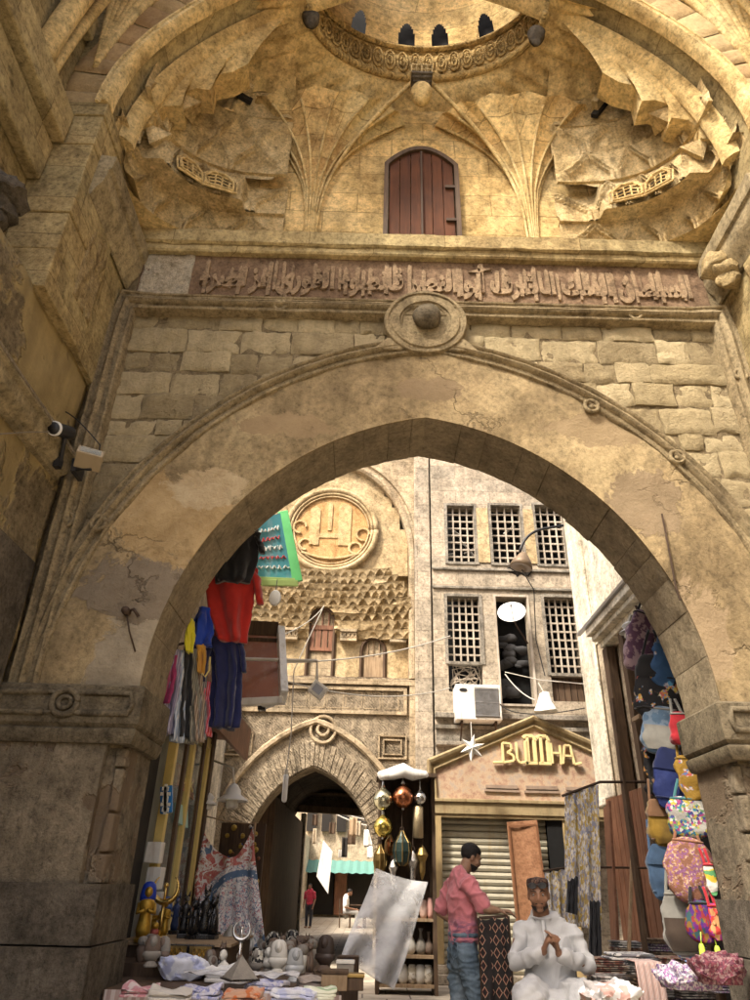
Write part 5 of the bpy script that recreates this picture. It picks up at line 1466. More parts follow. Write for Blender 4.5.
# big frame arch round the niche
fr_ = []
nn = 30
for i in range(nn+1): 
    t = PI*i/nn; fr_.append((NX-.12-2.02*cos(t), RY+.20, 8.35+2.55*sin(t)))
fr_ = [(fr_[0][0], RY+.2, 5.4)]+fr_+[(fr_[-1][0], RY+.2, 5.4)]
sweep(fr_, [(0, .5), (0, 0), (.06, -.05), (.12, -.05), (.14, 0), (.22, 0), (.24, -.06), (.34, -.06), (.36, .5)]).build('niche_moulding', M['rear'], rp, auto=35)
# wall around the niche
mb = MB(); pts = [(p[0], p[2]) for p in fr_]; n = len(pts)
ya = RY+.22
mb.add([(x, ya, z) for x, z in pts]+[(x, ya, 12.6) for x, z in pts], [(i, i+1, n+i+1, n+i) for i in range(n-1)])
for a, b in ((-4.6, pts[0][0]), (pts[-1][0], 1.38)):
    mb.add([(a, ya, 5.4), (b, ya, 5.4), (b, ya, 12.6), (a, ya, 12.6)], [(0,1,2,3)])
mb.box(-4.6, 1.38, RY+.66, RY+.9, 5.42, 12.6)
mb.box(-4.6, 1.38, RY+.20, RY+.9, 12.6, 12.8)
mb.build('upper_wall', M['rear'], rp)
mb = MB(); mb.grid(lambda u, v: Vector((NX-.12+2.0*(2*u-1), RY+.36-.02*0, lerp(7.9, 11.0, v))), 20, 20, skip=lambda u, v: ((2*u-1))**2+((lerp(7.9, 11, v)-8.35)/2.6)**2 > 1 and lerp(7.9, 11, v) > 8.35)
mb.build('tympanum', M['rear_warm'], rp, smooth=True)
mb = MB(); mb.box(.98, 1.36, RY+.10, RY+.3, 0, 12.6); mb.build('edge_pilaster', M['facade'], rp, bevel=.02)
mb = MB(); mb.box(-3.6, -3.0, RY-.5, RY+.3, 0, 5.0); mb.box(-3.65, -2.95, RY-.55, RY+.3, 5.0, 5.2); mb.build('side_buttress', M['cream_wall'], rp, bevel=.02)

# ---------------------------------------------------------------- rear building with lattice windows
rb_ = thing('stone_building', 'grey stone building with lattice windows standing above the gabled shop', 'building', (3.2, RY+.4, 0))
WN = [(1.76, 2.44, 8.14, 9.66), (2.84, 3.58, 8.14, 9.70), (3.93, 4.62, 8.14, 9.74), (1.70, 2.45, 5.10, 7.28), (2.82, 3.55, 4.86, 7.30), (3.93, 4.66, 4.95, 7.32)]
x0, x1, z1 = 1.38, 7.5, 12.2
xs = sorted(set([x0, x1]+[w[0] for w in WN]+[w[1] for w in WN])); zs = sorted(set([0, 4.6, z1]+[w[2] for w in WN]+[w[3] for w in WN]))
mb = MB()
for a, b in zip(xs, xs[1:]):
    for c_, d_ in zip(zs, zs[1:]):
        xm, zm = (a+b)/2, (c_+d_)/2
        if any(w[0] < xm < w[1] and w[2] < zm < w[3] for w in WN): continue
        mb.add([(a, RY, c_), (b, RY, c_), (b, RY, d_), (a, RY, d_)], [(0,1,2,3)])
for a, b, c_, d_ in WN:
    mb.add([(a, RY, c_), (b, RY, c_), (b, RY, d_), (a, RY, d_), (a, RY+.35, c_), (b, RY+.35, c_), (b, RY+.35, d_), (a, RY+.35, d_)], [(0,1,5,4), (1,2,6,5), (2,3,7,6), (3,0,4,7)])
mb.box(x0, x1, RY+.8, RY+.9, 0, z1); mb.box(x0, x1, RY, RY+.9, z1, z1+.1)
mb.build('wall', M['facade'], rb_)
MB().box(x0+.02, x1, RY+.6, RY+.62, 4.7, 10.2).build('dark_interior', M['black'], rb_)
def lattice(a, b, c_, d_, nx, nz_, seed, mess=0):
    mb = MB(); t = .035; y = RY+.10
    for k in range(nx+1): x = lerp(a, b, k/nx); mb.box(x-t/2, x+t/2, y, y+.05, c_, d_)
    for k in range(nz_+1): z = lerp(c_, d_, k/nz_); mb.box(a, b, y+.012, y+.062, z-t/2, z+t/2)
    r = random.Random(seed)
    for k in range(nx+1):
        for j in range(nz_+1): mb.sphere((lerp(a, b, k/nx), y+.02, lerp(c_, d_, j/nz_)), .032, 6, 4, (1, .7, 1))
    w = mb.build('lattice_window', M['wood_grey'], rb_)
    fm = MB(); 
    for q in ((a-.06, a+.01, c_-.05, d_+.05), (b-.01, b+.06, c_-.05, d_+.05), (a+.01, b-.01, c_-.06, c_+.005), (a+.01, b-.01, d_-.005, d_+.06)): fm.box(q[0], q[1], RY-.03, RY+.12, q[2], q[3])
    fm.jitter(.006, 5, seed).build('frame', M['facade_dark'], w)
    if mess:
        for k in range(mess):
            mm = MB(); p = Vector((r.uniform(a+.1, b-.1), RY+.3, r.uniform(c_+.1, lerp(c_, d_, .75))))
            q = p+Vector((r.uniform(-.3, .3), 0, r.uniform(-.25, .25))); mm.bar(p, q, r.uniform(.05, .14), .02); mm.jitter(.05, 6, seed).build('broken_board', M['white'], w)
    return w
lattice(*WN[0], 4, 8, 1, 7); lattice(*WN[1], 4, 8, 2, 4); lattice(*WN[2], 4, 8, 3)
lattice(1.70, 2.45, 5.75, 7.28, 5, 8, 4); lattice(3.93, 4.66, 5.55, 7.32, 5, 9, 5)
# the broken lower parts and the open middle window
mb = MB()
for k in range(5): 
    x = lerp(3.95, 4.64, (k+.5)/5); mb.box(x-.06, x+.06, RY+.12, RY+.15, 4.97, 5.55)
mb.box(3.93, 4.66, RY+.09, RY+.17, 5.5, 5.58); mb.build('boarded_panel', M['wood_dark'], rb_)
mb = MB()
for k in range(26): 
    mb.tube([(rnd.uniform(1.72, 2.43), RY+.1+rnd.random()*.1, rnd.uniform(5.15, 5.75)) for q in range(3)], .012, 5)
mb.build('tangled_wires', M['wood_grey'], rb_)
mb = MB(); 
for k in range(16):
    z = rnd.uniform(4.9, 6.6); x = rnd.uniform(2.85, 3.5); mb.sphere((x, RY+.42, z), rnd.uniform(.06, .2), 8, 5, (1.4, .5, .8))
mb.jitter(.08, 5, 2).build('junk_inside', paint('dusty_dark_junk', (.05,.05,.052), .8, 0, .6, 9, .4), rb_, smooth=True)
mb = MB(); frame_rect(mb, 2.78, 3.59, 4.82, 7.34, RY+.02, .045, .05); mb.build('window_frame', M['wood_grey'], rb_)
mb = MB()
mb.box(1.38, 7.5, RY-.18, RY-.002, 4.52, 4.62); mb.box(1.38, 7.5, RY-.12, RY-.002, 4.30, 4.38); mb.box(1.38, 7.5, RY-.25, RY-.002, 3.95, 4.03)
mb.box(1.38, 7.5, RY-.06, RY-.003, 7.46, 7.52); mb.box(1.38, 7.5, RY-.05, RY-.003, 7.92, 7.98)
mb.jitter(.01, 5, 2).build('string_courses', M['facade_dark'], rb_, bevel=.012)
MB().box(1.40, 7.5, RY-.045, RY-.004, 3.0, 4.3).build('soiled_band', M['facade_dark'], rb_)
for x in (2.63, 3.74): MB().box(x-.14, x+.14, RY-.03, RY-.003, 8.14, 9.6).build('pier', M['rear_warm'], rb_)
p = at(520, 570, RY-.02); mb = MB(); mb.sphere((p.x, RY-.0, p.z), .26, 12, 8, (1.1, .25, .6)); mb.jitter(.09, 6, 1).build('hole_shade', M['dark'], rb_)  # dark lump on the wall, standing in for the shade of a hole

# satellite dish, air conditioner, street lamp
p = at(512, 614, RY-.35)
sd_ = thing('satellite_dish', 'white satellite dish in front of the open dark window', 'satellite dish', p)
Rm = Matrix.Rotation(rad(62), 3, 'X') @ Matrix.Rotation(rad(-14), 3, 'Y')
prof = [(.001, .0), (.10, .006), (.2, .025), (.28, .05), (.31, .062), (.31, .072), (.28, .06), (.2, .035), (.1, .016), (.001, .01)]
MB().lathe(prof, p, 28, Rm).build('reflector', M['white_clean'], sd_, smooth=True)
fp = p+Rm@Vector((0, -.12, .38))
mb = MB(); mb.tube([p+Rm@Vector((0, -.3, .05)), fp], .012, 6); mb.sphere(fp, .035, 8, 6); mb.build('feed_arm', M['steel'], sd_)
mb = MB(); mb.tube([p, p+Vector((.1, .15, -.2)), p+Vector((.38, .36, -.55))], .02, 8); mb.build('mount', M['iron'], sd_)
a = at(478, 703, 14.6)
ac = thing('air_conditioner', 'boxy white air conditioner unit fixed under the lower lattice window', 'air conditioner', a)
hx, hz = .47, .36
mb = MB(); mb.box(a.x-hx, a.x+hx, a.y-.1, a.y+.4, a.z-hz, a.z+hz); mb.build('casing', M['white'], ac, bevel=.02)
mb = MB(); 
for k in range(24): x = lerp(a.x-.06, a.x+.40, k/23); mb.box(x-.006, x+.006, a.y-.125, a.y-.1, a.z-.3, a.z+.28)
for k in range(3): z = lerp(a.z-.28, a.z+.26, k/2); mb.box(a.x-.08, a.x+.42, a.y-.13, a.y-.105, z-.008, z+.008)
g = mb.build('grille', M['steel'], ac)
MB().box(a.x-.08, a.x+.42, a.y-.108, a.y-.1005, a.z-.31, a.z+.29).build('coil', paint('dark_coil', (.13,.11,.085), .6), g)
MB().lathe([(.001, .0), (.06, .0), (.06, .012), (.001, .012)], (a.x-.31, a.y-.10, a.z+.24), 16, Matrix.Rotation(rad(90), 3, 'X'), sx=1.4, sy=.6).build('badge', M['plastic_b'], ac)
mb = MB(); 
for s_ in (-1, 1): mb.bar((a.x+s_*.35, RY, a.z-hz-.03), (a.x+s_*.35, a.y-.05, a.z-hz-.03), .04, .04); mb.bar((a.x+s_*.35, RY, a.z-hz-.4), (a.x+s_*.35, a.y-.02, a.z-hz-.05), .03, .03)
mb.build('bracket', M['iron'], ac)
# curved street lamp
q = [at(x, y, 13.2) for x, y in ((566, 525), (548, 528), (530, 533), (522, 540), (520, 552))]
lp = thing('street_lamp', 'curved street lamp arm reaching left from the white wall to a brown lamp head', 'street lamp', q[0])
MB().tube(q[:1]+bez(q[1], q[2]+Vector((-.12, 0, .05)), q[4], 10), .03, 8).build('arm', M['plastic_b'], lp, smooth=True)
h_ = at(522, 562, 13.2); mb = MB(); mb.lathe([(.05, .22), (.1, .16), (.2, .0), (.24, -.12), (.2, -.13), (.001, -.05)], h_, 16, Matrix.Rotation(rad(14), 3, 'Y')); mb.build('lamp_head', paint('brown_lamp_head', (.18,.13,.085), .5, .2, .4), lp, smooth=True)

# ---------------------------------------------------------------- gabled shop front (plane Y = 14)
SY = 14.0
sh_ = thing('shop_front', 'gabled shop front with closed roller shutter and gilt letters on a speckled pink board', 'shop front', (2.6, SY, 0))
ap = (3.22, 4.38); lb, rb2 = 1.15, 5.25
def gab(x): return ap[1]-(abs(x-ap[0])/(ap[0]-lb))*(4.38-3.52)
T = NT('pink_speckled_board'); P = T.pos
n1 = T.noise(P, 6, 8, .75); v_ = T.vor(P, 18)
c_ = T.ramp(n1, [(.32, (.22,.14,.10)), (.44, (.36,.23,.16)), (.52, (.44,.33,.22)), (.6, (.34,.28,.23)), (.7, (.42,.27,.18))])
c_ = T.mix(T.ramp(v_, [(.0, .6), (.25, 0)]), c_, (.60,.42,.22)); T.bump(n1, .4, .02)
M['pinkboard'] = T.fin(c_, .7)
mb = MB(); mb.prism([(lb+.05, 2.66), (rb2-.05, 2.66), (rb2-.05, gab(rb2)-.06), (ap[0], ap[1]-.08), (lb+.05, gab(lb)-.06)], SY+.02, SY+.9)
board = mb.build('pediment', M['pinkboard'], sh_)
prof = [(-.18, .1), (-.18, -.02), (-.15, -.05), (-.12, -.02), (-.09, -.02), (-.05, -.09), (0, -.11), (.03, -.08), (.03, .1)]
sweep([(lb, SY, 2.68), (lb, SY, gab(lb)), (ap[0], SY, ap[1]), (rb2, SY, gab(rb2)), (rb2, SY, 2.68)], prof).build('cornice', M['sign_gold'], sh_, bevel=.008)
mb = MB(); mb.box(lb-.02, rb2, SY-.08, SY+.1, 2.60, 2.80); mb.box(lb-.05, rb2, SY-.12, SY+.1, 2.80, 2.86); mb.box(lb, rb2, SY-.05, SY+.1, 2.54, 2.60); mb.build('fascia', M['sign_gold'], sh_, bevel=.01)
mb = MB()
for a, b in ((2.2, 2.85), (2.95, 3.6), (3.7, 4.3)): 
    mb.box(a, b, SY-.02, SY+.05, 3.0, 3.04); mb.box(a+.03, b-.03, SY-.03, SY+.05, 3.06, 3.12)
mb.jitter(.01, 6, 1).build('name_strip', paint('faded_strip', (.27,.2,.15), .8, 0, .5, 9, .2), board)
# gilt lettering on the gable
lm = MB(); Lz = 3.32
X = [at(x, 760, SY).x for x in (508, 521.5, 531, 544.5, 556, 568)]
def stroke(pts, w=.034):
    for a, b in zip(pts, pts[1:]): lm.bar((a[0], SY-.05, a[1]), (b[0], SY-.05, b[1]), w*1.3, .07, (0, 1, 0))
zb = at(538, 764, SY).z
def B(x, z, w=.10, h=.36):
    stroke([(x-w, z), (x-w, z+h)]); stroke([(x-w, z+h), (x+w*.6, z+h*.95), (x+w*.7, z+h*.65), (x-w*.2, z+h*.52), (x+w, z+h*.36), (x+w, z+h*.1), (x-w, z)]); stroke([(x-w*3, z), (x-w, z+.01)])
def U(x, z, w=.09, h=.36): stroke([(x-w, z+h+.02), (x-w, z+.06), (x-w*.5, z), (x+w, z+.02)]); stroke([(x+w, z+h+.05), (x+w, z-.03)], .05)
def D(x, z, w=.095, h=.50):
    stroke([(x-w*.6, z), (x-w*.6, z+h)], .045); stroke([(x-w*1.5, z+h*.92), (x-w, z+h), (x+w*.6, z+h), (x+w*1.1, z+h*.8)], .05); stroke([(x+w*.8, z+h*.85), (x+w*.8, z+.03)], .055); stroke([(x-w*1.3, z), (x+w*1.2, z)], .045)
def H(x, z, w=.085, h=.38): stroke([(x-w, z+h), (x-w, z)]); stroke([(x+w, z+h*.9), (x+w, z-.01)]); stroke([(x-w, z+h*.52), (x+w, z+h*.5)])
def A(x, z, w=.10, h=.34): stroke([(x-w*1.2, z), (x-w*.6, z+h), (x+w*.5, z+h), (x+w*1.0, z)]); stroke([(x-w, z+h*.45), (x+w*.8, z+h*.42)]); stroke([(x+w, z), (x+w*2.4, z+.03)])
B(X[0], zb); U(X[1], zb); D(X[2], zb); D(X[3], zb); H(X[4], zb); A(X[5], zb)
lm.build('lettering', M['letters'], board, bevel=.008)
# posts, shutter
pm_ = paint('ochre_post', (.34,.25,.12), .6, 0, .5, 6, .1, dirt=(.2,.15,.09)); MB().box(lb+.0, lb+.22, SY-.06, SY+.5, .28, 2.56).build('post', pm_, sh_, bevel=.01); MB().box(3.6, 3.75, SY-.02, SY+.4, .1, 2.56).build('post', pm_, sh_, bevel=.01)
mb = MB(); mb.box(lb-.06, lb+.30, SY-.16, SY+.5, 0, .15); mb.box(lb-.02, lb+.27, SY-.10, SY+.5, .15, .28); mb.box(lb+.27, 3.6, SY-.06, SY+.5, 0, .14); mb.build('step', M['facade'], sh_, bevel=.015)
mb = MB(); nsl = 22
for k in range(nsl):
    a, b = lerp(.14, 2.55, k/nsl), lerp(.14, 2.55, (k+1)/nsl); x0_, x1_ = lb+.22, 3.32
    pts = [(x0_, SY+.20, a), (x0_, SY+.165, lerp(a, b, .12)), (x0_, SY+.15, lerp(a, b, .5)), (x0_, SY+.165, lerp(a, b, .88)), (x0_, SY+.20, b)]
    mb.add(pts+[(x1_, y, z) for x, y, z in pts], [(i, 5+i, 6+i, i+1) for i in range(4)])
mb.build('roller_shutter', M['shutter'], sh_, smooth=False)
MB().box(lb+.2, 3.75, SY+.3, SY+.34, .1, 2.6).build('dark_interior', M['black'], sh_)
mb = MB(); mb.box(3.32, 3.60, SY+.02, SY+.06, .1, 2.55); mb.build('side_gap_shade', M['black'], sh_)  # black board painted as the shade beside the shutter
# tan leather hanging leaning on the shutter
T = NT('tooled_leather'); P = T.pos; n1 = T.noise(P, 9, 6, .7); v_ = T.vor(P, 26, 'SMOOTH_F1')
T.bump(v_, .5, .01); M['leather'] = T.fin(T.mix(.4, T.ramp(n1, [(.3, (.17,.075,.035)), (.55, (.28,.14,.072)), (.75, (.36,.21,.115))]), T.ramp(v_, [(.1, .5), (.4, 1.1)]), 'MULTIPLY'), .65)
c4 = [at(x, y, 13.85) for x, y in ((507, 822), (537, 820), (552, 935), (518, 940))]
mb = MB(); mb.sheet(lambda u, v: (c4[3].lerp(c4[2], u)).lerp(c4[0].lerp(c4[1], u), v)+Vector((0, .02*sin(u*5), 0)), 10, 20, .05)
lh = tag(mb.build('leather_panel', M['leather'], smooth=False, bevel=.006), 'long tan tooled panel leaning against the roller shutter', 'panel')
mb = MB()
for e in range(4):
    a, b = c4[e], c4[(e+1) % 4]; cc_ = (c4[0]+c4[1]+c4[2]+c4[3])/4
    mb.bar(a.lerp(cc_, .09)+Vector((0, -.012, 0)), b.lerp(cc_, .09)+Vector((0, -.012, 0)), .03, .02, (0, 1, 0))
mb.build('border', paint('brown_edge', (.17,.075,.035), .6), lh)

# ---------------------------------------------------------------- right hand building
WX = 3.74
rw = thing('cream_building', 'tall cream building on the right of the courtyard with cornice over dark doors', 'building', (WX+.8, 9, 0))
mb = MB(); mb.box(WX+.0, WX+3.5, 5.9, 11.7, 5.0, 10.5); mb.build('upper_wall', M['cream_wall'], rw)
mb = MB(); mb.box(WX-.02, WX+.24, 11.66, 12.0, 2.66, 10.5); mb.box(WX-.05, WX+.0, 11.2, 12.0, 2.66, 10.5); mb.box(WX-.06, WX+.3, 11.62, 12.04, 2.58, 2.70); mb.build('corner_pilaster', M['cream_wall'], rw, bevel=.02)
mb = MB(); mb.box(WX+.02, WX+.5, 10.6, 11.66, 2.66, 10.2); mb.build('return_strip', M['tan_wall'], rw)
mb = MB()
for z0, z1, d in ((4.92, 5.04, .34), (4.84, 4.92, .26), (4.74, 4.84, .14)): mb.box(WX-d, WX+.3, 5.9, 10.6, z0, z1)
mb.build('cornice', M['cream_wall'], rw, bevel=.015)
MB().bar((WX-.36, 6, 5.06), (WX-.36, 10.9, 5.06), .05, .05).build('gutter_pipe', M['steel'], rw)
mb = MB(); mb.box(WX+.06, WX+3.5, 5.9, 11.9, 0, 4.75); mb.build('lower_wall', M['tan_wall'], rw)
mb = MB(); mb.box(WX-.02, WX+.05, 6.0, 9.6, 2.2, 4.7); mb.build('grey_panel', paint('grey_green_panel', (.22,.23,.21), .5, 0, .3, 3, .05), rw)
mb = MB()
for y, w in ((9.75, .16), (8.6, .1), (7.3, .1), (10.5, .2)): mb.box(WX-.12, WX+.02, y-w/2, y+w/2, 0, 4.72)
mb.box(WX-.12, WX+.02, 6.0, 9.7, 2.1, 2.2); mb.build('door_frame', M['wood_dark'], rw, bevel=.008)
MB().box(WX-.05, WX+.03, 6.0, 9.7, 0, 2.1).build('dark_doorway', M['dark'], rw)
mb = MB()
for k in range(8): mb.box(WX-.09, WX-.02, 9.9+.2*k, 10.08+.2*k, .02, 2.64)
mb.build('plank_door', M['wood_red'], rw, bevel=.006)
mb = MB()
for k in range(22):
    y = rnd.uniform(7.2, 8.4); z = rnd.uniform(5.6, 7.4)
    mb.tube([(WX-.05, y+.08*cos(q), z+.1*sin(q)) for q in [2*PI*i/8 for i in range(9)]], .018, 5)
mb.build('openwork_screen', M['sign_gold'], rw)
for y in (9.0,): MB().bar((WX-.01, y, 5.1), (WX-.01, y, 10.4), .03, .03, (1, 0, 0)).build('drain_line', M['plastic_b'], rw)

# planks leaning by the doors
def plank(px0, py0, px1, py1, Y0_, Y1_, w, mat_, label, t=.03):
    a, b = at(px0, py0, Y0_), at(px1, py1, Y1_)
    return tag(MB().bar(a, b, w, t, (1, 0, 0)).build('leaning_plank', M[mat_], bevel=.004), label, 'plank')
plank(607, 805, 618, 985, 9.9, 9.3, .28, 'wood_red', 'wide reddish board standing behind the hanging sequin cloth')
plank(632, 850, 628, 985, 9.0, 8.6, .05, 'wood_mid', 'thin pale stick leaning on the dark doorway')
plank(612, 700, 650, 985, 9.2, 8.6, .12, 'wood_dark', 'tall dark brown post leaning along the shop doorway')
plank(633, 720, 640, 716, 8.8, 8.0, .05, 'wood_mid', 'short pale batten crossing high in the shop doorway')

# ---------------------------------------------------------------- left hand building with the display case
LX = -2.08
lw = thing('market_building', 'plain tan market building on the left behind the hanging clothes', 'building', (LX-.8, 8, 0))
mb = MB(); mb.box(LX-2.5, LX, 5.7, 10.0, 0, 6.2); mb.build('wall', M['tan_wall'], lw)
mb = MB(); mb.box(LX-.02, LX+.12, 5.72, 6.9, .05, 3.6); mb.build('dark_opening', M['dark'], lw)
mb = MB(); mb.box(LX, LX+.5, 6.6, 9.6, 3.05, 3.12); mb.box(LX+.46, LX+.5, 6.6, 9.6, 2.8, 3.2); mb.jitter(.02, 4, 1).build('canopy', M['wood_red'], lw)
mb = MB(); mb.box(LX-.5, LX+.02, 9.6, 10.08, 0, 5.2); mb.build('end_pilaster', M['cream_wall'], lw, bevel=.02)
# display case
dc = thing('display_case', 'tall glazed display case in yellow trim beside the left pier', 'display case', (LX+.25, 7.9, 0))
y0_, y1_ = 7.2, 8.7; xf = -1.92
mb = MB(); 
for y in (y0_, 7.95, y1_): mb.box(xf-.05, xf+.03, y-.045, y+.045, .2, 2.85)
mb.box(xf-.05, xf+.03, y0_, y1_, 2.78, 2.9); mb.box(xf-.05, xf+.03, y0_, y1_, .2, .32); mb.build('frame', M['yellow_trim'], dc, bevel=.006)
MB().box(xf-.02, xf-.012, y0_+.04, y1_-.04, .3, 2.8).build('glass_pane', M['glass'], dc)
mb = MB(); mb.box(LX+.002, LX+.02, y0_, y1_, .2, 2.85); mb.build('back_panel', paint('pale_case_back', (.55,.56,.5), .6, 0, .3), dc)
mb = MB()
for y in (7.5, 8.3): mb.box(xf+.03, xf+.06, y-.03, y+.05, .2, 2.9)
mb.box(LX, xf+.05, y1_+.06, y1_+.2, .1, 3.0); mb.build('dark_post', M['wood_dark'], dc)
def flat_sign(name, label, c4, mat_, txt=None, tmat=None, tin=(.12, .25), t=.04, font=None, cat='sign'):
    """c4: corners bl, br, tr, tl"""
    bl, br, tr, tl = [Vector(c) for c in c4]
    nrm = (br-bl).cross(tl-bl).normalized()
    def P(u, v): return bl.lerp(br, u).lerp(tl.lerp(tr, u), v)
    o = tag(MB().sheet(P, 6, 6, -nrm*t).build(name, mat_, bevel=.004), label, cat)
    if txt:
        v, f = text_mesh(txt, 1, .02, font)
        if v:
            ax, bx_ = min(p.x for p in v), max(p.x for p in v); ay, by = min(p.y for p in v), max(p.y for p in v)
            mb = MB(); mb.add([P(lerp(tin[0], 1-tin[0], (p.x-ax)/(bx_-ax)), lerp(tin[1], 1-tin[1], (p.y-ay)/(by-ay)))+nrm*(.006+.012*(p.z > 0)) for p in v], f)
            mb.build('lettering', tmat, o)
    return o
M['blue_sign'] = paint('bright_blue_sign', (.03,.22,.62), .35, 0, .15)
M['orange_sign'] = paint('orange_brown_sign', (.42,.12,.03), .4, 0, .25)
M['teal_sign'] = paint('faded_teal_sign', (.11,.40,.48), .5, 0, .35, 4, .03, dirt=(.3,.5,.55))
M['green_trim'] = paint('bright_green_trim', (.16,.60,.22), .4, 0, .2)
M['red_ink'] = paint('red_ink', (.55,.06,.06), .5); M['pale_ink'] = paint('pale_ink', (.8,.8,.75), .5)
flat_sign('blue_sign', 'small upright blue sign with white lettering between the left pier and display case', [at(x, y, 7.0) for x, y in ((160, 814), (172, 812), (172, 785), (160, 787))], M['blue_sign'])
flat_sign('orange_sign', 'slanting orange brown sign over the glass display case', [at(178, 785, 7.6), at(194, 800, 8.4), at(194, 780, 8.4), at(178, 762, 7.6)], M['orange_sign'], 'LUX', M['yellow_trim'], (.15, .25))
flat_sign('teal_sign_small', 'pale teal price board below the orange sign', [at(177, 822, 7.6), at(188, 828, 8.2), at(188, 808, 8.2), at(177, 802, 7.6)], paint('pale_teal_board', (.35,.58,.56), .5))
# teal signboard with green frame, hanging high
bl, br, tr, tl = at(244, 578, 8.5), at(297, 580, 8.9), at(283, 512, 8.9), at(252, 522, 8.5)
sg = thing('teal_signboard', 'teal signboard with red writing in a bright green frame above the clothes', 'sign', bl)
def P4(u, v, o=0.0): return bl.lerp(br, u).lerp(tl.lerp(tr, u), v)+Vector((0, -o, 0))
MB().sheet(lambda u, v: P4(u, v), 8, 8, .08).build('panel', M['teal_sign'], sg)
MB().bar(P4(1, -.03, .012), P4(1, 1, .012), .15, .05, (0, 1, 0)).build('side_strip', M['green_trim'], sg, bevel=.006)
mb = MB(); mb.bar(P4(0, -.01, .01), P4(.95, -.01, .01), .05, .05, (0, 1, 0)); mb.bar(P4(.1, -.10, .06), P4(1.0, -.07, .06), .09, .03, (0, 1, 0)); mb.build('bottom_strip', paint('lime_trim', (.45,.62,.22), .4, 0, .2), sg, bevel=.006)
for k, mt in enumerate(('pale_ink', 'red_ink', 'pale_ink', 'red_ink', 'pale_ink')):   # worn rows of flowing script
    z0 = .78-.15*k; mb = MB(); x = .12+.04*(k % 2)
    while x < .82:
        w_ = rnd.uniform(.06, .14); h_ = rnd.uniform(.03, .07)
        mb.tube([P4(x+w_*q/10, z0+h_*.5*sin(q*.8+k+x*9)+.2*h_*nz(q, k, x*7), .006) for q in range(11)], .009, 5); x += w_+.035
    mb.build('lettering', M[mt], sg)
mb = MB(); mb.tube([P4(0, 1), Vector((LX-.3, 8.6, P4(0, 1).z+.1))], .025, 6); mb.tube([P4(0, .1), Vector((LX-.3, 8.6, P4(0, .1).z))], .025, 6); mb.build('bracket', M['iron'], sg)
a = at(275, 598, 8.6); o = thing('white_plate', 'small white hanging plate just under the teal signboard', 'plate', a)
mb = MB(); mb.lathe([(.001, -.02), (.12, -.02), (.13, 0), (.12, .02), (.001, .02)], a, 20, Matrix.Rotation(rad(84), 3, 'X'), sx=.62, sy=.9); mb.build('disc', M['white_clean'], o, smooth=False, bevel=.006)
MB().tube([a+Vector((0, 0, .1)), a+Vector((0, .05, .28))], .006, 5).build('wire', M['cable_b'], o)
bs_ = bpy.data.objects.get('blue_sign')
mb = MB()
for k, (w_, h_) in enumerate(((.06, .035), (.09, .03), (.05, .05), (.085, .03), (.06, .04))):
    c = at(166, 789+5.2*k, 6.97); mb.box(c.x-w_/2, c.x+w_/2, c.y-.03, c.y-.012, c.z-h_/2, c.z+h_/2)
    mb.box(c.x-.012, c.x+.012, c.y-.03, c.y-.0125, c.z-.04, c.z+.04)
mb.build('lettering', M['pale_ink'], bs_)
# tilted brown awning panel
bl2, br2, tr2, tl2 = at(240, 700, 8.3), at(283, 698, 8.3), at(280, 632, 9.0), at(240, 630, 9.0)
aw = thing('awning_box', 'tilted reddish brown awning box with a white edge behind the red shirt', 'awning', br2)
def P5(u, v, o=0.0): return bl2.lerp(br2, u).lerp(tl2.lerp(tr2, u), v)+Vector((0, 0, -o))
MB().sheet(lambda u, v: P5(u*.96-.6*(1-u)*1.0, v), 8, 8, (0, .1, .1)).build('panel', paint('faded_red_panel', (.30,.115,.06), .6, 0, .35, 4, .05, dirt=(.36,.2,.13)), aw)
mb = MB(); mb.bar(P5(1, 0), P5(1.0, 1), .09, .22, (0, 0, 1)); mb.bar(P5(-.6, -.03), P5(1, -.03), .10, .08, (0, 0, 1)); mb.build('white_edge', M['white'], aw, bevel=.008)
mb = MB(); mb.bar(P5(-.6, 1.02), P5(.96, 1.02), .14, .2, (0, 0, 1)); mb.bar(P5(-.6, .84, -.01), P5(.96, .84, -.01), .03, .05, (0, 0, 1)); mb.build('dark_rail', M['wood_dark'], aw)

# lamps, cables and wires over the courtyard
def enamel_lamp(px, py, Y, r, label, arm=None):
    p = at(px, py, Y); o = thing('enamel_lamp', label, 'lamp', p)
    MB().lathe([(.02, r*1.15), (.05, r*1.05), (.09, r*.75), (r*.5, r*.5), (r*.95, r*.2), (r, r*.12), (r*.97, r*.1), (r*.5, r*.42), (.03, r*.9)], p, 22).build('shade', M['white_clean'], o, smooth=True)
    MB().lathe([(.02, r*.3), (.07, r*.2), (.075, -r*.25), (.05, -r*.32), (.001, -r*.34)], p, 14).build('bulb', M['white'], o, smooth=True)
    if arm:
        MB().tube([p+Vector((0, 0, r*1.1))]+[Vector(q) for q in arm], .014, 6).build('arm', M['cable_w'], o)
    return o
p = at(232, 803, 9.0)
enamel_lamp(232, 803, 9.0, .19, 'wide white enamel lamp hanging over the red and white patterned cloth', [at(233, 768, 9.0), at(212, 760, 9.2), (LX, 9.6, at(205, 758, 9.4).z)])
enamel_lamp(206, 806, 8.9, .13, 'small pale enamel lamp tucked against the display case', [at(206, 790, 9.0), (LX, 9.2, at(200, 788, 9.2).z)])
enamel_lamp(631, 634, 7.2, .12, 'grey white enamel lamp hanging above the top black bag', [at(630, 616, 7.2), (WX, 7.4, at(640, 608, 7.3).z)])
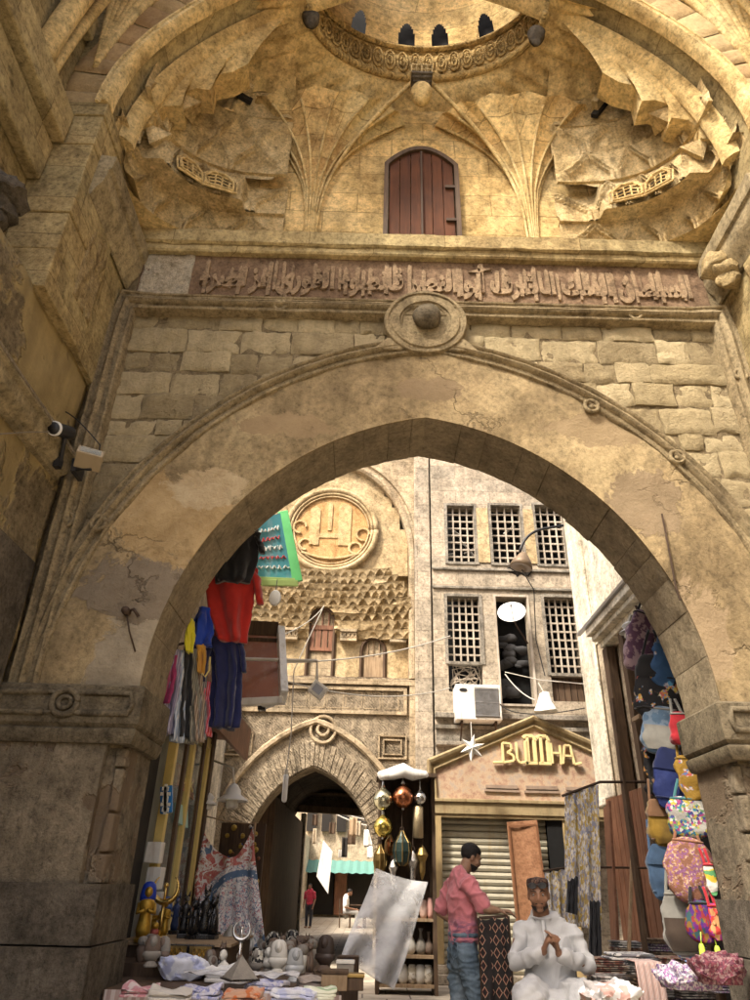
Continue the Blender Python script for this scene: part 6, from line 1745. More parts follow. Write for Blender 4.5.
# long wall arm with a hanging lamp
a, b = at(246, 659, 8.4), at(317, 661, 8.8); c_ = at(317, 680, 8.8); e = at(318, 690, 8.8)
hl = thing('hanging_spotlight', 'small white square spotlight hanging from a long pale arm', 'spotlight', e)
MB().tube([Vector((LX, 8.3, a.z+.01)), a, b, c_], .022, 8).build('arm', M['cable_w'], hl)
mb = MB(); mb.obox(e, (.20, .1, .17), Matrix.Rotation(rad(35), 3, 'Y')); mb.build('casing', M['white'], hl, bevel=.01)
mb = MB(); mb.obox(e+Vector((0, -.055, 0)), (.12, .01, .10), Matrix.Rotation(rad(35), 3, 'Y')); mb.build('lens', M['steel'], hl)
p = at(268, 704, 8.5); d = Vector((.9, -.35, .28)).normalized()
cc_ = thing('cctv_camera', 'white bullet security camera under the brown awning box', 'camera', p)
MB().tube([p-d*.12, p+d*.11], .05, 14).build('housing', M['white_clean'], cc_, bevel=.006); MB().tube([p+d*.1, p+d*.118], .04, 14).build('lens', M['plastic_b'], cc_)
mb = MB(); mb.obox(p-d*.08, (.09, .10, .10)); mb.tube([p+Vector((0, .02, .04)), p+Vector((-.02, .1, .14))], .02, 6); mb.build('bracket', M['plastic_b'], cc_)
# tube lamp on a long wire
a = at(285, 790, 10.0); top = at(324, 606, 10.0)
tl_ = thing('tube_lamp', 'slim white tube lamp dangling on a long wire before the dark doorway', 'lamp', a)
MB().tube([a-Vector((0, 0, .12)), a+Vector((0, 0, .17))], .035, 10, round_caps=True).build('tube', M['white_clean'], tl_, smooth=True)
MB().tube([a+Vector((0, 0, .15)), a+Vector((0, 0, .26))], .025, 8).build('socket', M['cable_w'], tl_)
MB().tube([a+Vector((0, 0, .25)), at(291, 735, 10), at(294, 670, 10), top], .008, 6).build('wire', M['cable_w'], tl_)
def cable(pts, r, mat_, label): return tag(MB().tube(pts, r, 6).build('cable', M[mat_]), label, 'cable')
cable(sag(at(230, 662, 9), at(450, 636, 13.8), .18), .011, 'cable_w', 'pale cable sagging across the courtyard just below the two rear windows')
cable(sag(at(225, 660, 9), at(450, 688, 13.8), .3), .009, 'cable_w', 'lower pale cable sagging from the spotlight arm to the air conditioner')
cable(bez(at(324, 606, 10), at(300, 640, 9.6), at(215, 650, 8.6), 14), .008, 'cable_w', 'pale wire slanting from the taller rear window down to the awning box')
cable([at(522, 570, 13.2), at(534, 590, 14.2), at(536, 640, 14.8), at(545, 676, 14.85)], .012, 'cable_b', 'dark cable running down from the street lamp beside the satellite dish')
cable([at(505, 672, 14.7), at(540, 680, 14.6), at(585, 684, 14.4)], .010, 'cable_w', 'pale cable crossing the open window below the satellite dish')
cable(bez(at(505, 674, 14.7), at(520, 695, 14.6), at(535, 700, 14.4), 10), .012, 'cable_w', 'thin pale cable curling down from the open window to the paper lantern')
cable(bez(at(500, 704, 14.5), at(515, 722, 14.3), at(585, 708, 14.3), 12), .010, 'cable_b', 'black cable drooping from the air conditioner along the gold gable')
# white star lantern and a crumpled paper lantern
p = at(472, 748, 13.3)
st = thing('star_lantern', 'white paper star lantern hanging in front of the gold gable', 'lantern', p)
mb = MB()
for k in range(6):
    a = rad(60*k+20); tip = p+Vector((.24*cos(a), -.03, .24*sin(a)))
    l, r_ = p+Vector((.10*cos(a-.5), 0, .10*sin(a-.5))), p+Vector((.10*cos(a+.5), 0, .10*sin(a+.5)))
    mb.add([tip, l, r_, p+Vector((0, -.10, 0)), p+Vector((0, .10, 0))], [(0,1,3), (0,3,2), (0,4,1), (0,2,4), (1,4,2,3)])
mb.jitter(.02, 8, 1).build('star', M['white'], st)
MB().tube([p+Vector((0, 0, .15)), at(471, 722, 13.6)], .006, 5).build('wire', M['cable_w'], st)
p = at(545, 703, 13.8)
pl_ = thing('paper_lantern', 'crumpled white paper lantern hanging just above the gable peak', 'lantern', p)
mb = MB(); mb.lathe([(.05, .22), (.10, .18), (.16, .0), (.24, -.16), (.20, -.18), (.02, -.1)], p, 8); mb.jitter(.05, 6, 4).build('shade', M['white'], pl_)
MB().tube([p+Vector((0, 0, .2)), p+Vector((0, .4, .5))], .006, 5).build('wire', M['cable_w'], pl_)

# ---------------------------------------------------------------- passage behind the rear doorway
ps = thing('covered_passage', 'dark covered passage with a timber beam beyond the rear doorway', 'passage', (RX, 20, 0))
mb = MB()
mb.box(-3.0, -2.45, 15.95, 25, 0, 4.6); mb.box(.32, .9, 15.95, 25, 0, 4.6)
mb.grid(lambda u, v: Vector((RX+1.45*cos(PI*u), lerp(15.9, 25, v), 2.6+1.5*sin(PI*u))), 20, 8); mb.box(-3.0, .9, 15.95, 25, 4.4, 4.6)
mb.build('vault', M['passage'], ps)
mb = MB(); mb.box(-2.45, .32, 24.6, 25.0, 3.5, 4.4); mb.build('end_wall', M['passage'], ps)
mb = MB(); mb.bar((-2.45, 24.4, 3.55), (.32, 24.4, 3.45), .22, .2); mb.bar((-2.2, 24.2, 3.95), (.1, 24.2, 3.95), .5, .06); mb.build('beam', M['wood_mid'], ps)
mb = MB(); mb.box(-2.44, -2.02, 16.6, 24.8, 0, 3.1); mb.build('side_stall', M['wood_dark'], ps)
mb = MB(); mb.box(-2.10, -1.95, 24.3, 24.7, 0, 3.4); mb.build('lit_jamb', M['cream_wall'], ps)
# street beyond
def facade(x0, x1, y0, y1, z1, mat_, label, par=None):
    t = thing('street_building', label, 'building', ((x0+x1)/2, (y0+y1)/2, 0)); MB().box(x0, x1, y0, y1, 0, z1).build('wall', mat_, t); return t
fb = facade(-6, 7, 41, 43, 9, M['tan_wall'], 'distant shop building with a green awning seen through the passage')
MB().box(-3.0, -1.6, 40.8, 41, .1, 2.2).build('doorway', M['dark'], fb); MB().box(-.9, .6, 40.8, 41, .1, 2.2).build('doorway', M['dark'], fb)
mb = MB(); mb.grid(lambda u, v: Vector((lerp(-3.4, 2.5, u), lerp(39.4, 41, v), lerp(1.95, 2.55, v)+.03*tri(u*14))), 60, 4); mb.build('awning', paint('green_awning', (.10,.23,.20), .7, 0, .4), fb)
mb = MB(); 
for k in range(7): x = -3.2+.8*k; mb.box(x, x+.5, 40.7, 40.95, 3.9, 5.4)
mb.build('window', M['dark'], fb)
mb = MB(); mb.box(-1.55, -.95, 40.6, 40.9, .1, 2.1); mb.build('display', M['wood_red'], fb)
facade(-6, -3.0, 25.2, 41, 3.6, M['cream_wall'], 'sunlit cream building along the left of the street beyond the passage')
facade(1.9, 5, 25.2, 41, 6, M['tan_wall'], 'tan building along the right of the street beyond the passage')
mb = MB()
for k in range(8):
    y = 27+1.5*k; 
    tag(MB().tube(sag((-3.0, y, 4.6+.1*k), (1.9, y+.6, 4.7-.1*k), .5), .03, 5).build('cable', M['cable_w' if k % 2 else 'cable_b']), ['first','second','third','fourth','fifth','sixth','seventh','last'][k]+(' pale' if k % 2 else ' black')+' cable strung across the street beyond the passage', 'cable', 'cables over the far street')
mb = MB(); mb.sheet(lambda u, v: Vector((lerp(-2.6, .6, u), lerp(31, 34, v), 4.9+.15*sin(u*9)+.1*v)), 14, 6, (0, 0, .04))
tag(mb.build('shade_cloth', M['white'], smooth=True), 'pale shade cloth stretched over the street beyond the passage', 'shade cloth')
flat_sign('hanging_banner', 'white banner hanging beside the person in red in the far street', [(-1.95, 31.5, 1.7), (-1.45, 31.5, 1.1), (-1.35, 31.5, 2.6), (-1.75, 31.5, 3.0)], M['white'])
# cloths and boards hanging over the far street
rf_ = random.Random(5); hm_ = [M['wood_dark'], M['white'], M['wood_mid'], M['dark'], M['tan_wall']]
for k in range(12):
    x, y, z = rf_.uniform(-2.3, .3), rf_.uniform(29, 38), rf_.uniform(2.75, 3.9); w_, h_ = rf_.uniform(.15, .4), rf_.uniform(.3, .7)
    mb = MB(); mb.sheet(lambda u, v: Vector((x+w_*(u-.5), y+.04*sin(u*9+k), z-h_*v)), 8, 8, .02)
    tag(mb.build('hanging_cloth', hm_[k % 5], smooth=True), 'small cloth hanging over the far street beyond the passage', 'cloth', 'cloths hanging over the far street')
# chairs and table in the far street
def cafe_chair(x, y, rz, label):
    o = thing('cafe_chair', label, 'chair', (0, 0, 0), 'chairs in the far street')
    MB().box(-.22, .22, -.22, .22, .43, .47).build('seat', M['wood_dark'], o)
    mb = MB(); 
    for k in range(3): mb.box(-.2, .2, .2, .23, .6+.12*k, .67+.12*k)
    mb.build('backrest', M['wood_dark'], o)
    for sx in (-1, 1):
        for sy in (-1, 1): MB().bar((sx*.19, sy*.19, 0), (sx*.19, sy*.2, .43 if sy < 0 else .95), .04, .04).build('leg', M['wood_dark'], o)
    o.location = (x, y, 0); o.rotation_euler.z = rz
    return o
ch1 = cafe_chair(-.75, 31.0, rad(90), 'dark cafe chair nearest the passage in the far street')
ch2 = copy_tree(ch1); ch2.location = (.2, 31.2, 0); ch2.rotation_euler.z = rad(-80); ch2['label'] = 'dark cafe chair on the far side of the small table'
tb = thing('cafe_table', 'small dark table beside the seated person in the far street', 'table', (-.25, 31.6, 0))
MB().box(-.6, .1, 31.3, 31.9, .72, .76).build('tabletop', M['wood_dark'], tb)
for sx in (-.55, .05):
    for sy in (31.35, 31.85): MB().bar((sx, sy, 0), (sx, sy, .72), .04, .04).build('leg', M['wood_dark'], tb)
# ---------------------------------------------------------------- left goods table
TZ_ = .80
lt = thing('goods_table', 'long market table under the figurines and cloth bundles by the left pier', 'table', (-1.1, 6.5, 0))
mb = MB(); mb.box(-2.0, -.30, 5.72, 8.2, TZ_-.05, TZ_); mb.box(-1.62, -.15, 5.28, 5.719, TZ_-.05, TZ_); mb.build('tabletop', M['wood_dark'], lt, bevel=.006)
for x, y in ((-1.55, 5.35), (-.22, 5.35), (-1.92, 8.1), (-.4, 8.1)): MB().box(x-.04, x+.04, y-.04, y+.04, 0, TZ_-.05).build('leg', M['wood_mid'], lt)
M['cover'] = cloth('table_cover_cloth', (.30,.22,.2), .4, (.42,.36,.33), (6, 'X'))
mb = MB(); mb.grid(lambda u, v: Vector((lerp(-1.60, -.13, u), 5.265-.02*sin(u*40)*(1-v), lerp(.12, TZ_+.004, v))), 60, 6); mb.build('hanging_cover', M['cover'], lt, smooth=True)
ST = .98
ds = thing('display_step', 'low dark wooden display step under the black figurines', 'display step', (-1.6, 6.9, TZ_))
mb = MB(); mb.box(-1.95, -1.05, 6.45, 7.6, TZ_, ST-.02); mb.build('riser', M['wood_dark'], ds); MB().box(-1.95, -1.12, 6.0, 6.418, TZ_, .88).build('front_tier', M['wood_dark'], ds); mb = MB(); mb.box(-1.97, -1.03, 6.42, 7.6, ST-.02, ST); mb.build('top_board', M['wood_mid'], ds)

def fig(name, label, cat, px, py, z, build, group=None, rz=0, s=1.0):
    """a small object built by build(root) in local coordinates, stood at the surface height z under pixel px,py"""
    o = thing(name, label, cat, (0, 0, 0), group); build(o)
    p = onz(px, py, z); o.location = p; o.rotation_euler.z = rz; o.scale = (s, s, s); return o
# tall jackal figure
def jackal(body, base):
    def f(o):
        MB().box(-.05, .05, -.05, .07, 0, .035).build('base', base, o, bevel=.004)
        mb = MB(); mb.lathe([(.035, .035), (.042, .08), (.034, .14), (.03, .19), (.045, .235), (.04, .26), (.018, .275), (.018, .29)], (0, 0, 0), 14, sx=1, sy=.75)
        mb.tube([(0, .012, .315), (0, -.01, .318), (0, -.055, .305)], [.026, .025, .010], 8, round_caps=True)
        for s_ in (-1, 1):
            mb.tube([(s_*.015, .012, .33), (s_*.024, .014, .385)], [.014, .003], 6)
            mb.tube([(s_*.045, 0, .245), (s_*.05, -.012, .19), (s_*.03, -.045, .16)], [.012, .011, .009], 6)
        mb.build('figure', body, o, smooth=True)
    return f
def catfig(body, base):
    def f(o):
        MB().box(-.045, .045, -.06, .06, 0, .03).build('base', base, o, bevel=.004)
        mb = MB(); mb.lathe([(.045, .03), (.055, .06), (.05, .12), (.036, .19), (.022, .23)], (0, .012, 0), 14, sx=.8)
        mb.sphere((0, -.012, .255), .035, 12, 8, (.9, 1.05, .9)); mb.tube([(0, -.035, .25), (0, -.055, .243)], [.016, .012], 6, round_caps=True)
        for s_ in (-1, 1):
            mb.tube([(s_*.018, -.005, .275), (s_*.024, -.002, .315)], [.013, .002], 6); mb.tube([(s_*.018, -.03, .17), (s_*.018, -.045, .035)], [.014, .013], 6)
        mb.tube([(.03, .05, .04), (.06, .03, .04), (.05, -.02, .04)], .009, 6)
        mb.build('figure', body, o, smooth=True)
    return f
def bust(body, base, nemes=None):
    def f(o):
        mb = MB(); mb.lathe([(.055, 0), (.06, .01), (.045, .03), (.03, .045)], (0, 0, 0), 14); mb.build('base', base, o, smooth=False)
        mb = MB(); mb.lathe([(.03, .04), (.075, .085), (.07, .11), (.03, .135), (.026, .15)], (0, 0, 0), 16, sx=1.1, sy=.6)
        mb.sphere((0, -.006, .185), .042, 14, 10, (.85, 1, 1.15)); mb.tube([(0, -.043, .195), (0, -.049, .180)], [.004, .006], 6, round_caps=True)
        for s_ in (-1, 1): mb.sphere((s_*.036, 0, .185), .011, 6, 5, (.5, .8, 1.4))
        mb.build('figure', body, o, smooth=True)
        if nemes:
            mb = MB(); mb.lathe([(.064, .10), (.070, .13), (.062, .18), (.052, .215), (.03, .235), (.001, .24)], (0, .014, 0), 16, sx=1.05, sy=.72); mb.build('headdress', nemes, o, smooth=True)
    return f
def jar(body, head):
    def f(o):
        MB().lathe([(.04, 0), (.045, .01), (.06, .06), (.07, .11), (.062, .15), (.045, .165)], (0, 0, 0), 16).build('jar', body, o, smooth=True)
        mb = MB(); mb.lathe([(.046, .165), (.06, .19), (.06, .22), (.045, .25), (.001, .262)], (0, 0, 0), 14); mb.tube([(0, -.045, .215), (0, -.075, .205)], [.02, .01], 6, round_caps=True); mb.build('lid', head, o, smooth=True)
    return f
bs, al, gs, brs = M['black_stone'], M['alabaster'], M['grey_stone'], M['brown_stone']
G1 = 'black figurines standing in a row'
fig('jackal_figurine', 'black jackal headed figurine, first of the row from the left pier', 'figurine', 182, 938, ST, jackal(bs, bs), G1, .2, .92)
fig('cat_figurine', 'black seated cat figurine between two jackal figurines', 'figurine', 192, 939, ST, catfig(bs, bs), G1, -.2, 1.0)
fig('jackal_figurine', 'tallest black jackal headed figurine in the row in front of the patterned cloth', 'figurine', 202, 939, ST, jackal(bs, bs), G1, .1, 1.05)
fig('cat_figurine', 'black seated cat figurine at the end of the row beside the helmet', 'figurine', 211, 939, ST, catfig(bs, bs), G1, -.1, 1.08)
fig('jackal_figurine', 'dark blue jackal headed figurine behind the black row', 'figurine', 173, 934, ST, jackal(paint('dark_blue_resin', (.03,.05,.13), .35), bs), None, .1, .85)
# gold figures
def goldfig(headmat, h=1.0):
    def f(o):
        MB().lathe([(.06, 0), (.065, .02), (.05, .03)], (0, 0, 0), 14).build('base', M['gold'], o)
        mb = MB(); mb.lathe([(.045, .03), (.06, .08), (.048, .14), (.042, .20), (.066, .25), (.055, .29), (.02, .31)], (0, 0, 0), 14, sy=.8)
        for s_ in (-1, 1): mb.tube([(s_*.06, 0, .265), (s_*.065, -.03, .2), (s_*.01, -.06, .22)], .016, 6)
        mb.jitter(.004, 30, 1).build('body', M['gold'], o, smooth=True)
        mb = MB(); mb.sphere((0, -.008, .345), .04, 12, 8, (.9, 1, 1.15)); mb.build('face', M['gold'], o, smooth=True)
        MB().lathe([(.062, .285), (.066, .32), (.058, .37), (.05, .40), (.03, .42), (.001, .425)], (0, .016, 0), 14, sy=.75).build('headdress', headmat, o, smooth=True)
    return f
fig('gold_figurine', 'tall gilded figurine with a bright blue headdress closest to the left pier', 'figurine', 141, 942, ST, goldfig(M['blue_enamel']), None, .3, .98)
fig('gold_figurine', 'short gilded figurine with a slate blue headdress next to the crescent', 'figurine', 162, 938, ST, goldfig(paint('slate_blue', (.07,.13,.33), .4)), None, -.2, .72)
fig('gold_figurine', 'small plain gilded figurine squeezed between the two blue headed ones', 'figurine', 152, 934, ST, goldfig(M['brass_dark']), None, .5, .55)
fig('painted_figurine', 'small red and gold painted jar with an animal lid', 'figurine', 153, 941, ST, jar(paint('red_gold', (.3,.07,.05), .4, .2), M['gold']), None, 0, .5)
def crescent(px, py, Y, r, mat_, label, standh):
    p = at(px, py, Y); o = thing('crescent_ornament', label, 'ornament', p-Vector((0, 0, standh)))
    mb = MB(); pts = []; rs = []
    for i in range(19):
        a = lerp(rad(-230), rad(50), i/18); pts.append(p+Vector((r*cos(a), .0, r*sin(a)))); rs.append(.008+.32*r*math.sin(PI*i/18)**1.3)
    mb.tube(pts, rs, 8, .6); mb.build('crescent', mat_, o, smooth=True)
    mb = MB(); mb.tube([p-Vector((0, 0, r)), p-Vector((0, 0, standh-.01))], .014, 8); mb.lathe([(.06, 0), (.06, .012), (.02, .03)], p-Vector((0, 0, standh)), 14); mb.sphere(p+Vector((0, 0, r*.2)), r*.2, 8, 6); mb.tube([p-Vector((0, 0, r)), p+Vector((0, 0, r*.2))], .01, 6); mb.build('stand', mat_, o, smooth=True)
    return o
p = at(166, 888, 6.75); crescent(166, 888, 6.75, .105, M['brass'], 'large brass crescent ornament behind the gilded figurines', p.z-ST)
p = at(242, 930, 6.2); crescent(242, 930, 6.2, .062, M['silver'], 'silver crescent ornament on a stand beside the pointed helmet', p.z-TZ_)
for i, px in enumerate((176, 201)):
    p = Vector((at(px, 950, 6.38).x, 6.40, .88)); o = thing('trinket_box', ['black trinket box with a gold front under the jackal figurines', 'black trinket box with a gold front beside the pointed helmet'][i], 'box', p, 'gold fronted boxes')
    MB().box(p.x-.095, p.x+.095, p.y-.04, p.y+.018, .88, .975).build('body', bs, o, bevel=.004)
    mb = MB(); mb.box(p.x-.085, p.x+.085, p.y-.046, p.y-.0405, .888, .967); mb.build('front_plate', M['brass_dark'], o)
    mb = MB()
    for k in range(3): mb.tube([(p.x-.04+.04*k+.013*cos(a), p.y-.05, .928+.024*sin(a)) for a in [2*PI*j/10 for j in range(11)]], .004, 4)
    mb.build('ornament', M['brass'], o)
def helmet(o):
    mb = MB(); mb.lathe([(.125, .06), (.13, .07), (.118, .10), (.095, .18), (.06, .255), (.025, .30), (.008, .33), (.001, .335)], (0, 0, 0), 20); mb.build('dome', paint('grey_helmet', (.3,.28,.24), .5, .5, .3), o, smooth=True)
    MB().lathe([(.128, .035), (.136, .045), (.136, .065), (.125, .075)], (0, 0, 0), 20).build('rim', M['steel'], o, smooth=True)
    mb = MB()
    for k in range(8): a = 2*PI*k/8; mb.tube([(.126*cos(a), .126*sin(a), .07), (.09*cos(a), .09*sin(a), .18), (.03*cos(a), .03*sin(a), .29)], .005, 5)
    mb.build('ribs', M['steel'], o); MB().lathe([(.115, 0), (.115, .03), (.1, .04)], (0, 0, 0), 18).build('stand', brs, o)
fig('pointed_helmet', 'pointed grey metal helmet in front of the patterned cloth', 'helmet', 227, 960, TZ_, helmet, None, 0, .82)
pw = multi('black_white_glyphs', [(.02,.02,.02),(.6,.58,.5),(.03,.03,.03),(.4,.37,.3)], 60)
fig('pharaoh_bust', 'black and white patterned bust beside the dark passage, nearer the helmet', 'bust', 272, 962, TZ_, bust(bs, bs, pw), None, .3, .95)
fig('pharaoh_bust', 'black and white patterned bust directly behind the crystal bust', 'bust', 290, 960, TZ_, bust(bs, bs, pw), None, -.3, 1.0)
fig('pharaoh_bust', 'smooth white alabaster bust in front of the patterned busts', 'bust', 277, 975, TZ_, bust(al, al, al), None, .0, .95)
glassy = paint('cloudy_crystal', (.55,.57,.57), .15, 0, .3, 16, .1, spec=.8, Transmission_Weight=.35)
fig('crystal_bust', 'cloudy crystal bust at the front edge of the goods table', 'bust', 294, 982, TZ_, bust(glassy, glassy, glassy), None, .2, .85)
fig('stone_jar', 'brown stone jar with an animal lid beside the crystal bust', 'jar', 304, 970, TZ_, jar(brs, brs), None, 0, .7)
fig('stone_jar', 'grey stone jar with an animal lid right behind the brown jar', 'jar', 311, 966, TZ_, jar(gs, gs), None, 0, .75)
fig('dark_bust', 'dark brown bust with a rounded head before the lit passage floor', 'bust', 324, 972, TZ_, bust(paint('dark_brown_resin', (.05,.035,.028), .4), brs, paint('dark_brown_hair', (.04,.028,.022), .5)), None, -.3, 1.05)
fig('jackal_figurine', 'grey stone jackal figurine between the crescent stand and busts', 'figurine', 259, 958, TZ_, jackal(gs, brs), None, .4, .55)
fig('cat_figurine', 'pale stone cat figurine standing under the silver crescent', 'figurine', 251, 953, TZ_, catfig(al, gs), None, .2, .6)
fig('stone_jar', 'small brown carved head at the table edge next to the left pier', 'carving', 140, 962, .88, jar(brs, gs), None, .4, .62)
fig('carved_head', 'grey carved head in front of the gilded figurines', 'carving', 150, 967, .88, bust(gs, gs, brs), None, .3, .8)
fig('carved_head', 'brown carved head leaning beside the white cloth bundle', 'carving', 160, 966, .88, bust(brs, brs, gs), None, -.4, .75)
fig('carved_head', 'small mottled carved head just under the tall gilded figurine', 'carving', 147, 960, .88, bust(brs, gs, gs), None, .1, .7)
# boxes, pyramids at the table end
def tbox(label, px, py, w, d, h, mat_, lid):
    p = onz(px, py, TZ_); o = thing('small_box', label, 'box', p)
    MB().box(p.x-w/2, p.x+w/2, p.y-d/2, p.y+d/2, TZ_, TZ_+h).build('body', mat_, o, bevel=.005)
    MB().box(p.x-w/2-.006, p.x+w/2+.006, p.y-d/2-.006, p.y+d/2+.006, TZ_+h+.001, TZ_+h+.022).build('lid', lid, o, bevel=.004)
tbox('brown wooden box at the far end of the goods table', 334, 990, .17, .12, .09, M['wood_mid'], M['wood_dark'])
tbox('pale stone box near the foot of the plastic sheet', 345, 976, .13, .1, .08, gs, al)
tbox('small dark box between the dark bust and the plastic sheet', 355, 990, .11, .1, .07, M['wood_dark'], M['brass_dark'])
def pyramid(o):
    MB().add([(-.11, -.11, 0), (.11, -.11, 0), (.11, .11, 0), (-.11, .11, 0), (0, 0, .15)], [(0,3,2,1), (0,1,4), (1,2,4), (2,3,4), (3,0,4)]).build('pyramid', gs, o, bevel=.004)
    MB().box(-.12, .12, -.12, .12, -.012, -.001).build('base', bs, o)
fig('stone_pyramid', 'dark grey stone pyramid lying over the folded white cloth', 'pyramid', 240, 978, TZ_+.085, pyramid, None, .5, .8)
# cloth bundles
def bundle(px, py, z, w, d, h, mat_, label, seed, name='cloth_bundle', cat='cloth bundle', rz=0, amp=.028):
    p = onz(px, py, z)
    mb = MB(); n, m_ = 72, 36
    def fn(u, v):
        a = 2*PI*u; b = PI*(v-.5)
        sx_ = abs(cos(a))**.6*(1 if cos(a) >= 0 else -1); sy_ = abs(sin(a))**.6*(1 if sin(a) >= 0 else -1)
        cb = max(0, cos(b))**.45; sb = abs(sin(b))**.7*(1 if sin(b) > 0 else -1)
        x, y, zz = w/2*sx_*cb, d/2*sy_*cb, h/2*(1+sb)
        f_ = noise.fractal(Vector((x*9+seed, y*9, zz*12)), 1, 2, 5)*amp*1.2 + .55*amp*(1-2*abs(noise.noise(Vector((x*13+seed, y*13, zz*16)))))*1.3
        k = 1+f_/max(w, .2)*2
        return Vector((x*k, y*k, max(0, zz+f_*.8*(zz > .01))))
    mb.grid(fn, n, m_); mb.xform(Matrix.Translation(p) @ Matrix.Rotation(rz, 4, 'Z'))
    return tag(mb.build(name, mat_, smooth=True), label, cat)
cw = cloth('white_blue_cloth', (.60,.62,.68), .5, (.40,.43,.60))
clav = multi('lavender_print', [(.5,.5,.62),(.25,.27,.48),(.58,.57,.62),(.4,.4,.55)], 42); cor = cloth('orange_cloth', (.50,.15,.05), .45, (.5,.3,.2)); cpk = cloth('pink_cloth', (.50,.22,.24), .45, (.58,.48,.46)); cgr = cloth('green_cloth', (.28,.40,.22), .35, (.6,.62,.5), (6, 'Y', 4))
T = NT('clear_wrap'); P = T.pos; n1 = T.noise(P, 10, 6, .6, 1.2); T.bump(n1, .7, .02)
M['wrap'] = T.fin((.75,.76,.78), .22, 0, .5, Alpha=.55)
def pack(px, py, w, d, h, mat_, label, seed, rz=0):
    """a flat folded cloth pack, edges softened and slightly wavy"""
    p = onz(px, py, TZ_); mb = MB(); L = 3
    for k in range(L):
        za, zb_ = h*k/L, h*(k+1)/L; r2 = random.Random(seed*13+k); ox, oy = r2.uniform(-.012, .012), r2.uniform(-.012, .012)
        def fn(u, v):
            a = 2*PI*u; sx_ = abs(cos(a))**.28*(1 if cos(a) >= 0 else -1); sy_ = abs(sin(a))**.28*(1 if sin(a) >= 0 else -1)
            if v < .12: q, zz = lerp(.02, .99, v/.12), 0
            elif v < .3: q, zz = 1.0, (v-.12)/.18
            else: q, zz = lerp(.99, .02, (v-.3)/.7), 1
            x, y = w/2*sx_*q, d/2*sy_*q; f_ = noise.fractal(Vector((x*11+seed, y*11, k*3.1)), 1, 2, 4)
            return Vector((x+ox, y+oy, lerp(za, zb_, zz)+.010*f_*(1+k)*.6+.012*sin(x*26+seed+4*nz(x*4, y*7, seed))*(zz > .5)*(k == L-1)))
        mb.grid(fn, 48, 20)
    mb.xform(Matrix.Translation(p) @ Matrix.Rotation(rz, 4, 'Z'))
    return tag(mb.build('cloth_pack', mat_, smooth=True), label, 'cloth pack')
bundle(182, 980, TZ_, .30, .22, .13, cw, 'white and blue crumpled cloth in front of the black figurines', 1, rz=.2, amp=.03)
pack(228, 982, .30, .24, .08, cwh, 'plain white folded cloth under the grey pyramid', 2, -.1)
pack(140, 996, .22, .16, .045, cpk, 'pink edged cloth pack at the table corner by the left pier', 3, .2)
pack(168, 1000, .24, .15, .05, cloth('beige_pack', (.5,.47,.42), .4), 'pale beige cloth pack below the white and blue crumpled cloth', 4, .1)
pack(202, 998, .24, .15, .055, clav, 'lavender printed cloth pack below the white folded cloth', 5, -.1)
pack(244, 1001, .22, .15, .05, cor, 'orange cloth pack at the front edge of the goods table', 6, -.15)
pack(266, 992, .26, .16, .05, clav, 'long lavender patterned cloth pack under the alabaster bust', 7, -.3)
pack(292, 1001, .26, .15, .05, cw, 'white and blue cloth pack at the front below the crystal bust', 8, -.2)
pack(318, 999, .2, .14, .05, cgr, 'small green cloth pack next to the brown wooden box', 9, .1)
pack(312, 988, .2, .14, .05, cloth('grey_brown_cloth', (.3,.25,.21), .4), 'grey brown folded cloth behind the brown wooden box', 10, .2)
# the crowd of small carvings filling the table
kinds = [bust(gs, brs, brs), catfig(brs, brs), bust(al, gs, None), jar(gs, brs), bust(brs, brs, gs), jar(al, gs), jar(brs, bs), bust(gs, brs, pw)]
rk = random.Random(31); proto_ = {}
for k in range(58):
    q = k % 8; x, y = rk.uniform(-1.15, -.40), rk.uniform(5.95, 8.0)
    if x < -.95 and y > 6.35: x += .4
    if q not in proto_: o = thing('small_carving', 'small stone carving in the crowded rows on the goods table', 'carving', (0, 0, 0), 'small carvings on the goods table'); kinds[q](o); proto_[q] = o
    else: o = copy_tree(proto_[q])
    o.location = (x, y, TZ_); o.rotation_euler.z = rk.uniform(-.6, .6); s_ = rk.uniform(.42, .80); o.scale = (s_, s_, s_)
p = onz(190, 1000, TZ_+.10)
mb = MB(); mb.sheet(lambda u, v: Vector((lerp(p.x-.32, p.x+.42, u), lerp(5.36, 5.58, v), TZ_+.085+.016*fbm((u*6, v*4, 3))+.006*sin(u*30+v*5))), 40, 14, (0, 0, .002))
tag(mb.build('plastic_wrap', M['wrap'], smooth=True), 'crinkled clear plastic lying over the front cloth packs', 'plastic sheet')

# ---------------------------------------------------------------- patterned cloth hung between two points
T = NT('appliqued_cloth'); P = T.pos; s_ = T.sep(P)
def circ(cx, cz):
    dx = T.math('SUBTRACT', s_[0], cx); dz = T.math('SUBTRACT', s_[2], cz)
    return T.math('SQRT', T.math('ADD', T.math('MULTIPLY', dx, dx), T.math('MULTIPLY', dz, dz)))
red, wht, blu = (.52,.15,.14), (.80,.77,.74), (.13,.20,.31)
nv = T.noise(P, 7, 3, .5, 1.5)
vine = T.ramp(nv, [(.43, 0), (.45, 1), (.53, 1), (.55, 0)]); vine2 = T.ramp(T.noise(P, 11, 2, .5, 2), [(.46, 0), (.48, 1), (.51, 1), (.53, 0)])
c = T.mix(vine, red, wht); c = T.mix(T.math('MULTIPLY', vine2, .7), c, (.55,.36,.25))
ca = at(243, 912, 8.9); d1 = circ(ca.x, ca.z)
lit_white_zone = T.ramp(d1, [(.46, 1), (.47, 0)])  # white ground of the pattern, widened to paint bright light on this side
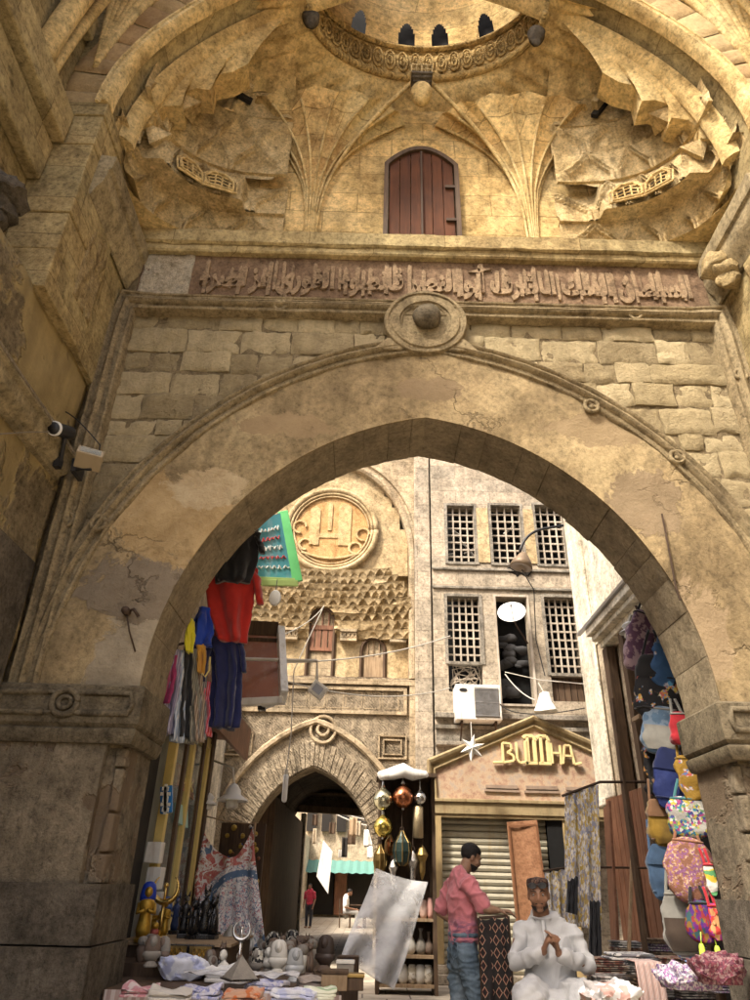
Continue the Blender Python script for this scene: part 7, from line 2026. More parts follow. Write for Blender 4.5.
w2 = T.mix(T.ramp(T.noise(P, 13, 3, .5, 2), [(.54, 0), (.56, 1), (.60, 1), (.62, 0)]), wht, (.60,.26,.26)); w2 = T.mix(vine2, w2, blu)
c = T.mix(lit_white_zone, c, w2)
ring_ = T.ramp(d1, [(.34, 0), (.345, 1), (.41, 1), (.415, 0)])
c = T.mix(ring_, c, T.mix(T.ramp(T.vor(P, 28), [(.18, 1), (.26, 0)]), blu, wht))
cb = at(205, 835, 8.9); d2 = circ(cb.x, cb.z)
c = T.mix(T.ramp(d2, [(.13, 0), (.135, 1), (.21, 1), (.215, 0)]), c, T.mix(vine, blu, wht))
T.bump(T.math('ADD', T.noise(P, 12, 3), T.math('MULTIPLY', T.noise(P, 160, 2), .3)), .3, .015)
M['suzani'] = T.fin(c, .85, 0, .2)
tL, tM, tR = at(197, 816, 8.9), at(231, 858, 8.8), at(253, 826, 8.9); bL, bR = at(190, 948, 8.6), at(264, 950, 8.6)
mb = MB()
def top(u):
    if u < .5: t = u/.5; return tL.lerp(tM, t)-Vector((0, 0, .16*math.sin(PI*t)*.6))
    t = (u-.5)/.5; return tM.lerp(tR, t)-Vector((0, 0, .14*math.sin(PI*t)*.6))
def suz(u, v):
    a = top(u); b = bL.lerp(bR, u); p = a.lerp(b, v)
    fold = .05*sin(u*22+3*sin(v*3))*(.3+.7*v) + .07*math.exp(-((u-.5+.25*(v-.0)*.6)/.08)**2)*-1 + .03*nz(u*6, v*6, 2)
    return p+Vector((.025*sin(u*17+v*4)*v, fold, 0))
mb.sheet(suz, 70, 60, .004)
tag(mb.build('patterned_cloth', M['suzani'], smooth=True), 'large red, white and blue patterned cloth hung by two corners before the rear doorway', 'cloth')
mb = MB(); mb.tube([tL+Vector((-.1, .3, .02)), tL+Vector((0, .0, .02)), (tL+tR)/2+Vector((0, 0, .0)), tR+Vector((.03, 0, .02))], .008, 5); mb.tube([tR+Vector((.02, 0, .04)), (tR.x+.02, tR.y, .0)], .016, 6); mb.tube([tL+Vector((-.02, 0, .04)), (tL.x-.02, tL.y, .0)], .016, 6); tag(mb.build('drying_pole', M['wood_mid']), 'thin pole frame carrying the patterned cloth', 'pole')
# dark jewellery board behind it
p = at(240, 845, 9.7); jb = thing('jewellery_board', 'dark board of gold trinkets behind the patterned cloth', 'board', p)
MB().box(p.x-.26, p.x+.3, p.y, p.y+.05, .3, p.z+.25).build('board', M['wood_dark'], jb)
mb = MB()
for k in range(40): mb.sphere((p.x+rnd.uniform(-.22, .26), p.y-.02, p.z+rnd.uniform(-.5, .22)), rnd.uniform(.015, .04), 6, 4)
tag(mb.build('trinkets', multi('trinket_mix', [(.5,.35,.08),(.05,.1,.3),(.5,.48,.4),(.25,.1,.05)], 14, metal=.4, rough=.4), jb), kind='stuff')

# ---------------------------------------------------------------- hanging clothes on the left
def drape(mb, rows, n=40, fold=.02, nf=7, seed=0, depth=.07, c0=Vector((0, 0, 0))):
    """rows: (cx, z, half width, half depth); a closed tube of cloth with vertical folds"""
    vs = []
    k = len(rows)
    for j, (cx, z, hw, hd) in enumerate(rows):
        t = j/(k-1)
        for i in range(n):
            a = 2*PI*i/n; f_ = fold*sin(nf*a+seed+2*sin(t*2.3+seed))*(.25+.75*t) + fold*.6*nz(cos(a)*2+seed, t*3, sin(a)*2)
            vs.append(c0+Vector((cx+(hw+f_*.5)*cos(a), (hd+f_)*sin(a), z)))
    fs = [(j*n+i, j*n+(i+1) % n, (j+1)*n+(i+1) % n, (j+1)*n+i) for j in range(k-1) for i in range(n)]
    fs += [tuple(range(n)), tuple(range(k*n-1, (k-1)*n-1, -1))]
    mb.add(vs, fs)
def interp_rows(pts, m_=16):
    out = []
    for j in range(m_+1):
        t = j/m_*(len(pts)-1); i = min(int(t), len(pts)-2); q = t-i
        out.append(tuple(lerp(pts[i][c], pts[i+1][c], q) for c in range(4)))
    return out
def px_rows(pts, Y, hd=.07):
    """pts: (py, px left, px right)"""
    out = []
    for e in pts:
        a, b = at(e[1], e[0], Y), at(e[2], e[0], Y); out.append(((a.x+b.x)/2, (a.z+b.z)/2, (b.x-a.x)/2, e[3] if len(e) > 3 else hd))
    return out
def garment(name, label, cat, pts, Y, mat_, sleeves=(), fold=.02, nf=6, seed=0, hd=.07, m_=24, group=None, rot=0):
    rows = interp_rows(px_rows(pts, Y, hd), m_)
    o = thing(name, label, cat, Vector((rows[0][0], Y, rows[-1][1])), group)
    mb = MB(); drape(mb, rows, 72, fold*1.7, nf, seed, c0=Vector((0, Y, 0))); mb.jitter(.014, 9, seed).jitter(.006, 24, seed)
    mb.build('body', mat_, o, smooth=True)
    for s_ in sleeves:
        q = [at(x, y, Y+dy) for x, y, dy in s_[0]]
        mb = MB(); P_ = [q[0].lerp(q[1], t/4) for t in range(4)]+[q[1].lerp(q[2], t/5) for t in range(6)] if len(q) > 2 else [q[0].lerp(q[1], t/8) for t in range(9)]
        mb.tube(P_, [lerp(s_[1], s_[2], i/(len(P_)-1))+.006*sin(i*2.1) for i in range(len(P_))], 12, .5); mb.jitter(.008, 14, seed+2); mb.build('sleeve', mat_, o, smooth=True)
    return o
cblk = cloth('black_knit', (.012,.012,.014), .3); cred = cloth('red_jersey', (.42,.025,.018), .35); cnav = cloth('navy_jersey', (.016,.02,.075), .4); cblue = cloth('royal_blue', (.02,.06,.40), .3)
cyel = cloth('lemon_yellow', (.72,.66,.04), .2); cgold = cloth('mustard', (.58,.30,.05), .3)
garment('red_tshirt', 'red short sleeved shirt hanging under the arch', 'shirt', [(561, 210, 250), (570, 202, 258), (590, 205, 255), (615, 211, 249), (642, 217, 244)], 6.30, cred, [([(210, 572, -.02), (204, 578, -.03), (199, 592, -.05)], .075, .075), ([(250, 570, -.02), (257, 580, -.03), (260, 603, -.05)], .075, .065)], .03, 5, 1, .09)
garment('black_top', 'black garment hanging over the shoulders of the red shirt', 'garment', [(533, 232, 262), (545, 228, 258), (560, 216, 256), (582, 216, 248)], 6.16, cblk, [([(256, 538, 0), (261, 545, -.02), (262, 552, -.03)], .05, .05)], .03, 5, 2, .08)
garment('navy_dress', 'long navy dress hanging below the red shirt', 'dress', [(630, 214, 240), (645, 208, 242), (665, 213, 241), (690, 214, 239), (728, 211, 237)], 6.38, cnav, [([(212, 640, -.02), (206, 655, -.03), (203, 682, -.04)], .06, .055), ([(240, 640, 0), (243, 655, -.02), (244, 672, -.03)], .05, .045)], .035, 6, 3, .08, 30)
garment('blue_garment', 'bright royal blue garment beside the red shirt', 'garment', [(608, 199, 209), (622, 196, 211), (646, 192, 212)], 6.24, cblue, [], .03, 4, 4, .06)
garment('navy_shawl', 'dark navy shawl hanging behind the lemon yellow cloth', 'shawl', [(612, 200, 208), (630, 196, 207), (648, 193, 206)], 6.5, cnav, [], .03, 4, 5, .05)
garment('yellow_cloth', 'lemon yellow cloth peeking out beside the arch stones', 'cloth', [(620, 190, 194), (635, 186, 194), (652, 185, 191)], 6.1, cyel, [], .02, 3, 6, .04)
garment('mustard_cloth', 'mustard cloth hanging under the royal blue garment', 'cloth', [(645, 196, 206), (655, 197, 205), (674, 199, 203)], 6.25, cgold, [], .02, 3, 7, .04)
scs = [('magenta', (.38,.05,.15), 166, 178, 655, 704, None), ('lavender grey', (.40,.37,.46), 171, 182, 650, 735, (.22,.2,.3)), ('pale blue', (.32,.40,.52), 177, 186, 652, 742, (.55,.58,.62)), ('black', (.02,.02,.02), 183, 193, 646, 738, None),
       ('olive grey', (.16,.15,.11), 189, 198, 650, 744, (.28,.26,.2)), ('brown striped', (.22,.15,.10), 194, 203, 668, 742, (.4,.32,.24)), ('grey striped', (.30,.29,.27), 199, 206, 672, 740, (.12,.12,.12)), ('red and pink', (.60,.04,.05), 202, 211, 682, 735, (.70,.25,.3))]
for i, (nm, col, a, b, y0_, y1_, c2) in enumerate(scs):
    ce = cloth('scarf_'+nm.replace(' ', '_'), col, .35, c2, (18, 'X', 1.5) if c2 else None)
    lean = -9 if i < 2 else (-5 if i < 4 else -2)
    garment('scarf', nm+' scarf hanging in the row beside the left pier', 'scarf', [(y0_, a+2, b-1), ((y0_+y1_)/2, a+lean*.4, b+lean*.4), (y1_, a+lean, b+lean)], 6.05+.05*i, ce, [], .03, 4, 10+i, .05, 24, 'scarves hanging by the left pier')
mb = MB(); mb.tube([at(176, 645, 6.0), at(200, 640, 6.3), at(232, 560, 6.4), at(258, 530, 6.6)], .012, 6); tag(mb.build('clothes_rail', M['iron'], smooth=True), 'thin iron rail carrying the hanging clothes', 'rail')
mb = MB(); h_ = at(206, 670, 6.2); mb.tube([h_+Vector((.02, 0, .12)), h_+Vector((.03, 0, 0)), h_+Vector((0, 0, -.06)), h_+Vector((-.03, 0, -.03))], .008, 6); tag(mb.build('clothes_hook', M['yellow_trim']), 'small pale hook hanging beside the navy dress sleeve', 'hook')
# goods in the shadow left of the display case
mb = MB(); a = at(158, 880, 6.9)
for k in range(3):
    p = at(153, 915-26*k, 7.0); tag(MB().box(p.x-.07, p.x+.06, p.y-.05, p.y+.1, p.z, p.z+.17).jitter(.01, 8, k).build('boxed_souvenir', M['white' if k else 'alabaster'], bevel=.008), ['lowest', 'middle', 'topmost'][k]+' of three white souvenir packs stacked by the display case', 'box', 'white packs by the display case')
p0 = onz(153, 917, 0.9)

# ---------------------------------------------------------------- lantern stall
sl = thing('shelf_stall', 'narrow wooden shelf stall beside the gabled shop, under the hanging globes', 'shelf', (.7, 12.8, 0))
mb = MB()
SHZ = [.13, .50, .98]
for x in (.22, 1.10): MB().box(x-.03, x+.03, 12.55, 13.1, 0, 3.1).build('post', M['wood_dark'], sl)
for z in SHZ: MB().box(.25, 1.07, 12.55, 13.1, z-.04, z).build('shelf_board', M['wood_mid'], sl)
MB().box(.25, 1.07, 13.1, 13.14, .05, 3.1).build('back_panel', M['wood_dark'], sl)
MB().box(.15, 1.15, 12.35, 13.2, 3.02, 3.08).build('roof_board', M['wood_dark'], sl)
mb = MB(); a, b = at(382, 776, 12.3), at(425, 774, 12.3)
mb.tube([a, a.lerp(b, .25)+Vector((0, 0, .03)), a.lerp(b, .5)+Vector((0, 0, .07)), a.lerp(b, .75)+Vector((0, 0, .0)), b], [.07, .1, .12, .09, .07], 14, round_caps=True); mb.jitter(.05, 6, 2)
tag(mb.build('rolled_awning', M['white'], smooth=True), 'rolled up white awning cloth on top of the shelf stall', 'awning')
def globe(px, py, Y, r, mat_, label, spire=True, top_y=778):
    p = at(px, py, Y); o = thing('hanging_globe', label, 'lamp', p)
    MB().lathe([(.01, -r), (r*.5, -r*.87), (r*.87, -r*.5), (r, -.0), (r*.97, r*.2), (r*.72, r*.7), (r*.38, r*.95), (r*.2, r*1.15)], p, 22).build('globe', mat_, o, smooth=True)
    q = at(px, top_y, Y).z
    mb = MB(); mb.lathe([(r*.22, r*1.1), (r*.12, r*1.5), (r*.05, r*(2.3 if spire else 1.6))], p, 10); mb.tube([p+Vector((0, 0, r*1.5)), (p.x, p.y, q)], .008, 5); mb.build('spire', M['silver'], o, smooth=True); MB().sphere(p-Vector((0, 0, r*1.05)), r*.14, 8, 6).build('finial', M['silver'], o, smooth=True)
globe(383, 800, 12.35, .165, paint('pale_gilt_glass', (.55,.52,.36), .15, .9, .3), 'pale silver gilt globe with a tall spire, above the yellow one')
globe(403, 797, 12.35, .17, M['copper'], 'dark copper red globe hanging in the middle of the stall', False)
globe(420, 798, 12.35, .10, M['silver'], 'small silver globe hanging next to the gold shop cornice')
globe(383, 827, 12.35, .155, paint('yellow_gilt_glass', (.62,.48,.12), .15, .9, .3), 'yellow gold globe hanging below the silver gilt one', False, 806)
def hang_lantern(px, py, Y, r, h, mat_, label, kind=0):
    p = at(px, py, Y); o = thing('hanging_lantern', label, 'lantern', p)
    if kind == 0: prof = [(r*.3, -h*.5), (r*.8, -h*.4), (r, -h*.1), (r*.9, h*.15), (r*.4, h*.35), (r*.15, h*.5)]
    elif kind == 1: prof = [(r*.7, -h*.5), (r, -h*.48), (r, h*.46), (r*.7, h*.5)]
    else: prof = [(r*.1, -h*.5), (r*.5, -h*.3), (r*.55, 0), (r, h*.2), (r*.5, h*.4), (r*.1, h*.5)]
    n = 8 if kind == 0 else 16
    MB().lathe(prof, p, n).build('body', mat_, o, smooth=kind == 1)
    mb = MB(); mb.tube([p+Vector((0, 0, h*.5)), p+Vector((0, 0, h*.5+.3))], .007, 5); mb.tube([p+Vector((.03*cos(a), 0, h*.55+.03*sin(a))) for a in [2*PI*i/10 for i in range(11)]], .007, 5); mb.build('hook', M['iron'], o)
    if kind == 0:
        mb = MB()
        for k in range(8): a = 2*PI*k/8; mb.tube([p+Vector((q[0]*1.02*cos(a), q[0]*1.02*sin(a), q[1])) for q in prof], .008, 4)
        mb.build('ribs', M['brass_dark'], o)
hang_lantern(418, 822, 12.4, .085, .48, paint('pierced_brass_tube', (.45,.36,.22), .4, .8, .5, 40, .4), 'tall pierced brass cylinder lantern under the small silver globe', 1)
hang_lantern(380, 858, 12.4, .10, .4, M['brass_dark'], 'old brass ribbed lantern below the yellow globe')
hang_lantern(390, 845, 12.5, .08, .3, M['copper'], 'small copper ribbed lantern tucked behind the yellow globe')
hang_lantern(402, 848, 12.4, .15, .5, paint('dark_green_glass', (.03,.05,.045), .3, .3), 'big dark ribbed lantern in the centre of the stall')
hang_lantern(413, 868, 12.45, .09, .5, M['silver'], 'narrow grey metal lantern between the dark lantern and the bottle lamp', 2)
hang_lantern(422, 862, 12.45, .10, .5, M['brass_dark'], 'slim old brass bottle lamp nearest the gold shop post', 2)
hang_lantern(393, 872, 12.4, .08, .35, M['silver'], 'small dull silver lantern just above the plastic sheet', 2)
def vase(px, z, r, h, mat_, label, Y=12.75, kind=0):
    x = at(px, 960, Y).x; p = Vector((x, Y, z)); o = thing('vase', label, 'vase', p)
    prof = [(r*.6, 0), (r*.95, h*.15), (r, h*.3), (r*.7, h*.5), (r*.28, h*.65), (r*.22, h*.85), (r*.4, h)] if kind == 0 else [(r*.6, 0), (r*.9, h*.2), (r, h*.55), (r*.8, h*.85), (r*.55, h)]
    MB().lathe(prof, p, 16).build('body', mat_, o, smooth=True)
    MB().lathe([(prof[-1][0]*1.12, h*.985), (prof[-1][0]*1.15, h*1.0), (prof[-1][0]*.8, h*1.01)], p, 16).build('lip', mat_, o, smooth=True)
vase(410, SHZ[1], .10, .38, M['alabaster'], 'tall pale bottle vase on the middle shelf beside the plastic sheet')
vase(421, SHZ[1], .09, .34, M['grey_stone'], 'grey bottle vase on the middle shelf')
vase(429, SHZ[1], .08, .30, M['brown_stone'], 'brown bottle vase on the middle shelf close to the shop post')
mot = multi('mottled_jar', [(.6,.55,.45),(.3,.26,.2),(.65,.62,.55),(.45,.4,.3)], 22)
for i, x in enumerate((403, 412, 420, 428)): vase(x, SHZ[0], .085, .24, mot if i % 2 else M['alabaster'], ['plain pale jar at the plastic sheet end of the lowest shelf', 'mottled jar second along the lowest shelf', 'plain pale jar third along the lowest shelf', 'mottled jar at the shop post end of the lowest shelf'][i], 12.7, 1)
vase(424, SHZ[2], .07, .25, paint('pink_alabaster', (.6,.42,.35), .4), 'pinkish jar on the top shelf', 12.7, 1); vase(431, SHZ[2], .06, .28, paint('rose_alabaster', (.62,.35,.3), .4), 'rose coloured jar on the top shelf close to the shop post', 12.7, 1); vase(415, SHZ[2], .07, .22, M['alabaster'], 'white jar on the top shelf', 12.8, 1)
# clear plastic sheet hung over the shelves
T = NT('milky_plastic'); P = T.pos; n1 = T.noise(P, 5, 6, .6, 1.2); T.bump(n1, .9, .04)
c = T.ramp(n1, [(.3, (.70,.70,.69)), (.7, (.78,.78,.77))]); T.b.inputs['Subsurface Weight'].default_value = 0
M['plastic'] = T.fin(c, .25, 0, .5); T.setv(T.b.inputs['Alpha'], T.ramp(T.noise(P, 2.2, 4, .5), [(.35, .22), (.65, .52)]))
q = [at(376, 868, 12.0), at(428, 882, 12.0), at(392, 990, 10.8), at(342, 958, 10.8)]
mb = MB()
def ps_(u, v):
    p = q[0].lerp(q[1], u).lerp(q[3].lerp(q[2], u), v)
    return p+Vector((.02*sin(v*5+u*3)+.06*math.sin(PI*v)*(u-.3), .09*sin(u*13+v*3+2*nz(u*2, v*3, 5))*(.25+.75*v)+.05*nz(u*3, v*3, 1)-.12*math.sin(PI*v), -.04*math.sin(PI*u)*(1-v)))
mb.sheet(ps_, 40, 40, .003)
tag(mb.build('plastic_sheet', M['plastic'], smooth=True), 'large milky plastic sheet draped slanting over the front of the shelf stall', 'plastic sheet')
p = at(348, 965, 10.6); o = thing('small_crate', 'small dark crate with a blue label at the foot of the plastic sheet', 'crate', Vector((p.x, p.y, 0)))
MB().box(p.x-.14, p.x+.14, p.y-.1, p.y+.1, 0, p.z+.1).build('body', M['wood_dark'], o, bevel=.01); MB().box(p.x-.06, p.x+.06, p.y-.106, p.y-.1005, p.z-.05, p.z+.07).build('label_plate', M['blue_sign'], o)

# ---------------------------------------------------------------- hanging bags on the right
def bag(label, px, py, wpx, hpx, mat_, Y=6.2, kind='backpack', trim=None, rz=0, tilt=0, pocket=None, seed=0, name='shoulder_bag', cat='bag', depth=None):
    c = at(px, py, Y); sc_ = (at(px+1, py, Y)-c).length; w, h = 1.1*wpx*sc_, 1.1*hpx*abs((at(px, py+1, Y)-c).z)
    d = depth or w*.36
    o = thing(name, label, cat, (0, 0, 0), 'bags hanging on the right')
    mb = MB()
    def fn(u, v):
        a = 2*PI*u; b = PI*(v-.5); e1 = .55 if kind != 'round' else 1; e2 = .5 if kind != 'round' else .9
        pw_ = lambda x, e: abs(x)**e*(1 if x >= 0 else -1)
        cb = max(0, cos(b))**e2; x = w/2*pw_(cos(a), e1)*cb; y = d/2*pw_(sin(a), e1)*cb; z = h/2*pw_(sin(b), .75)
        if kind == 'tote': x *= 1.05-.12*(z/h+.5)
        elif kind != 'round': x *= 1-.18*(z/h+.5)*.8
        y *= 1.05-.5*(z/h+.5)**1.5*.9
        s_ = noise.fractal(Vector((x*8+seed*3, y*8, z*8)), 1, 2, 4)*.045 + .014*sin(z*38+seed+5*nz(x*6, y*6, seed))*(1 if z < 0 else .4)
        return Vector((x*(1+s_/w), y*(1+s_*2/d)+s_*.6, z))
    mb.grid(fn, 64, 44); body = mb.build('body', mat_, o, smooth=True)
    tm = trim or M['wood_dark']
    mb = MB()
    if kind == 'backpack':
        mb.grid(lambda u, v: fn(.5+.5*u, .55+.35*v)*1.03+Vector((0, -.012, 0)), 20, 10); mb.build('flap', tm, o, smooth=True); mb = MB()
        mb.tube([fn(.5+.5*i/16, .30)+Vector((0, -.006, 0)) for i in range(17)], .007, 5)
    else:
        mb.tube([fn(i/30, .80)*1.01 for i in range(31)], .009, 5)
    mb.build('seam', tm, o, smooth=True)
    if pocket:
        mb = MB()
        mb.grid(lambda u, v: fn(.58+.34*u, .2+.32*v)+Vector((0, -.02-.012*math.sin(PI*u)*math.sin(PI*v), 0)), 14, 10); mb.build('pocket', pocket, o, smooth=True)
    for s_ in (-1, 1):
        mb = MB(); mb.tube(bez((s_*w*.28, .01, h*.38), (s_*w*.22, .02, h*.62), (s_*.02, .06, h*.95), 10), [.007]*11, 6, 1.8); mb.build('strap', tm, o, smooth=True)
    o.location = c; o.rotation_euler = (0, tilt, rz)
    return o
E_blk = multi('black_embroidery', [(.5,.25,.05),(.1,.25,.45),(.55,.5,.45),(.45,.12,.1),(.5,.4,.1)], 60, base=(.014,.014,.016), thr=.56)  # bag colours from here are darkened to carry the shade they hang in
E_nav = multi('navy_embroidery', [(.4,.4,.5),(.1,.2,.5),(.3,.1,.1)], 26, base=(.012,.022,.10), thr=.62)
E_yel = multi('yellow_embroidery', [(.4,.08,.08),(.1,.15,.3),(.5,.45,.4),(.4,.18,.05)], 60, base=(.24,.14,.02), thr=.55)
E_wht = multi('white_multicolour_embroidery', [(.04,.2,.28),(.4,.33,.05),(.05,.06,.2),(.12,.26,.1),(.3,.05,.16),(.5,.48,.44)], 55, base=(.32,.31,.28), thr=.40)
E_tan = multi('tan_sequin_embroidery', [(.24,.10,.2),(.34,.18,.10),(.28,.13,.07),(.45,.32,.22),(.2,.08,.17)], 80, base=(.19,.085,.05), thr=.44)
E_pur = multi('purple_red_embroidery', [(.13,.015,.14),(.24,.025,.03),(.07,.02,.15),(.2,.1,.02),(.03,.08,.09)], 55, stretch=(1, 1, .5))
denim = cloth('blue_denim', (.045,.085,.15), .5); ldenim = cloth('pale_denim', (.09,.155,.24), .45, (.17,.23,.30)); cm = cloth('mustard_canvas', (.19,.115,.015), .5); cgy = cloth('pale_grey_canvas', (.22,.215,.19), .4)
crd = cloth('crimson_canvas', (.30,.015,.022), .4); cbk = cloth('black_canvas', (.012,.012,.013), .3); cnv = cloth('navy_canvas', (.008,.014,.06), .45); cpu = cloth('purple_brown_cloth', (.12,.06,.11), .4, (.35,.25,.28))
bag('dark purple patterned bag at the very top of the hanging bags', 640, 640, 26, 58, cpu, 6.5, 'tote', cbk, .1, .35, seed=1)
bag('black bag with colourful embroidery below the purple patterned one', 657, 688, 42, 60, E_blk, 6.25, 'backpack', cbk, -.1, .1, seed=2)
bag('dark blue embroidered bag pressed between the black bag and arch', 664, 664, 22, 42, multi('blue_embroidery', [(.5,.5,.55),(.1,.3,.5),(.5,.3,.1)], 26, base=(.03,.08,.18), thr=.58), 6.2, 'tote', denim, -.1, .2, seed=3)
bag('pale denim bag with a white side under the black embroidered bag', 661, 730, 34, 44, ldenim, 6.2, 'tote', cgy, -.3, .15, pocket=cgy, seed=4)
bag('small crimson pouch with a pale top beside the denim bag', 680, 728, 17, 30, crd, 5.95, 'tote', cgy, -.1, 0, seed=5)
bag('long navy bag hanging in the middle of the bags', 669, 778, 28, 56, E_nav, 6.15, 'backpack', cnv, -.2, .15, seed=6)
bag('slim black embroidered bag behind the long navy bag', 655, 768, 18, 52, E_blk, 6.4, 'tote', cbk, .1, .05, seed=7)
bag('yellow bag with red and white embroidery half behind the right pier', 688, 778, 20, 42, E_yel, 5.98, 'tote', cm, -.1, 0, seed=8)
bag('plain mustard canvas bag below the long navy bag', 661, 823, 26, 44, cm, 6.25, 'backpack', cloth('brown_trim', (.15,.08,.04)), .1, 0, pocket=cm, seed=9)
bag('white bag covered in multicoloured embroidery above the big tan bag', 688, 817, 36, 38, E_wht, 6.0, 'tote', cloth('teal_trim', (.04,.14,.15)), -.1, .05, seed=10)
bag('blue denim backpack hanging beside the big tan bag', 661, 872, 26, 52, denim, 6.25, 'backpack', denim, .1, 0, pocket=denim, seed=11)
bag('big round tan bag with pink sequins at the edge of the right pier', 690, 870, 42, 62, E_tan, 5.95, 'round', cloth('tan_trim', (.25,.11,.06)), -.1, .1, seed=12)
bag('pale grey bag with a dark oval opening just over the stacked textiles', 680, 922, 30, 60, cgy, 6.1, 'tote', cgy, -.3, .0, pocket=cloth('dark_brown_lining', (.05,.035,.025)), seed=13)
tb_ = bag('round purple and red embroidered bag with neon tassels', 703, 922, 30, 40, E_pur, 5.85, 'round', cbk, -.1, 0, seed=14)
mb = MB(); w_ = .0
for dx, zz in ((-.055, -.18), (.05, -.19)): mb.lathe([(.012, .05), (.02, .03), (.024, -.03), (.02, -.06)], (dx, -.05, zz), 8); mb.tube([(dx, -.05, zz+.04), (dx*.8, -.05, zz+.12)], .004, 4)
mb.build('tassel', paint('neon_tassel', (.55,.70,.08), .7), tb_, smooth=True)
bag('small striped pouch with red, yellow and green bands against the right pier', 711, 879, 9, 30, multi('striped_pouch', [(.5,.05,.04),(.62,.45,.05),(.1,.3,.12),(.6,.58,.52)], 8, (.2, .2, 3)), 5.8, 'tote', crd, 0, 0, seed=15)
bag('little red and purple purse hanging lowest beside the pier', 716, 922, 11, 34, multi('red_purse', [(.5,.05,.04),(.3,.03,.2),(.5,.25,.1)], 30), 5.78, 'tote', crd, 0, 0, seed=16)
bag('black backpack hidden in shadow behind the tan bag', 684, 850, 26, 40, cbk, 6.45, 'backpack', cbk, 0, 0, seed=17)
mb = MB(); mb.tube([at(636, 606, 6.6), at(668, 690, 6.4), at(680, 800, 6.35), at(690, 960, 6.3)], .014, 6); tag(mb.build('bag_rail', M['iron']), 'thin iron pole behind the hanging bags', 'pole')
mb = MB(); mb.box(3.05, 3.6, 5.75, 6.9, .0, 4.6); tag(mb.build('shade_backing', M['dark']), 'dark cupboard painted as the shade behind the hanging bags', 'backing')  # dark block stands in for the shade behind the bags

# ---------------------------------------------------------------- right goods table with stacked textiles
rt = thing('textile_table', 'market table stacked with folded textiles in front of the right pier', 'table', (2.1, 6, 0))
MB().box(1.62, 2.95, 5.72, 6.75, .60, .66).build('tabletop', M['wood_dark'], rt, bevel=.006)
MB().box(1.62, 2.48, 5.25, 5.719, .60, .66).build('front_flap', M['wood_dark'], rt, bevel=.006)
for x, y in ((1.68, 5.32), (2.42, 5.32), (1.68, 6.68), (2.88, 6.68)): MB().box(x-.035, x+.035, y-.035, y+.035, 0, .60).build('leg', M['wood_mid'], rt)
FT = {}
def folded(px, py, z, w, d, h, mat_, label, rz=0, seed=0, layers=3):
    """a folded textile: rounded, layered slab"""
    p = onz(px, py, z)
    mb = MB()
    for k in range(layers):
        za, zb_ = h*k/layers, h*(k+1)/layers; r2 = random.Random(seed*17+k); ox, oy = r2.uniform(-.012, .012), r2.uniform(-.012, .012)
        prof = [(-w/2, za+.004), (-w/2-.006, (za+zb_)/2), (-w/2, zb_-.003), (w/2, zb_-.003), (w/2+.006, (za+zb_)/2), (w/2, za+.004)]
        n = 8; vs = []
        for i in range(n+1):
            y = lerp(-d/2, d/2, i/n); e = .012 if i in (0, n) else 0
            for x, zz in prof: vs.append((x*(1-e)+ox, y+oy, zz+.006*nz(x*6+seed, y*6, k)))
        m_ = len(prof); mb.add(vs, [(i*m_+j, i*m_+(j+1) % m_, (i+1)*m_+(j+1) % m_, (i+1)*m_+j) for i in range(n) for j in range(m_)]+[tuple(range(m_)), tuple(range((n+1)*m_-1, n*m_-1, -1))])
    mb.xform(Matrix.Translation(p) @ Matrix.Rotation(rz, 4, 'Z'))
    return tag(mb.build('folded_textile', mat_, bevel=.006), label, 'textile', 'folded textiles on the right table')
pr = [multi('print_%s' % n, c, s, st) for n, c, s, st in (
    ('grey', [(.35,.33,.3),(.15,.14,.13),(.5,.47,.43),(.25,.2,.18)], 34, (1, 1, 1)), ('rust', [(.3,.12,.08),(.4,.3,.22),(.18,.08,.07),(.45,.38,.3)], 30, (1, 1, 1)),
    ('silver', [(.5,.5,.5),(.2,.2,.22),(.6,.58,.55),(.08,.08,.08)], 20, (.4, 2, 2)), ('blue', [(.12,.24,.42),(.3,.42,.55),(.1,.16,.3),(.5,.52,.5)], 26, (1, 1, 1)),
    ('pinkblue', [(.5,.15,.2),(.25,.35,.6),(.6,.55,.55),(.4,.08,.15)], 16, (1, 1, 1)), ('brown', [(.2,.13,.09),(.3,.22,.15),(.1,.07,.05),(.4,.3,.2)], 30, (1, 1, 1)),
    ('purple', [(.3,.15,.3),(.45,.42,.45),(.15,.1,.2),(.55,.5,.5),(.25,.25,.3)], 90, (1, 1, 1)))]
TB = .66
base_rows = [(612, 1002, 'grey'), (650, 1004, 'brown'), (692, 1006, 'purple'), (608, 985, 'rust'), (640, 984, 'grey'), (676, 986, 'silver'), (716, 992, 'purple'), (628, 972, 'silver'), (664, 972, 'brown'), (700, 974, 'rust')]
ix = {'grey': 0, 'rust': 1, 'silver': 2, 'blue': 3, 'pinkblue': 4, 'brown': 5, 'purple': 6}
where = ['in front nearest the seated man', 'in front at the middle of the table', 'in front nearest the right pier', 'beside the seated man in the second row', 'in the middle of the second row', 'under the blue textile in the second row', 'against the right pier', 'at the rear behind the seated man', 'at the rear under the pale grey bag', 'at the rear below the neon tassels']
for i, (px, py, kx) in enumerate(base_rows):
    n = 3 if i < 3 else (4 if i < 7 else 5)
    z = TB
    for k in range(n):
        hh = rnd.uniform(.045, .07); kk = kx if k % 2 == 0 else rnd.choice(['grey', 'brown', 'rust', 'silver', 'purple'])
        folded(px+rnd.uniform(-2, 2), py-0, TB, .29+rnd.uniform(-.03, .03), .24, hh, pr[ix[kk]], ('bottom', 'second', 'third', 'fourth', 'fifth')[k]+' folded '+kk+' print textile of the stack '+where[i], rnd.uniform(-.15, .15), i*7+k).location.z += z-TB
        z += hh+.002
    FT[i] = z
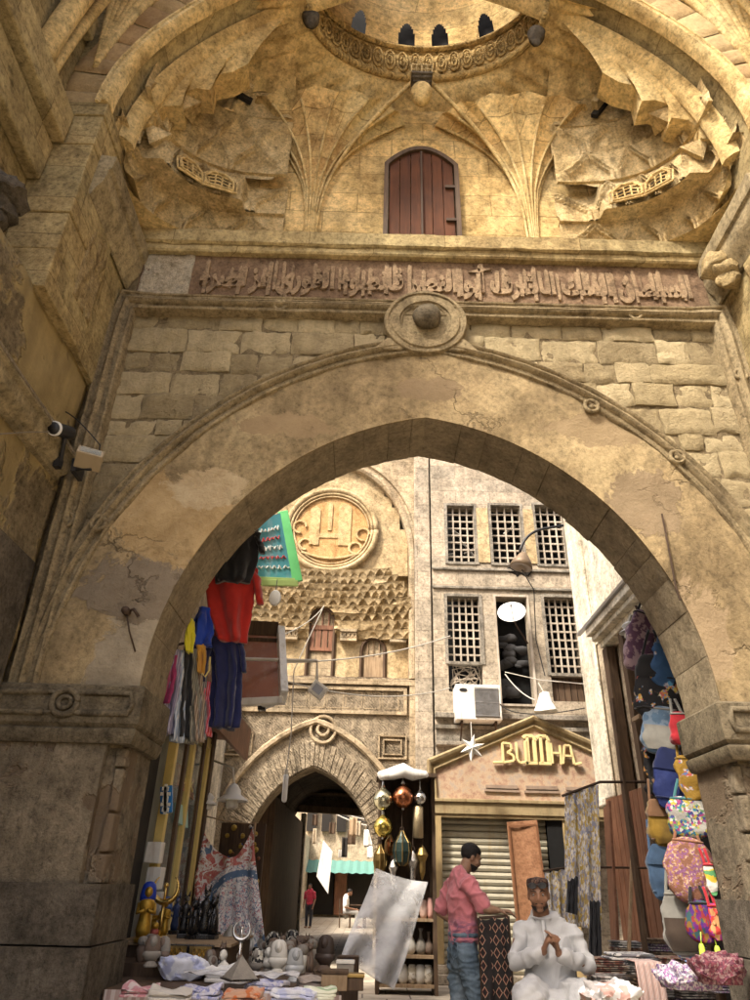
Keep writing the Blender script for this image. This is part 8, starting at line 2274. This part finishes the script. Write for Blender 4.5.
def on_top(px, py, i, w, d, h, kx, label, rz, seed): return folded(px, py, FT[i], w, d, h, pr[ix[kx]], label, rz, seed, 2)
on_top(676, 972, 5, .26, .22, .04, 'blue', 'blue printed textile lying on top in front of the pale grey bag', .25, 90)
on_top(700, 962, 9, .26, .2, .04, 'pinkblue', 'pink and blue printed textile on top below the neon tassels', -.2, 91)
on_top(628, 960, 7, .32, .22, .05, 'silver', 'black and silver striped textile on top behind the seated man', .1, 92)
bundle(690, 990, TB+.2, .34, .2, .10, pr[6], 'heap of purple and silver sequinned cloth at the front of the textile table', 21, 'sequin_heap', 'cloth heap', 0, .05)
bundle(720, 984, TB+.26, .26, .22, .12, multi('maroon_print', [(.14,.035,.05),(.08,.022,.036),(.2,.12,.12)], 90), 'maroon printed cloth heap against the right pier', 22, 'cloth_heap', 'cloth heap', 0, .05)
bundle(610, 1004, TB+.17, .3, .2, .08, multi('grey_plastic_pack', [(.5,.5,.5),(.3,.28,.27),(.6,.6,.62),(.4,.25,.22)], 16), 'shiny grey wrapped pack beside the seated man', 23, 'wrapped_pack', 'cloth pack', .2, .04)
cs = cloth('striped_scarf_rust', (.36,.17,.13), .3, (.5,.45,.42), (40, 'X', .3))
p = onz(640, 962, FT[7]); mb = MB()
mb.sheet(lambda u, v: Vector((p.x-.10+.20*u, p.y+.12-.30*min(v, .5)*2 if v < .5 else p.y-.18-.02*sin((v-.5)*5), FT[7]+.012 if v < .5 else FT[7]+.012-.26*(v-.5)*2))+Vector((0, -.006*sin(u*30), 0)), 24, 24, (0, .004, .004))
tag(mb.build('striped_scarf', cs, smooth=True), 'rust and grey striped scarf draped over the edge of a textile stack', 'scarf')
# ---------------------------------------------------------------- sequin cloths hanging by the cream pilaster
M['sequin'] = multi('gold_silver_sequins', [(.58,.55,.5),(.5,.36,.08),(.36,.36,.42),(.7,.66,.6),(.42,.3,.1),(.25,.25,.32),(.6,.5,.3)], 42, (1.5, 1.5, .5), rough=.4)
def hung(name, label, cat, c4, mat_, seed, t=.01, amp=.04, nf=5, par=None):
    tl, tr, br, bl = [Vector(c) for c in c4]; mb = MB()
    mb.sheet(lambda u, v: tl.lerp(tr, u).lerp(bl.lerp(br, u), v)+Vector((0, amp*sin(u*2*PI*nf/2+seed)*(.3+.7*v)+.02*nz(u*5, v*5, seed), -.02*abs(sin(u*PI*nf/2))*(1-v))), 40, 40, t)
    return tag(mb.build(name, mat_, smooth=True), label, cat)
hung('sequin_cloth', 'long gold and silver sequin cloth hanging below the cream pilaster', 'cloth', [at(565, 795, 9.2), at(598, 783, 9.0), at(601, 930, 8.8), at(566, 925, 9.0)], M['sequin'], 1)
hung('sequin_cloth', 'short gold sequin cloth hanging behind the seated man beside the leather panel', 'cloth', [at(545, 872, 9.6), at(566, 868, 9.6), at(570, 935, 9.4), at(548, 938, 9.4)], M['sequin'], 2)
hung('dark_shawl', 'black shawl hanging between the two sequin cloths', 'shawl', [at(568, 880, 8.7), at(578, 875, 8.7), at(577, 915, 8.6), at(566, 912, 8.6)], cblk, 3, .02)
hung('dark_shawl', 'black shawl hanging behind the shoulder of the seated man', 'shawl', [at(590, 900, 8.6), at(600, 900, 8.6), at(603, 960, 8.4), at(588, 960, 8.4)], cblk, 4, .02)
mb = MB(); mb.tube([at(562, 796, 9.2), at(600, 782, 9.0), (WX, 8.9, at(606, 780, 8.9).z)], .016, 6); a = at(550, 870, 9.6); mb.tube([at(543, 871, 9.6), at(570, 867, 9.6), (WX, 9.5, a.z+.05)], .012, 6)
tag(mb.build('cloth_rail', M['iron']), 'iron rails carrying the sequin cloths', 'rail')
# dark kilim over a rack, touched by the standing man
T = NT('kilim'); P = T.pos
k1 = T.wave(T.map(P, (1, 1, 1)), 5.2, 0, 'X', 0, prof='TRI'); k2 = T.wave(P, 3.4, 0, 'Z', 0, prof='TRI')
dm = T.math('ADD', k1, k2); band = T.ramp(T.wave(P, 1.6, 0, 'X', 0, prof='TRI'), [(.8, 0), (.82, 1)])
c = T.ramp(dm, [(.5, (.02,.016,.016)), (.62, (.20,.06,.045)), (.78, (.42,.30,.2)), (.9, (.03,.022,.022)), (1.05, (.24,.09,.06)), (1.3, (.02,.018,.018))], 'CONSTANT')
c = T.mix(band, c, (.025,.02,.02)); T.bump(T.noise(P, 120, 2), .4, .006); M['kilim'] = T.fin(c, .9)
r_ = hung('kilim', 'dark patterned kilim hanging over a rack beside the man in pink', 'rug', [at(479, 918, 7.1), at(508, 916, 7.1), (at(508, 916, 7.1).x-.01, 7.05, .35), (at(479, 918, 7.1).x+.0, 7.05, .35)], M['kilim'], 2, .015, .02, 4)
a, b = at(479, 918, 7.13), at(508, 916, 7.13)
mb = MB(); mb.tube([a, b], .012, 6)
for q_ in (a, b): mb.tube([q_, (q_.x, q_.y, 0)], .014, 6); mb.bar((q_.x, q_.y-.2, .015), (q_.x, q_.y+.2, .015), .03, .03)
tag(mb.build('clothes_rack', M['iron']), 'low iron rack under the patterned kilim', 'rack')
# ---------------------------------------------------------------- light
w = bpy.data.worlds.new('World'); S.world = w; w.use_nodes = True
nt = w.node_tree; bgn = nt.nodes['Background']
sky = nt.nodes.new('ShaderNodeTexSky'); sky.sky_type = 'NISHITA'; sky.sun_disc = False
EL, AZ_ = rad(52), rad(222)           # azimuth clockwise from +Y
sky.sun_elevation = EL; sky.sun_rotation = AZ_; sky.dust_density = 8.0; sky.ozone_density = .1; sky.air_density = .8
nt.links.new(sky.outputs[0], bgn.inputs[0]); bgn.inputs[1].default_value = .15
sd = bpy.data.lights.new('sun', 'SUN'); so = bpy.data.objects.new('sun', sd); C.objects.link(so)
sd.energy = 2.6; sd.angle = rad(6); sd.color = (1, .92, .80)
to_sun = Vector((sin(AZ_)*cos(EL), cos(AZ_)*cos(EL), sin(EL)))
so.rotation_euler = to_sun.to_track_quat('Z', 'Y').to_euler()
so.location = (0, -5, 20)
S.render.engine = 'CYCLES'
S.cycles.use_denoising = True
try: S.cycles.denoiser = 'OPENIMAGEDENOISE'
except Exception: pass
S.cycles.max_bounces = 6; S.cycles.diffuse_bounces = 4; S.cycles.glossy_bounces = 3; S.cycles.transparent_max_bounces = 10
S.cycles.caustics_reflective = False; S.cycles.caustics_refractive = False
S.cycles.use_adaptive_sampling = True; S.cycles.adaptive_threshold = .02
vs_ = S.view_settings
vs_.view_transform = 'Standard'; vs_.look = 'None'; vs_.gamma = 1; vs_.use_curve_mapping = False
vs_.exposure = 1.22
